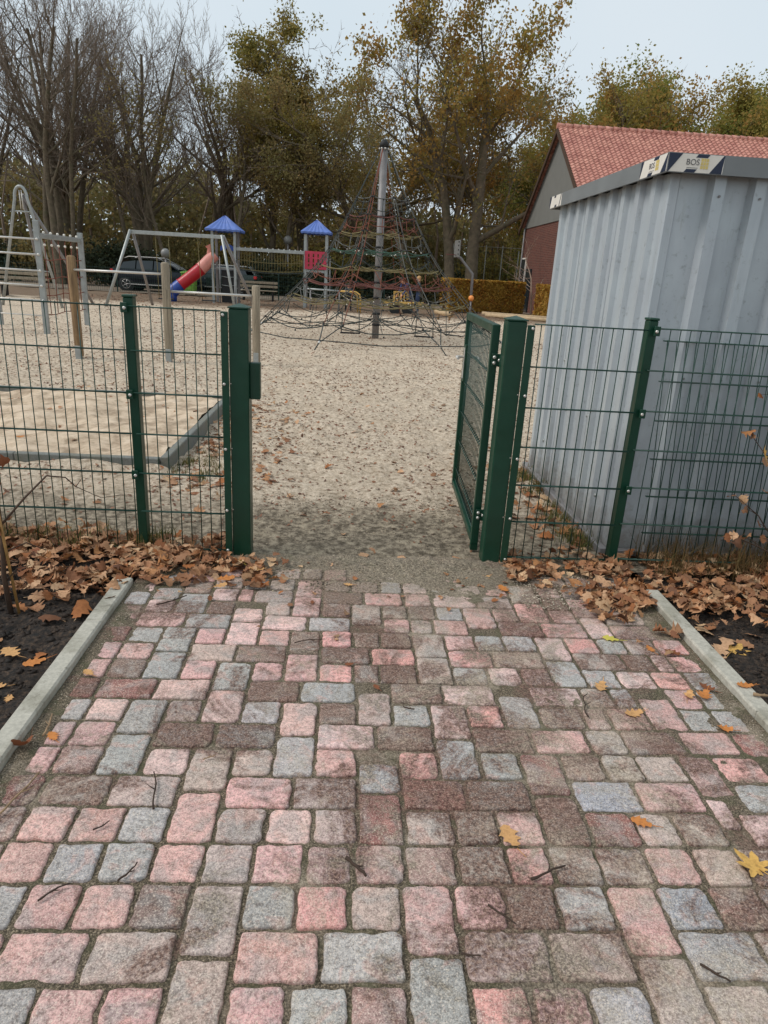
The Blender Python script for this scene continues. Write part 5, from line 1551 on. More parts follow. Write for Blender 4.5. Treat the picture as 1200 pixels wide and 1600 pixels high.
for k, a in enumerate(AZ):
    for s_ in (-1, 1):
        pts = [P_(a + s_ * (.02 + .06 * min(1, r / 2)), r, z) for r, z in prof]
        mb = MB(); mb.tube(pts, .0085, 6)
        mb.build('main_rope', M[('rope_gry', 'rope_dark', 'rope_brown', 'rope_gry')[k % 4]], rp, fix=False)
    # tie down to the ground anchor
    mb = MB()
    rA = 3.25 if k != 2 else 3.55
    mb.tube([P_(a - .08, 2.62, .42), P_(a, rA - .25, .12), P_(a, rA, -.03)], .012, 6)
    mb.tube([P_(a + .08, 2.62, .42), P_(a, rA - .25, .12)], .012, 6)
    mb.build('guy_rope', M['rope_dark'], rp, fix=False)
    b = MB(); b.tube([P_(a, rA - .27, .135), P_(a, rA - .23, .105)], .026, 8); b.build('shackle', M['alu'], rp, fix=False)
for li, (r, z) in enumerate(prof):
    if li == 0: continue
    mt = M[cols2[li]]
    mb = MB()
    for k in range(8):
        a0 = AZ[k] + .04; a1 = AZ[(k + 1) % 8] - .04
        if a1 < a0: a1 += 2 * pi
        while a1 - a0 > pi: a1 -= 2 * pi
        pts = []
        for t in range(7):
            u = t / 6
            sag = .30 * r * .38 * 4 * u * (1 - u) * .5
            pA, pB = P_(a0, r, z), P_(a1, r, z)
            p = pA.lerp(pB, u); p.z -= sag * rngp.uniform(.9, 1.05)
            pts.append(p)
        mb.tube(pts, .0115, 6)
    mb.cur = 1
    for k in range(8):
        for s_ in (-1, 1):
            mb.ball(P_(AZ[k] + s_ * (.02 + .06 * min(1, r / 2)), r, z), .026, 6, 4)
        mb.ball(P_(AZ[k] + .4, r * .97, z - .07 * r), .02, 6, 4)
    mb.build('ring_rope', [mt, M['black']], rp, fix=False)
    if li < len(prof) - 1:      # a half-way ring between two levels, slacker
        r2, z2 = (r + prof[li + 1][0]) / 2, (z + prof[li + 1][1]) / 2
        mb = MB()
        for k in range(8):
            a0, a1 = AZ[k], AZ[(k + 1) % 8]
            while a1 - a0 > pi: a1 -= 2 * pi
            while a1 - a0 < -pi: a1 += 2 * pi
            pA, pB = P_(a0, r2, z2), P_(a1, r2 * .9, z2)
            mid = pA.lerp(pB, .5) * 1.0; mid.z -= r2 * rngp.uniform(.06, .2)
            mb.tube([pA, pA.lerp(mid, .5) - Vector((0, 0, .03)), mid, mid.lerp(pB, .5) - Vector((0, 0, .03)), pB], .009, 5)
            lo = P_((a0 + a1) / 2, prof[li + 1][0] * .92, prof[li + 1][1] - prof[li + 1][0] * .055)
            up_ = P_((a0 + a1) / 2, r * .93, z - r * .055)
            mb.tube([up_, mid, lo], .008, 5)
            if li > 2:
                q1 = P_(a0 + .2, r * .5, z - .05); q2 = P_(a0 + .45, prof[li + 1][0] * .55, prof[li + 1][1] - .06)
                mb.tube([q1, q1.lerp(q2, .5) + Vector((.02, .02, -.02)), q2], .008, 5)
        mb.build('web_rope', M[('rope_gry', 'rope_dark', 'rope_brown')[li % 3]], rp, fix=False)
    if li >= 3:
        mb = MB()
        for k in range(8):
            pA = P_(AZ[k], r, z); pB = P_(AZ[k], .09, z + .02 * (k % 2)); pts = []
            for t in range(6):
                u = t / 5; p = pA.lerp(pB, u); p.z -= .10 * r * 4 * u * (1 - u) * .7
                pts.append(p)
            mb.tube(pts, .0105, 5)
        mb.build('spoke_rope', M['rope_grn'] if li == 4 else mt, rp, fix=False)
        if li in (4, 6, 7):
            mb = MB()
            for k in range(8):
                a0 = AZ[k]; a1 = AZ[(k + 1) % 8]
                while a1 - a0 > pi: a1 -= 2 * pi
                while a1 - a0 < -pi: a1 += 2 * pi
                pA, pB = P_(a0, r * .55, z - .04), P_(a1, r * .55, z - .04)
                mb.tube([pA, pA.lerp(pB, .5) - Vector((0, 0, .09)), pB], .0105, 5)
            mb.build('inner_ring_rope', M['rope_grn'] if li == 4 else mt, rp, fix=False)
    if li in (4, 7):
        mb = MB()
        for k in range(26):
            a = rngp.uniform(0, 6.28); mb.ball(P_(a, r * rngp.uniform(.25, .8), z + rngp.uniform(-.1, .02)), .015, 5, 4)
        mb.build('white_clips', M['white'], rp, fix=False)
for z in (2.64, 2.28, 2.0, 1.58, 1.24, .9, .55, .3):
    mb = MB(); mb.tube([(cx, cy, z - .02), (cx, cy, z + .02)], .095, 14)
    mb.build('mast_collar', M['black'], rp, fix=False)
for (x, y, r0) in ((-.02, 11.6, .3), (1.55, 11.6, -.25)):   # small rope swings at the foot
    mb = MB(); mb.box((x, y, .22), (.42, .05, .03), Matrix.Rotation(r0 * .5, 3, 'Z')); q = mb.build('hanging_rung', M['black'], rp)
    for dx in (-.19, .19):
        seg('rope', M['rope_dark'], q, [(x + dx, y + dx * r0 * .5, .22), (x + dx * .9, y + .05, .68)], .010, 5)
# ground-level ring rope between anchors
mb = MB()
for k in range(8):
    a0, a1 = AZ[k], AZ[(k + 1) % 8]
    pA, pB = P_(a0, 3.05, .14), P_(a1, 3.05, .14)
    mb.tube([pA, pA.lerp(pB, .5) - Vector((0, 0, .05)), pB], .011, 5)
mb.build('foot_rope', M['rope_dark'], rp, fix=False)

# ---- low things on the far sand
gb = thing('bent_rail', 'low grey rail ending in a bent yellow hoop behind the rope pyramid', 'balance rail', (-.7, 24, 0))
seg('rail', M['galv'], gb, [(-1.72, 24, .76), (-.5, 24, .74)], .035, 8)
seg('yellow_hoop', M['yellow'], gb, [(-.5, 24, .74), (.12, 24, .74), (.26, 24, .66), (.31, 24, .5), (.31, 24, -.03)], .035, 8)
seg('yellow_hoop', M['yellow'], gb, [(-.45, 24.3, .74), (.0, 24.3, .74), (.18, 24.3, .6), (.22, 24.3, -.03)], .03, 8)
for x in (-1.6, -.5): seg('leg', M['galv_dark'], gb, [(x, 24, .74), (x, 24, -.03)], .03, 6)
yt = thing('seesaw', 'yellow seesaw board with a slatted yellow seat and black tyres beyond the mast', 'seesaw', (2.0, 25, 0))
mb = MB(); mb.box((2.02, 25, .40), (1.62, .26, .09), Matrix.Rotation(-.03, 3, 'Y'), bev=.01); mb.build('board', M['yellow'], yt)
mb = MB(); mb.box((2.86, 25, .40), (.22, .30, .06), bev=.01); mb.build('red_end', M['rope_red'], yt)
for k in range(5):
    mb = MB(); mb.box((1.66 + k * .13, 25.08, .62 + .02 * k), (.07, .04, .36), bev=.006); mb.build('slat', M['yellow'], yt)
mb = MB(); mb.box((1.92, 25.08, .80), (.60, .05, .06), bev=.006); mb.build('back_rail', M['yellow'], yt)
for x in (1.7, 2.2):
    mb = MB(); mb.tube([(x, 24.9, .16), (x, 25.15, .16)], .22, 16); mb.build('tyre', M['black'], yt, fix=False)
lg = thing('balance_log', 'short pale round balance log on low posts right of the rope pyramid', 'balance log', (3.3, 22, 0))
mb = MB(); mb.tube([(3.05, 22.5, .27), (3.56, 21.9, .20)], .09, 14); mb.build('log', M['timber'], lg, fix=False)
mb = MB(); mb.tube([(3.56, 21.895, .2), (3.565, 21.885, .2)], .088, 14); mb.build('end_grain', M['postwood'], lg, fix=False)
for q in ((3.15, 22.38), (3.5, 21.98)):
    seg('leg', M['postwood'], lg, [(q[0], q[1], .15), (q[0], q[1], -.03)], .04, 8)
ob = thing('ball_topped_post', 'orange ball on a short thin post in front of the beech hedge', 'ball post', (4.72, 25, 0))
mb = MB(); mb.ball((4.72, 25, .72), .112, 18, 12); mb.build('ball', M['orange'], ob)
seg('post', M['galv_dark'], ob, [(4.72, 25, .62), (4.72, 25, -.03)], .022, 8)
# timber border of the play area at right
bo = thing('timber_border', 'low pale timber border around a second sand pit near the beech hedge', 'timber border', (7, 27, 0))
for (a, b_) in (((5.6, 26.2, .05), (8.7, 24.2, .05)), ((5.7, 27.6, .05), (8.9, 26.0, .05)), ((8.9, 26.0, .05), (8.7, 24.2, .05))):
    mb = MB(); mb.tube([a, b_], .09, 8); mb.build('edge_log', M['timber'], bo, fix=False)
# ================================================================== back fence, bench, lamps, hoop, cars
bf = thing('mesh_fence', 'low dark green mesh fence along the far side of the playground', 'fence', (-8, 30.8, 0), 'boundary fencing of the playground')
def far_panel(x0, x1, y, z0, z1, parent):
    mb = MB(); x = x0
    while x <= x1:
        mb.box((x, y, (z0 + z1) / 2), (.008, .008, z1 - z0)); x += .1
    for z in np.arange(z0 + .03, z1 + .01, .2):
        mb.box(((x0 + x1) / 2, y - .009, z), (x1 - x0, .009, .012))
    return mb.build('mesh_panel', M['backfence'], parent, fix=False)
x = -26.0
while x < 3.0:
    far_panel(x + .03, x + 2.47, 30.8, .02, 1.1, bf)
    mb = MB(); mb.box((x, 30.84, .58), (.05, .06, 1.22), bev=.004); mb.build('post', M['backfence'], bf)
    x += 2.5
def park_bench(x, y, label, lead=0):
    t = thing('park_bench', label, 'bench', (x, y, 0), 'benches along the back fence')
    for k in range(2):
        mb = MB(); mb.box((x, y + .22, .62 + k * .16), (1.7, .03, .1), bev=.006); mb.build('back_slat', M['greywood'], t)
    for k in range(3):
        mb = MB(); mb.box((x, y - .12 + k * .14, .44), (1.7, .11, .035), bev=.006); mb.build('seat_slat', M['greywood'], t)
    for s_ in (-.65, .65):
        mb = MB(); mb.box((x + s_, y + .02, .2), (.05, .38, .42)); mb.box((x + s_, y + .25, .45), (.05, .05, .86)); mb.build('leg', M['black'], t)
    return t
park_bench(-4.25, 29.2, 'grey slatted park bench seen below the rope bridge')
park_bench(-11.6, 22.5, 'dark park bench at the edge of the sand behind the left climbing frame')
def lamp(x, y, h, label, r=.27):
    t = thing('street_lamp', label, 'street lamp', (x, y, 0), 'globe lamps along the lane')
    seg('pole', M['galv_dark'], t, [(x, y, -.1), (x, y, h)], .045, 8)
    mb = MB(); mb.ball((x, y, h + r * .8), r, 16, 12); mb.build('globe', M['globe'], t)
lamp(-9.0, 32.0, 1.55 + .1, 'pale globe lamp behind the middle pull-up post', .22)
lamp(-3.9, 40.0, 2.85, 'pale globe lamp among the trees above the rope bridge', .24)

hp = thing('basketball_hoop', 'basketball hoop with a white backboard on a cranked grey pole', 'basketball hoop', (5.05, 27, 0))
seg('pole', M['galv_dark'], hp, [(5.06, 27, -.1), (5.02, 27, 1.65), (4.45, 27, 2.25), (4.32, 27, 2.30)], .06, 10)
mb = MB(); mb.box((4.27, 26.9, 2.60), (.05, .85, .66), Matrix.Rotation(.10, 3, 'Z'), bev=.006); bb = mb.build('backboard', M['globe'], hp)
for z in (2.38, 2.55, 2.72, 2.85):
    mb = MB(); mb.box((4.285, 26.52, z), (.075, .03, .06)); mb.build('bracket', M['black'], bb)
mb = MB(); mb.tube([(4.02 + .2 * cos(a), 26.9 + .2 * sin(a), 2.36) for a in np.linspace(0, 2 * pi, 17)[:-1]], .012, 6, close=True); mb.build('rim', M['rope_red'], hp)

# ball-stop fence behind the hedge
bs = thing('ball_stop_fence', 'tall ball-stop netting on slim pale posts behind the beech hedge', 'fence', (9, 40, 0))
for k in range(8):
    seg('post', M['concrete_post'], bs, [(5.9 + k * .95, 40 - k * .15, -.1), (5.9 + k * .95, 40 - k * .15, 3.4 - (.25 if k % 3 == 1 else 0))], .035, 6)
seg('top_rail', M['concrete_post'], bs, [(5.9, 40, 3.3), (12.55, 38.95, 3.3)], .018, 5)
nt_ = MB()
for k in range(27):
    nt_.box((5.9 + k * .25, 40.0 - k * .039, 1.7), (.012, .012, 3.2))
for z in np.arange(.3, 3.3, .3):
    nt_.tube([(5.9, 40.0, z), (12.55, 38.95, z)], .007, 4)
nt_.build('netting', M['backfence'], bs, fix=False)

# ---- vehicles
def car(x, y, rz, label, paint, scale=1.0, suv=True):
    t = thing('parked_car', label, 'car', (0, 0, 0), 'cars parked on the lane')
    Lc, Wc, Hc = 4.6, 1.85, 1.62 if suv else 1.48
    # side outline (x forward), from rear bottom going over the roof to the front bottom
    low = [(-2.28, .45), (-2.30, .75), (-2.24, 1.0), (-2.12, 1.08)]
    top = [(-1.95, 1.30), (-1.75, 1.52), (-1.2, Hc - .02), (-.2, Hc), (.45, Hc - .06), (.85, 1.38), (1.25, 1.12)]
    hood = [(1.35, 1.06), (1.9, .98), (2.22, .86), (2.32, .62), (2.30, .40)]
    sec = low + top + hood
    mb = MB(); vs = []; fs = []
    widths = []
    for (px, pz) in sec:
        if pz > 1.1: w_ = Wc / 2 - (pz - 1.05) * .42
        else: w_ = Wc / 2 - abs(px) ** 6 * .0009
        widths.append(w_)
    n = len(sec)
    # body shell: left edge, crown, right edge for each station
    for (px, pz), w_ in zip(sec, widths):
        vs += [(px, -w_, pz), (px, -w_ * .6, pz + .02), (px, 0, pz + .03), (px, w_ * .6, pz + .02), (px, w_, pz)]
    for i in range(n - 1):
        for k in range(4):
            fs.append((i * 5 + k, i * 5 + k + 1, (i + 1) * 5 + k + 1, (i + 1) * 5 + k))
    mb.add(vs, fs, True)
    # sides: down from beltline
    for s_ in (-1, 1):
        belt = [(-2.12, 1.02), (-1.6, 1.03), (-.8, 1.02), (0, 1.0), (.8, .98), (1.35, .98), (1.9, .93), (2.2, .82)]
        vs = []
        for (px, pz) in belt:
            wb = Wc / 2 - abs(px) ** 6 * .0009
            vs += [(px, s_ * (wb - .01), pz + .05), (px, s_ * (wb + .015), pz - .12), (px, s_ * (wb + .02), .62), (px, s_ * (wb - .03), .32)]
        fs = []
        for i in range(len(belt) - 1):
            for k in range(3):
                fs.append((i * 4 + k, i * 4 + k + 1, (i + 1) * 4 + k + 1, (i + 1) * 4 + k))
        mb.add(vs, fs, True)
    mb.box((0, 0, .36), (4.2, 1.6, .16))
    body = mb.build('body', M[paint], t)
    # glass: side windows
    for s_ in (-1, 1):
        for (a, b_, c, d) in (((-1.72, 1.08), (-1.55, 1.40), (-.92, 1.50), (-.92, 1.07)), ((-.86, 1.07), (-.86, 1.50), (-.02, 1.52), (-.02, 1.05)), ((.04, 1.05), (.04, 1.52), (.42, 1.46), (1.02, 1.06))):
            g = MB()
            off = lambda q: Vector((q[0], s_ * (Wc / 2 - (q[1] - 1.05) * .42 + .012), q[1]))
            vsg = [off(q) for q in (a, b_, c, d)]
            g.add(vsg + [v - Vector((0, s_ * .03, 0)) for v in vsg], [(0, 1, 2, 3), (4, 7, 6, 5), (0, 4, 5, 1), (1, 5, 6, 2), (2, 6, 7, 3), (3, 7, 4, 0)])
            g.build('window', M['glass'], t)
        rr = MB(); rr.tube([(-1.5, s_ * .66, Hc - .02), (-1.3, s_ * .66, Hc + .06), (.2, s_ * .66, Hc + .07), (.4, s_ * .66, Hc - .01)], .02, 6); rr.build('roof_rail', M['alu'], t, fix=False)
        tl_ = MB(); tl_.box((-2.16, s_ * .74, .95), (.18, .26, .16), bev=.03); tl_.build('tail_light', M['taillight'], t)
        hl = MB(); hl.box((2.16, s_ * .66, .76), (.2, .34, .14), bev=.03); hl.build('headlight', M['globe'], t)
        mr = MB(); mr.box((.75, s_ * 1.02, 1.07), (.12, .2, .13), bev=.03); mr.build('mirror', M[paint], t)
        sil = MB(); sil.box((0, s_ * .925, .34), (2.5, .03, .04)); sil.build('trim_strip', M['alu'], t)
    ws = MB(); ws.add([(.47, -.62, Hc - .075), (.47, .62, Hc - .075), (1.27, .76, 1.13), (1.27, -.76, 1.13), (.49, -.62, Hc - .045), (.49, .62, Hc - .045), (1.30, .76, 1.16), (1.30, -.76, 1.16)],
                     [(0, 1, 2, 3), (7, 6, 5, 4), (0, 4, 5, 1), (1, 5, 6, 2), (2, 6, 7, 3), (3, 7, 4, 0)]); ws.build('windscreen', M['glass'], t)
    for wx in (-1.42, 1.40):
        for s_ in (-1, 1):
            wm = MB(); wm.tube([(wx, s_ * .72, .34), (wx, s_ * .92, .34), (wx, s_ * .935, .34)], [.345, .345, .31], 24); wh = wm.build('wheel', M['black'], t, fix=False)
            rm = MB(); rm.tube([(wx, s_ * .937, .34), (wx, s_ * .945, .34)], .06, 12)
            for k in range(5):
                a = 2 * pi * k / 5
                rm.tube([(wx, s_ * .94, .34), (wx + .22 * cos(a), s_ * .94, .34 + .22 * sin(a))], [.03, .022], 6)
            rm.tube([(wx + .22 * cos(a), s_ * .938, .34 + .22 * sin(a)) for a in np.linspace(0, 2 * pi, 21)[:-1]], .018, 6, close=True)
            rm.build('rim', M['rim'], wh, fix=False)
            ar = MB(); ar.tube([(wx, s_ * .70, .34), (wx, s_ * .915, .34)], .41, 20); ar.build('wheel_arch', M['black'], t, fix=False)
    t.location = (x, y, -.03); t.rotation_euler = (0, 0, rz); t.scale = (scale,) * 3
    return t
car(-9.95, 34.2, radians(-3), 'dark navy estate SUV with silver roof rails parked behind the swing frame', 'carpaint', .97)
car(-7.3, 37.0, radians(176), 'grey-green car parked behind the slide, partly hidden by the SUV', 'cargreen', .95, False)
def bin_(x, y, label):
    t = thing('wheelie_bin', label, 'bin', (x, y, 0))
    mb = MB(); vs = [(-.26, -.3, .05), (.26, -.3, .05), (.26, .3, .05), (-.26, .3, .05), (-.31, -.36, .98), (.31, -.36, .98), (.31, .36, .98), (-.31, .36, .98)]
    mb.add([(x + a, y + b_, c) for a, b_, c in vs], [(0, 3, 2, 1), (4, 5, 6, 7), (0, 1, 5, 4), (1, 2, 6, 5), (2, 3, 7, 6), (3, 0, 4, 7)]); mb.build('body', M['binGreen'], t)
    mb = MB(); mb.box((x, y, 1.02), (.68, .78, .07), Matrix.Rotation(.08, 3, 'X'), bev=.02); mb.build('lid', M['binGreen'], t)
    for s_ in (-.24, .24):
        mb = MB(); mb.tube([(x + s_ - .03, y + .28, .09), (x + s_ + .03, y + .28, .09)], .1, 12); mb.build('wheel', M['black'], t, fix=False)
bin_(-7.9, 31.9, 'lime green wheelie bin beside the fence left of the red slide')
# parking sign on a tree trunk
sg = thing('notice_board', 'small pale notice plate on a thin post behind the rope net of the climbing frame', 'sign', (-10.1, 22.9, 0))
mb = MB(); mb.box((-10.1, 22.9, 1.15), (.16, .02, .42), bev=.003); mb.build('plate', M['globe'], sg)
seg('post', M['galv_dark'], sg, [(-10.1, 22.93, -.05), (-10.1, 22.93, 1.3)], .02, 6)

# ================================================================== brick building
def brick_mat():
    m, n, b, _ = new_mat('dark_red_brick')
    P = pos(n)
    mp = nd(n, 'ShaderNodeMapping'); mp.inputs['Rotation'].default_value = (radians(90), 0, radians(90))
    n.links.new(P, mp.inputs['Vector'])
    br = nd(n, 'ShaderNodeTexBrick')
    sx = nd(n, 'ShaderNodeSeparateXYZ'); n.links.new(P, sx.inputs[0])
    cb = nd(n, 'ShaderNodeCombineXYZ'); n.links.new(mth(n, 'ADD', sx.outputs['X'], sx.outputs['Y']), cb.inputs[0]); n.links.new(sx.outputs['Z'], cb.inputs[1])
    n.links.new(cb.outputs[0], br.inputs['Vector'])
    br.inputs['Color1'].default_value = S(98, 54, 44); br.inputs['Color2'].default_value = S(78, 42, 36); br.inputs['Mortar'].default_value = S(110, 92, 84)
    br.inputs['Scale'].default_value = 1.0; br.inputs['Brick Width'].default_value = .25; br.inputs['Row Height'].default_value = .077; br.inputs['Mortar Size'].default_value = .008
    n.links.new(br.outputs['Color'], b.inputs['Base Color']); b.inputs['Roughness'].default_value = .9
    bump(n, b, br.outputs['Fac'], -.5, .01)
    return m
M['brick'] = brick_mat()
def tile_mat():
    m, n, b, _ = new_mat('clay_roof_tiles')
    P = pos(n)
    f = noise(n, P, 3.0, 5, .7); g = noise(n, P, .5, 4)
    c = ramp(n, f, [(.38, S(150, 100, 92)), (.62, S(192, 146, 134))])
    c = mixc(n, ramp(n, g, [(.45, 0.0), (.65, .4)]), c, S(174, 122, 116))
    n.links.new(c, b.inputs['Base Color']); b.inputs['Roughness'].default_value = .75
    return m
M['tiles'] = tile_mat()
M['cladding'] = simple('grey_gable_cladding', S(112, 116, 116), .7, 0, .06, 2)
BX, YF, YN, ZE, ZR = 9.0, 35.6, 24.92, 4.2, 7.98
YM = (YF + YN) / 2
bd = thing('brick_building', 'red-tiled brick building with a plain grey gable behind the shed', 'building', (BX, YM, 0))
X2 = 31.0
mb = MB(); mb.add([(BX, YN + .2, -.1), (BX, YF - .25, -.1), (BX, YF - .25, 4.18), (BX, YN + .2, 4.18), (X2, YN + .2, -.1), (X2, YF - .25, -.1), (X2, YF - .25, 4.18), (X2, YN + .2, 4.18)],
       [(0, 3, 2, 1), (4, 5, 6, 7), (0, 4, 7, 3), (1, 2, 6, 5), (3, 7, 6, 2)]); mb.build('wall', M['brick'], bd)
mb = MB(); mb.add([(BX - .04, YN + .12, 4.10), (BX - .04, YF - .16, 4.10), (BX - .04, YM, ZR - .12), (BX + .12, YN + .12, 4.10), (BX + .12, YF - .16, 4.10), (BX + .12, YM, ZR - .12)],
       [(0, 2, 1), (3, 4, 5), (0, 1, 4, 3), (1, 2, 5, 4), (2, 0, 3, 5)]); mb.build('gable', M['cladding'], bd)
def tile_slope(y_e, y_r, side):
    nx, ny = 400, 32
    xs = np.linspace(BX - .28, X2, nx * 2 + 200)
    rows = []
    Vv, F = [], []
    for j in range(ny):
        for e in (0, 1):
            t = (j + e) / ny
            y_ = y_e + (y_r - y_e) * t; z = ZE - .12 + (ZR - ZE + .12) * t + (.0 if e else .05)
            rows.append((y_, z, e))
    xsN = len(xs)
    wave = .028 * np.sin(xs * 2 * pi / .22)
    for (y_, z, e) in rows:
        Vv.append(np.stack([xs, np.full(xsN, y_), z + wave + .02], 1))
    Vv = np.concatenate(Vv)
    i = np.arange(len(rows) * xsN).reshape(len(rows), xsN)
    F = np.stack([i[:-1, :-1].ravel(), i[:-1, 1:].ravel(), i[1:, 1:].ravel(), i[1:, :-1].ravel()], 1)
    return Vv, F
V1, F1 = tile_slope(YN - .25, YM, 1)
V2, F2 = tile_slope(YF + .05, YM, -1)
np_mesh('roof', np.concatenate([V1, V2]), np.concatenate([F1, F2 + len(V1)]), M['tiles'], parent=bd)
rd = MB()
x = BX - .3
while x < X2:
    rd.tube([(x, YM, ZR + .03), (x + .38, YM, ZR + .015)], [.125, .105], 10); x += .36
rd.build('ridge_tiles', M['tiles'], bd, fix=False)
for (ya, yb_) in ((YN - .27, YM), (YF + .07, YM)):
    mb = MB(); mb.add([(BX - .30, ya, ZE - .18), (BX - .30, yb_, ZR - .03), (BX - .30, yb_, ZR - .25), (BX - .30, ya, ZE - .40), (BX - .22, ya, ZE - .18), (BX - .22, yb_, ZR - .03), (BX - .22, yb_, ZR - .25), (BX - .22, ya, ZE - .40)],
           [(0, 1, 2, 3), (7, 6, 5, 4), (0, 4, 5, 1), (2, 6, 7, 3), (0, 3, 7, 4), (1, 5, 6, 2)]); mb.build('verge_board', M['stem'], bd)
def window(y_, z, w_, h):
    f = MB(); f.box((BX - .03, y_, z), (.1, w_, h), bev=.01); fo = f.build('window', M['white'], bd)
    for k in (-1, 1):
        g = MB(); g.box((BX - .082, y_ + k * w_ * .24, z), (.02, w_ * .42, h - .14)); g.build('pane', M['glass'], fo)
window(34.6, 2.0, .8, 1.3)
d = MB(); d.box((BX - .03, 33.4, 1.05), (.1, 1.0, 2.1), bev=.01); d.build('door', M['glass'], bd)
seg('downpipe', M['galv_dark'], bd, [(BX - .08, YF - .45, 4.1), (BX - .08, YF - .45, 0)], .045, 8)

# ================================================================== people
def person(name_lbl, loc, rz, h, joints, mats, hair, group=None, hairlen=.5):
    """joints: dict name->(x,y,z) in units of body height; facing +Y. body grown as one skinned surface"""
    J = joints
    order = [('pelvis', None, .085), ('waist', 'pelvis', .075), ('chest', 'waist', .095), ('neckb', 'chest', .045), ('neck', 'neckb', .034), ('head', 'neck', .060), ('crown', 'head', .056),
             ('shL', 'chest', .05), ('elL', 'shL', .032), ('wrL', 'elL', .022), ('haL', 'wrL', .022),
             ('shR', 'chest', .05), ('elR', 'shR', .032), ('wrR', 'elR', .022), ('haR', 'wrR', .022),
             ('hiL', 'pelvis', .062), ('knL', 'hiL', .045), ('anL', 'knL', .028), ('toL', 'anL', .026),
             ('hiR', 'pelvis', .062), ('knR', 'hiR', .045), ('anR', 'knR', .028), ('toR', 'anR', .026)]
    idx = {}; vs = []; es = []; rad = []
    for nme, par, r in order:
        idx[nme] = len(vs); vs.append(Vector(J[nme]) * h); rad.append(r * h)
        if par: es.append((idx[par], idx[nme]))
    me = bpy.data.meshes.new('body'); me.from_pydata(vs, es, [])
    o = bpy.data.objects.new('body_tmp', me); COL.objects.link(o)
    md = o.modifiers.new('s', 'SKIN'); md.use_smooth_shade = True; md.branch_smoothing = .6
    for i, v in enumerate(me.skin_vertices[0].data):
        v.radius = (rad[i], rad[i]); v.use_root = (i == 0)
    s2 = o.modifiers.new('d', 'SUBSURF'); s2.levels = 2; s2.render_levels = 2
    dg = bpy.context.evaluated_depsgraph_get(); dg.update()
    bm_ = bpy.data.meshes.new_from_object(o.evaluated_get(dg))
    bpy.data.objects.remove(o, do_unlink=True)
    t = thing('person', name_lbl, 'person', (0, 0, 0), group)
    bm_.materials.clear()
    for k in ('skin', mats[0], mats[1], 'shoe'): bm_.materials.append(M[k])
    segs = [(idx[p], idx[nme], nme) for nme, p, r in order if p]
    zone = {'waist': 1, 'chest': 1, 'neckb': 1, 'neck': 0, 'head': 0, 'crown': 0, 'shL': 1, 'elL': 1, 'wrL': 1, 'haL': 0, 'shR': 1, 'elR': 1, 'wrR': 1, 'haR': 0, 'hiL': 2, 'knL': 2, 'anL': 2, 'toL': 3, 'hiR': 2, 'knR': 2, 'anR': 2, 'toR': 3}
    for p in bm_.polygons:
        c = p.center; best = (9e9, 1)
        for a, b_, nme in segs:
            A_, B_ = vs[a], vs[b_]; ab = B_ - A_
            u = max(0, min(1, (c - A_).dot(ab) / max(1e-9, ab.length_squared)))
            dd = (c - A_ - ab * u).length
            if dd < best[0]: best = (dd, zone[nme])
        p.material_index = best[1]; p.use_smooth = True
    body = link_mesh('body', bm_, t)
    # fingers, nose, ears as one extra mesh on the body; eyes and mouth
    hd, cr, nk = vs[idx['head']], vs[idx['crown']], vs[idx['neck']]
    up = (cr - nk).normalized(); fwd = Vector(J.get('look', (0, 1, 0))).normalized(); sd_ = fwd.cross(up).normalized()
    mb = MB()
    c = hd.lerp(cr, .45)
    mb.tube([c + fwd * .05 * h, c + fwd * .068 * h - up * .012 * h], [.006 * h, .010 * h], 6)
    for s_ in (-1, 1): mb.ball(c + sd_ * s_ * .056 * h, .013 * h, 8, 6, (.5, 1, 1.3))
    for hn, wn in (('haL', 'wrL'), ('haR', 'wrR')):
        hp_, wp = vs[idx[hn]], vs[idx[wn]]; d = (hp_ - wp).normalized(); q = d.orthogonal().normalized()
        for k in range(4):
            o_ = q * (k - 1.5) * .009 * h; ln = (.036, .042, .040, .032)[k] * h
            mb.tube([hp_ + o_, hp_ + o_ + d * ln * .6 + d.cross(q) * .004 * h, hp_ + o_ + d * ln + d.cross(q) * .014 * h], [.0052 * h, .0048 * h, .0035 * h], 6)
        mb.tube([wp.lerp(hp_, .4) + q * .014 * h, hp_ + q * .030 * h], [.006 * h, .0045 * h], 6)
    mb.build('features', M['skin'], t, fix=False)
    e = MB()
    for s_ in (-1, 1): e.ball(c + fwd * .053 * h + sd_ * s_ * .02 * h + up * .008 * h, .0055 * h, 8, 6)
    e.build('eyes', M['black'], t)
    e = MB(); e.tube([c + fwd * .052 * h - up * .034 * h - sd_ * .014 * h, c + fwd * .056 * h - up * .036 * h, c + fwd * .052 * h - up * .034 * h + sd_ * .014 * h], .003 * h, 5); e.build('mouth', M['rope_red'], t, fix=False)
    hr = MB()
    n = 14
    vsx = []; rows_ = 7
    cc = hd.lerp(cr, .62)
    for i in range(rows_):
        a = (pi * (.5 + .16 * hairlen)) * i / (rows_ - 1)
        for k in range(n):
            b_ = 2 * pi * k / n
            fr = cos(b_)
            aa = a * (1 - .30 * max(0, fr))
            vsx.append(cc + up * cos(aa) * .068 * h + (fwd * cos(b_) + sd_ * sin(b_)) * sin(aa) * .066 * h * (1 + .05 * sin(5 * b_ + i)))
    fx = [(i * n + k, i * n + (k + 1) % n, (i + 1) * n + (k + 1) % n, (i + 1) * n + k) for i in range(rows_ - 1) for k in range(n)]
    hr.add(vsx, fx, True); hr.build('hair', M[hair], t)
    t.location = loc; t.rotation_euler = (0, 0, rz)
    return t
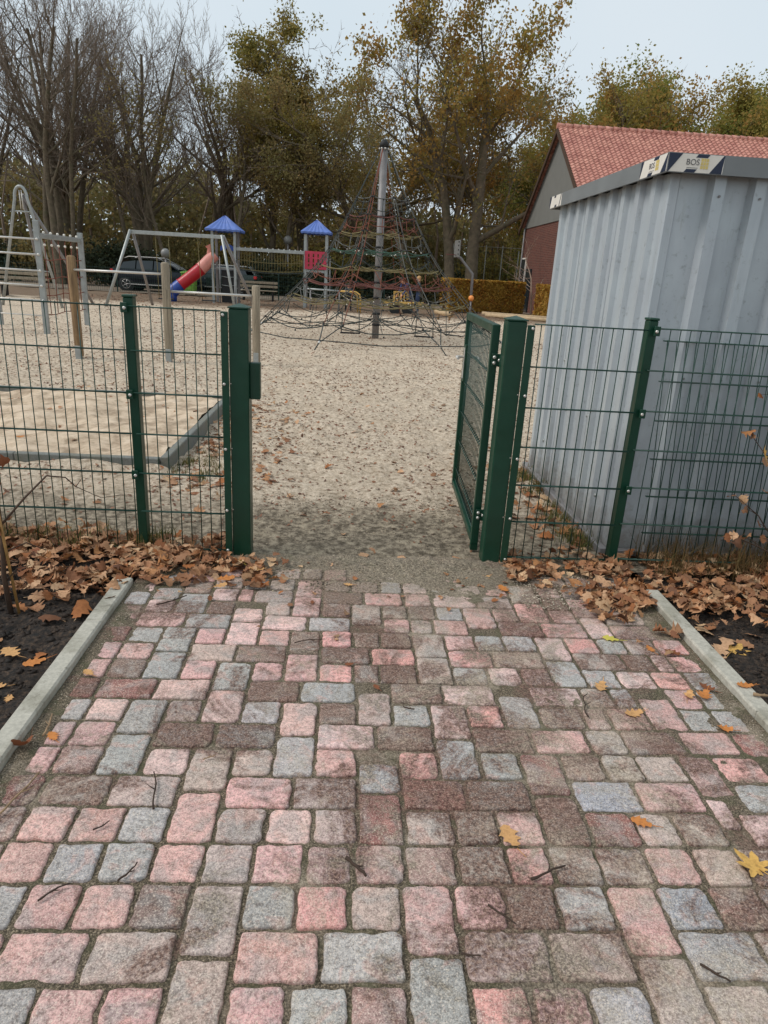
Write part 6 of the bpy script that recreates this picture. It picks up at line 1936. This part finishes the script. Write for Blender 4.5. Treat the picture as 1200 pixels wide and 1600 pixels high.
stand = dict(pelvis=(0, 0, .53), waist=(0, 0, .60), chest=(0, .005, .73), neckb=(0, 0, .81), neck=(0, .005, .85), head=(0, .012, .89), crown=(0, .008, .945),
             shL=(-.10, 0, .79), elL=(-.135, -.01, .63), wrL=(-.13, .05, .50), haL=(-.128, .07, .455), shR=(.10, 0, .79), elR=(.135, -.01, .63), wrR=(.13, .05, .50), haR=(.128, .07, .455),
             hiL=(-.055, 0, .47), knL=(-.06, .02, .27), anL=(-.062, -.01, .05), toL=(-.065, .07, .025), hiR=(.055, 0, .47), knR=(.06, .02, .27), anR=(.062, -.01, .05), toR=(.065, .07, .025))
k1 = dict(stand); k1.update(elL=(-.13, .07, .66), wrL=(-.07, .18, .62), haL=(-.05, .22, .60), elR=(.13, .06, .66), wrR=(.07, .17, .63), haR=(.05, .21, .61), look=(-.4, .9, -.2))
person('blond child in a dark jacket and blue jeans standing at the far play table', (2.66, 25.7, 0), radians(75), 1.47, k1, ('jacket_dark', 'jeans'), 'hair_blond', hairlen=.8)
bend = dict(stand); bend.update(waist=(0, .05, .59), chest=(0, .16, .68), neckb=(0, .23, .73), neck=(0, .26, .76), head=(0, .29, .79), crown=(0, .32, .835), shL=(-.10, .20, .72), shR=(.10, .20, .72),
            elL=(-.13, .24, .56), wrL=(-.11, .33, .45), haL=(-.10, .36, .41), elR=(.13, .24, .56), wrR=(.11, .33, .45), haR=(.10, .36, .41), look=(0, .9, -.5))
person('person in a blue-violet jacket and jeans leaning forward beside the blond child', (2.32, 25.45, 0), radians(120), 1.55, bend, ('jacket_blue', 'jeans'), 'hair_dark', hairlen=.6)
k3 = dict(stand); k3.update(chest=(0, .05, .72), neckb=(0, .08, .80), neck=(0, .09, .83), head=(0, .11, .87), crown=(0, .12, .93), shL=(-.10, .05, .78), shR=(.10, .05, .78), elL=(-.16, .10, .66), wrL=(-.15, .20, .70), haL=(-.15, .24, .71), elR=(.16, .10, .66), wrR=(.15, .20, .70), haR=(.15, .24, .71),
          knL=(-.08, .06, .27), anL=(-.09, .02, .05), toL=(-.10, .10, .025), knR=(.08, .02, .27), anR=(.10, -.05, .05), toR=(.11, .03, .025), look=(0, 1, -.3))
person('small child in dark blue clothes holding the low yellow hoop rail', (-.15, 24.35, 0), radians(180), 1.08, k3, ('jacket_dark', 'trouser_dark'), 'hair_dark', hairlen=.5)

# ================================================================== hedges and trees
def leaf_cloud(V, size, rng, stretch=1.5):
    """rhombic leaves at points V (n,3)"""
    n = len(V)
    a = rng.normal(size=(n, 3)); a /= np.linalg.norm(a, axis=1)[:, None]
    b = np.cross(a, rng.normal(size=(n, 3))); b /= np.linalg.norm(b, axis=1)[:, None]
    s = (size * rng.uniform(.6, 1.3, n))[:, None]
    P4 = np.stack([V - a * s * stretch * .5, V + b * s * .5, V + a * s * stretch * .5, V - b * s * .5], 1).reshape(-1, 3)
    F = np.arange(n * 4).reshape(n, 4)
    return P4, F
def hedge(name, label, x0, x1, y0, y1, h, depth, n, mat, size=.075, group=None, wob=.10):
    rng = np.random.default_rng(int(x0 * 10) + n)
    t = thing(name, label, 'hedge', ((x0 + x1) / 2, (y0 + y1) / 2, 0), group)
    u = rng.random(n); fc = rng.random(n)
    front = fc < .62
    dd = np.where(front, rng.exponential(.06, n), rng.uniform(0, depth, n))
    zz = np.where(front, rng.uniform(.05, h, n), h - rng.exponential(.05, n))
    back = fc > .9; dd = np.where(back, depth - rng.exponential(.06, n), dd); zz = np.where(back, rng.uniform(.05, h, n), zz)
    L_ = math.hypot(x1 - x0, y1 - y0); dx, dy = (x1 - x0) / L_, (y1 - y0) / L_
    wv = (fbm(u * L_ * 1.4, zz * 1.8, 5) - .5) * wob * 2
    dd = dd + np.where(front, wv, 0)
    zz = zz + np.where(~front & ~back, (fbm(u * L_ * 1.6, dd, 8) - .5) * wob * 1.6, 0)
    X = x0 + dx * L_ * u - dy * dd * 1.0; Y = y0 + dy * L_ * u + dx * dd
    P4, F = leaf_cloud(np.stack([X, Y, zz], 1), size, rng)
    np_mesh('foliage', P4, F, mat, parent=t)
    mb = MB()
    rr = random.Random(3)
    k = 0
    while k * .35 < L_:
        q = k * .35
        for s_ in range(2):
            a = (x0 + dx * q - dy * depth * .5, y0 + dy * q + dx * depth * .5, -.05)
            mb.tube([a, (a[0] + rr.uniform(-.15, .15), a[1] + rr.uniform(-.2, .2), h * .5), (a[0] + rr.uniform(-.25, .25), a[1] + rr.uniform(-.3, .3), h * .92)], [.02, .014, .006], 5)
        k += 1
    mb.build('stems', M['stem'], t, fix=False)
    return t
hedge('beech_hedge', 'clipped beech hedge in yellow and rust autumn leaf right of the hoop', 4.25, 8.0, 28.2, 29.6, 1.42, .85, 16000, M['lf_hedge'])
hedge('beech_hedge', 'short second stretch of beech hedge against the brick wall next to the shed', 8.15, 8.42, 28.4, 26.9, 1.38, .5, 3600, M['lf_hedge'])

class Tree:
    def __init__(s, seed):
        s.rng = random.Random(seed); s.V = []; s.F = []; s.tV = []; s.tF = []; s.tips = []
    def tube(s, pts, rad, n, trunk):
        V, F = (s.V, s.F) if trunk else (s.tV, s.tF)
        b = len(V); u = None
        for i, p in enumerate(pts):
            t = (pts[min(i + 1, len(pts) - 1)] - pts[max(i - 1, 0)])
            t.normalize()
            if u is None: u = t.orthogonal().normalized()
            else:
                u = u - t * u.dot(t); u.normalize()
            w_ = t.cross(u)
            for k in range(n):
                a = 2 * pi * k / n
                q = p + (u * cos(a) + w_ * sin(a)) * rad[i]
                V.append((q.x, q.y, q.z))
        for i in range(len(pts) - 1):
            for k in range(n):
                F.append((b + i * n + k, b + i * n + (k + 1) % n, b + (i + 1) * n + (k + 1) % n, b + (i + 1) * n + k))
    def branch(s, p, d, L, r, lvl, P):
        rng = s.rng
        ns = (7, 6, 5, 4, 3, 3)[min(lvl, 5)]
        pts = [p.copy()]; rad = [r]
        up = P['up'][min(lvl, len(P['up']) - 1)]
        wob = P.get('wob', .16)
        for k in range(ns):
            d = (d + Vector((rng.gauss(0, wob), rng.gauss(0, wob), rng.gauss(0, wob * .6) + up))).normalized()
            p = p + d * (L / ns)
            pts.append(p.copy()); rad.append(r * (1 - .82 * ((k + 1) / ns)) if lvl > 0 else r * (1 - .62 * (k + 1) / ns))
        s.tube(pts, rad, (9, 6, 5, 3, 3, 3)[min(lvl, 5)], lvl == 0 or (lvl == 1 and P.get('limbs', True)))
        if lvl >= P['max']:
            s.tips += pts[1:]
            return
        if lvl >= P['max'] - 1: s.tips += pts[2:]
        nc = P['n'][min(lvl, len(P['n']) - 1)]
        t0 = P['t0'][min(lvl, len(P['t0']) - 1)]
        for c in range(nc):
            t = t0 + (1 - t0) * (c + rng.random()) / nc
            f = t * ns; i = min(ns - 1, int(f)); q = pts[i].lerp(pts[i + 1], f - i)
            dd = (pts[i + 1] - pts[i]).normalized()
            an = radians(rng.uniform(*P['ang']))
            az = rng.uniform(0, 2 * pi)
            o = dd.orthogonal().normalized(); o.rotate(Quaternion(dd, az))
            nd_ = (dd * cos(an) + o * sin(an)).normalized()
            nl = L * P['len'][min(lvl, len(P['len']) - 1)] * (1 - .45 * (t - t0) / (1 - t0 + .01)) * rng.uniform(.75, 1.2)
            s.branch(q, nd_, nl, max(P.get('rmin', .008), rad[i] * P.get('rk', .55)), lvl + 1, P)
        # leader continues
        if lvl > 0: s.branch(pts[-1], d, L * .45, max(P.get('rmin', .008), rad[-1]), lvl + 1, P)
    def make(s, name, label, cat, loc, bark, twigm, group=None, leafn=0, leafsize=.12, leafm=None, zmin=0, spread=.28, ct=.46):
        t = thing(name, label, cat, (0, 0, 0), group)
        np_mesh('trunk', s.V, s.F, bark, parent=t, smooth=True)
        V = np.array(s.tV) if s.tV else np.zeros((0, 3)); F = np.array(s.tF) if s.tF else np.zeros((0, 4), int)
        mi = np.zeros(len(F), int)
        if leafn:
            rg = np.random.default_rng(s.rng.randint(0, 9999))
            T = np.array([list(q) for q in s.tips]); T = T[T[:, 2] > zmin]
            # some branches keep their leaves, others are bare
            k = fbm(T[:, 0] * .55 + T[:, 1] * .23, T[:, 2] * .55 + T[:, 1] * .31, s.rng.randint(0, 99))
            pr = np.clip((k - ct) * 9, .02, 1); pr /= pr.sum()
            ci = rg.choice(len(T), leafn, p=pr)
            C = T[ci] + rg.normal(0, spread, (leafn, 3))
            P4, LF = leaf_cloud(C, leafsize, rg)
            F = np.concatenate([F, LF + len(V)]); V = np.concatenate([V, P4]); mi = np.concatenate([mi, np.ones(len(LF), int)])
        np_mesh('crown', V, F, [twigm, leafm or twigm], parent=t, midx=mi)
        t.location = loc
        return t
BARE = dict(max=4, n=(9, 7, 6, 5), t0=(.32, .2, .2, .15), ang=(22, 48), len=(.60, .58, .56, .55), up=(.02, .07, .08, .06), rk=.52, rmin=.009, wob=.10)
STEM = dict(max=4, n=(12, 6, 4, 3), t0=(.22, .15, .2, .2), ang=(16, 42), len=(.38, .58, .56, .55), up=(.05, .08, .07, .06), rk=.50, rmin=.012, wob=.08)
LEAFY = dict(max=3, n=(12, 7, 5), t0=(.28, .15, .15), ang=(35, 75), len=(.42, .55, .55), up=(.03, .04, .03), rk=.45, rmin=.012, wob=.15)
OAK = dict(max=4, n=(11, 7, 4, 3), t0=(.25, .15, .15, .2), ang=(30, 66), len=(.56, .55, .54, .5), up=(.02, .05, .04, .02), rk=.52, rmin=.012, wob=.17)
def place(o, loc, rz=0, sc=1.0, label=None):
    c = copy_tree(o); c.location = loc; c.rotation_euler = (0, 0, rz); c.scale = (sc, sc, sc)
    if label: c['label'] = label
    return c
GT = 'trees behind the playground'
# multi-stemmed bare trees on the left
def multistem(seed, n, H, r, P, lean=.22):
    T = Tree(seed)
    for k in range(n):
        a = 2 * pi * k / n + T.rng.uniform(-.4, .4)
        l = T.rng.uniform(.3, 1) * lean
        d = Vector((cos(a) * l, sin(a) * l, 1)).normalized()
        T.branch(Vector((cos(a) * .25, sin(a) * .25, -.2)), d, H * T.rng.uniform(.8, 1.08), r * T.rng.uniform(.7, 1.1), 0, P)
    return T
ms1 = multistem(2, 4, 14.6, .20, dict(STEM, n=(9, 5, 4, 3), rmin=.010, t0=(.30, .15, .2, .2), ang=(24, 54), len=(.44, .56, .55, .55), up=(.03, .06, .06, .05)), .16).make('bare_tree', 'bare many-stemmed tree at the far left edge, tallest of the bare ones', 'tree', (-16.0, 37.5, 0), M['bark'], M['bark_grey'], GT)
place(ms1, (-21.5, 41, 0), 1.9, 1.06, 'bare many-stemmed tree cut by the left picture edge')
place(ms1, (-12.6, 40.5, 0), 3.7, .98, 'bare many-stemmed tree rising right behind the arched steel frame')
place(ms1, (-18.6, 45.5, 0), 5.0, 1.15, 'tall thin-twigged bare tree between the two leftmost ones, further back')
bt = Tree(5); bt.branch(Vector((0, 0, -.2)), Vector((.04, 0, 1)).normalized(), 7.6, .27, 0, dict(BARE, n=(8, 7, 6, 5), len=(.78, .55, .55, .55)))
b1 = bt.make('bare_tree', 'bare round-headed tree with fine upward twigs left of the picture middle', 'tree', (-12.3, 40, 0), M['bark'], M['bark_grey'], GT)
b1.location = (-11.9, 41, 0); b1.scale = (1.08, 1.08, 1.14)
place(b1, (-9.3, 43, 0), 2.2, 1.12, 'bare fine-twigged tree standing over the slide tower')
place(b1, (-14.6, 47, 0), 4.1, 1.1, 'bare tree filling the gap behind the swing frame')
b2 = Tree(9); b2.branch(Vector((0, 0, -.2)), Vector((.10, 0, 1)).normalized(), 8.5, .15, 0, dict(BARE, n=(7, 6, 4, 3), len=(.5, .55, .55, .5)))
bb2 = b2.make('bare_tree', 'slender leaning tree with only a few brown leaves left of the leafy ones', 'tree', (-7.2, 39.5, 0), M['bark'], M['bark_grey'], GT, 1500, .11, M['lf_brown'], 3)
place(bb2, (-10.6, 38.6, 0), 2.6, .9, 'slender sparse young tree behind the swing beam')
for (x, y, rz, sc, lb) in ((-17.6, 43, 1.3, 1.22, 'bare round-headed tree just right of the tallest many-stemmed tree'), 
                         (-13.2, 44, 5.1, 1.34, 'high bare tree with a wide twiggy fan above the swing frame'), (-7.6, 46, .7, 1.22, 'bare tree in the gap left of the olive trees'),
                         (-20.5, 47, 3.9, 1.38, 'tall bare tree behind the far left trunks'), (-24.5, 44, 5.6, 1.3, 'bare tree standing over the left picture edge')):
    place(b1, (x, y, 0), rz, sc, lb)
# leafy olive trees in the centre
def leafy(seed, H, r, P=LEAFY, d=(0, 0, 1)):
    T = Tree(seed); T.branch(Vector((0, 0, -.2)), Vector(d).normalized(), H, r, 0, P); return T
l1 = leafy(21, 10.2, .24, dict(OAK, n=(11, 6, 4, 3), len=(.50, .52, .5, .5), ang=(24, 58))).make('leafy_tree', 'olive-brown leaved tree above the rope bridge, left one of its pair', 'tree', (-5.3, 42, 0), M['bark'], M['bark_grey'], GT, 17000, .095, M['lf_olive'], 3, .22, .42)
place(l1, (-2.6, 44, 0), 2.0, 1.22, 'tall olive leaved tree left behind the rope pyramid')
place(l1, (-4.4, 41.2, 0), 4.2, .80, 'thin dark trunked tree close beside the left olive tree')
l2 = leafy(33, 11.0, .25, dict(OAK, n=(11, 6, 4, 3), len=(.48, .52, .5, .5), ang=(22, 54))).make('leafy_tree', 'brownish leaved tree directly behind the top of the steel mast', 'tree', (1.2, 43, 0), M['bark'], M['bark_grey'], GT, 16000, .095, M['lf_brown'], 3, .26, .42)
place(l2, (-.4, 46, 0), 2.5, 1.28, 'high crowned olive tree left of the mast, further back')
place(l2, (3.9, 49, 0), 4.4, 1.30, 'tall thin-leaved tree between the mast and the big oak')
# the big autumn oak
ok = Tree(52)
for (dx, d, H_, r_) in ((0, (.12, 0, 1), 9.2, .36), (-.55, (-.14, .05, 1), 9.0, .30)):
    ok.branch(Vector((dx, 0, -.2)), Vector(d).normalized(), H_, r_, 0, dict(OAK, n=(10, 7, 5, 3), len=(.66, .55, .52, .5)))
oak = ok.make('oak_tree', 'largest oak with twin trunks and gold-brown autumn leaves behind the hoop', 'tree', (6.6, 38.5, 0), M['bark'], M['bark'], GT, 27000, .105, M['lf_autumn'], 3.4, .24, .43)
oak.scale = (1.15, 1.1, 1.30)
o3 = place(oak, (17.4, 50, 0), 3.9, 1.22, 'golden-brown oak rising behind the left half of the tiled roof')
# trees behind the building
g1 = leafy(61, 9.4, .26, dict(OAK, n=(12, 7, 4, 3), t0=(.3, .15, .15, .2), ang=(25, 65), len=(.50, .55, .52, .5))).make('leafy_tree', 'green-yellow tree above the roof ridge, first one right of the golden oak', 'tree', (22.3, 50, 0), M['bark'], M['bark_grey'], GT, 52000, .105, M['lf_green'], 3, .36, .33)
g1.scale = (1.3, 1.25, 1.22)
for i, (x, y, rz, sc, lb) in enumerate(((13.4, 56, 1.1, .92, 'rusty green tree behind the left end of the roof ridge'), (25.6, 52, 2.7, 1.26, 'rounded green tree behind the middle of the visible ridge'), (29.2, 53, 4.0, 1.30, 'green tree behind the ridge near the right picture edge'),
                                   (32.8, 54, 5.2, 1.24, 'green tree behind the roof at the right picture edge'), (20.4, 56, .5, 1.25, 'green tree in the gap between the golden oak and the green-yellow one'))):
    place(g1, (x, y, 0), rz, sc, lb)
# small pale birch in front of the brick wall
br_ = Tree(71); br_.branch(Vector((0, 0, -.1)), Vector((.08, 0, 1)).normalized(), 3.4, .045, 0, dict(max=2, n=(9, 5), t0=(.2, .2), ang=(25, 55), len=(.42, .5), up=(.03, .05), rk=.5, rmin=.010, wob=.14))
br_.make('young_birch', 'young pale-stemmed leafless birch against the brick wall beside the shed', 'tree', (8.35, 29.6, 0), M['bark_pale'], M['bark_pale'])

# undergrowth below the trees, individual bushes
def bush(seed, label, x, y, rx, h, n, mat, size=.13):
    rng = np.random.default_rng(seed)
    t = thing('bush', label, 'bush', (x, y, 0), 'bushes under the trees')
    k = int(14 * rx); cs = np.stack([rng.uniform(-rx, rx, k), rng.uniform(-.9, .9, k), rng.uniform(.15, 1, k) * h * .8], 1)
    cs[:, 2] *= np.sqrt(np.clip(1 - (cs[:, 0] / rx) ** 2 * .6, .1, 1))
    C = cs[rng.integers(0, k, n)] + rng.normal(0, .42, (n, 3)) * np.array([1, .9, .8])
    C[:, 2] = np.abs(C[:, 2])
    P4, F = leaf_cloud(C + np.array([x, y, 0]), size, rng)
    np_mesh('foliage', P4, F, mat, parent=t)
    mb = MB(); rr = random.Random(seed)
    for q in cs[::2]:
        mb.tube([(x + q[0] * .4, y, -.1), (x + q[0] * .8 + rr.uniform(-.2, .2), y + q[1] * .5, q[2] * .6), (x + q[0], y + q[1], q[2] * 1.15 + .3)], [.04, .025, .008], 4)
    mb.build('stems', M['stem'], t, fix=False)
BU = [(-22, 39, 3, 2.6, 'lf_dark', 'dark bush at the left picture edge under the bare trees'), (-17.4, 40, 2.6, 3.0, 'lf_under', 'brownish bush between the two leftmost trunks'), (-13.2, 39.2, 2.2, 2.6, 'lf_dark', 'dark evergreen bush left of the parked SUV'),
      (-10.0, 41, 2.4, 3.6, 'lf_under', 'olive bush behind the parked SUV'), (-7.4, 40.5, 2.2, 3.0, 'lf_olive', 'yellow-olive bush behind the slide tower'), (-4.6, 39.6, 2.6, 1.9, 'lf_dark', 'dark green bush below the rope bridge'),
      (-2.2, 40.2, 2.4, 2.6, 'lf_olive', 'olive bush left of the second blue-roofed tower'), (.4, 40, 2.4, 1.9, 'lf_dark', 'dark green bush right of the second blue-roofed tower'), (3.0, 41, 2.4, 2.4, 'lf_under', 'brown-green bush behind the mast'), (5.6, 42, 2.2, 1.8, 'lf_dark', 'dark bush left of the oak trunks'),
      (9.2, 43, 2.2, 3.4, 'lf_olive', 'olive bush behind the ball-stop netting'), (11.8, 41, 1.8, 3.6, 'lf_green', 'yellow-green bush at the corner of the brick building')]
for i, (x, y, rx, h, mt, lb) in enumerate(BU):
    bush(200 + i, lb, x, y, rx, h, int(2600 * rx), M[mt])
# far wood: one mass of stems and thinning leaves
def wood():
    rng = np.random.default_rng(9)
    n = 120000
    X = rng.uniform(-52, 34, n); Y = rng.uniform(56, 76, n)
    top = 4.2 + 4.6 * fbm(X * .16, Y * .05, 71)
    top = np.where(X > 12, top * .8, top) * np.where(X < -12, 1.35, 1)
    Z = top * rng.random(n) ** .8
    k = fbm(X * .35, Z * .45 + Y * .1, 73)
    keep = rng.random(n) < np.clip((k - .34) * 6, .12, 1)
    C = np.stack([X, Y, Z], 1)[keep]
    P4, F = leaf_cloud(C, .30, rng)
    mb = MB(); rr = random.Random(6)
    for i in range(260):
        x, y = rr.uniform(-52, 34), rr.uniform(55, 74); h = rr.uniform(6, 12) if x > -12 else rr.uniform(8, 14)
        p = [Vector((x, y, -.2)), Vector((x + rr.uniform(-.4, .4), y, h * .4)), Vector((x + rr.uniform(-.9, .9), y, h * .75)), Vector((x + rr.uniform(-1.4, 1.4), y, h))]
        mb.tube(p, [rr.uniform(.1, .24), .09, .05, .015], 5, cap=False)
        for b_ in range(7):
            t = rr.uniform(.35, .95); q = p[1].lerp(p[3], t); a = rr.uniform(0, 6.28); ln = rr.uniform(1.2, 3.2)
            e = q + Vector((cos(a) * ln * .6, sin(a) * ln * .6, ln * .8))
            mb.tube([q, q.lerp(e, .5) + Vector((0, 0, .15)), e], [.045, .03, .012], 3, cap=False)
    n0 = len(mb.v)
    tv = np.array(mb.v); 
    quads = np.array([f for f in mb.f])
    V = np.concatenate([P4, tv]); Fa = np.concatenate([F, quads + len(P4)])
    mi = np.concatenate([np.zeros(len(F), int), np.ones(len(quads), int)])
    o = np_mesh('distant_wood', V, Fa, [M['lf_under'], M['bark_grey']], midx=mi)
    return tag(o, kind='stuff')
wood()
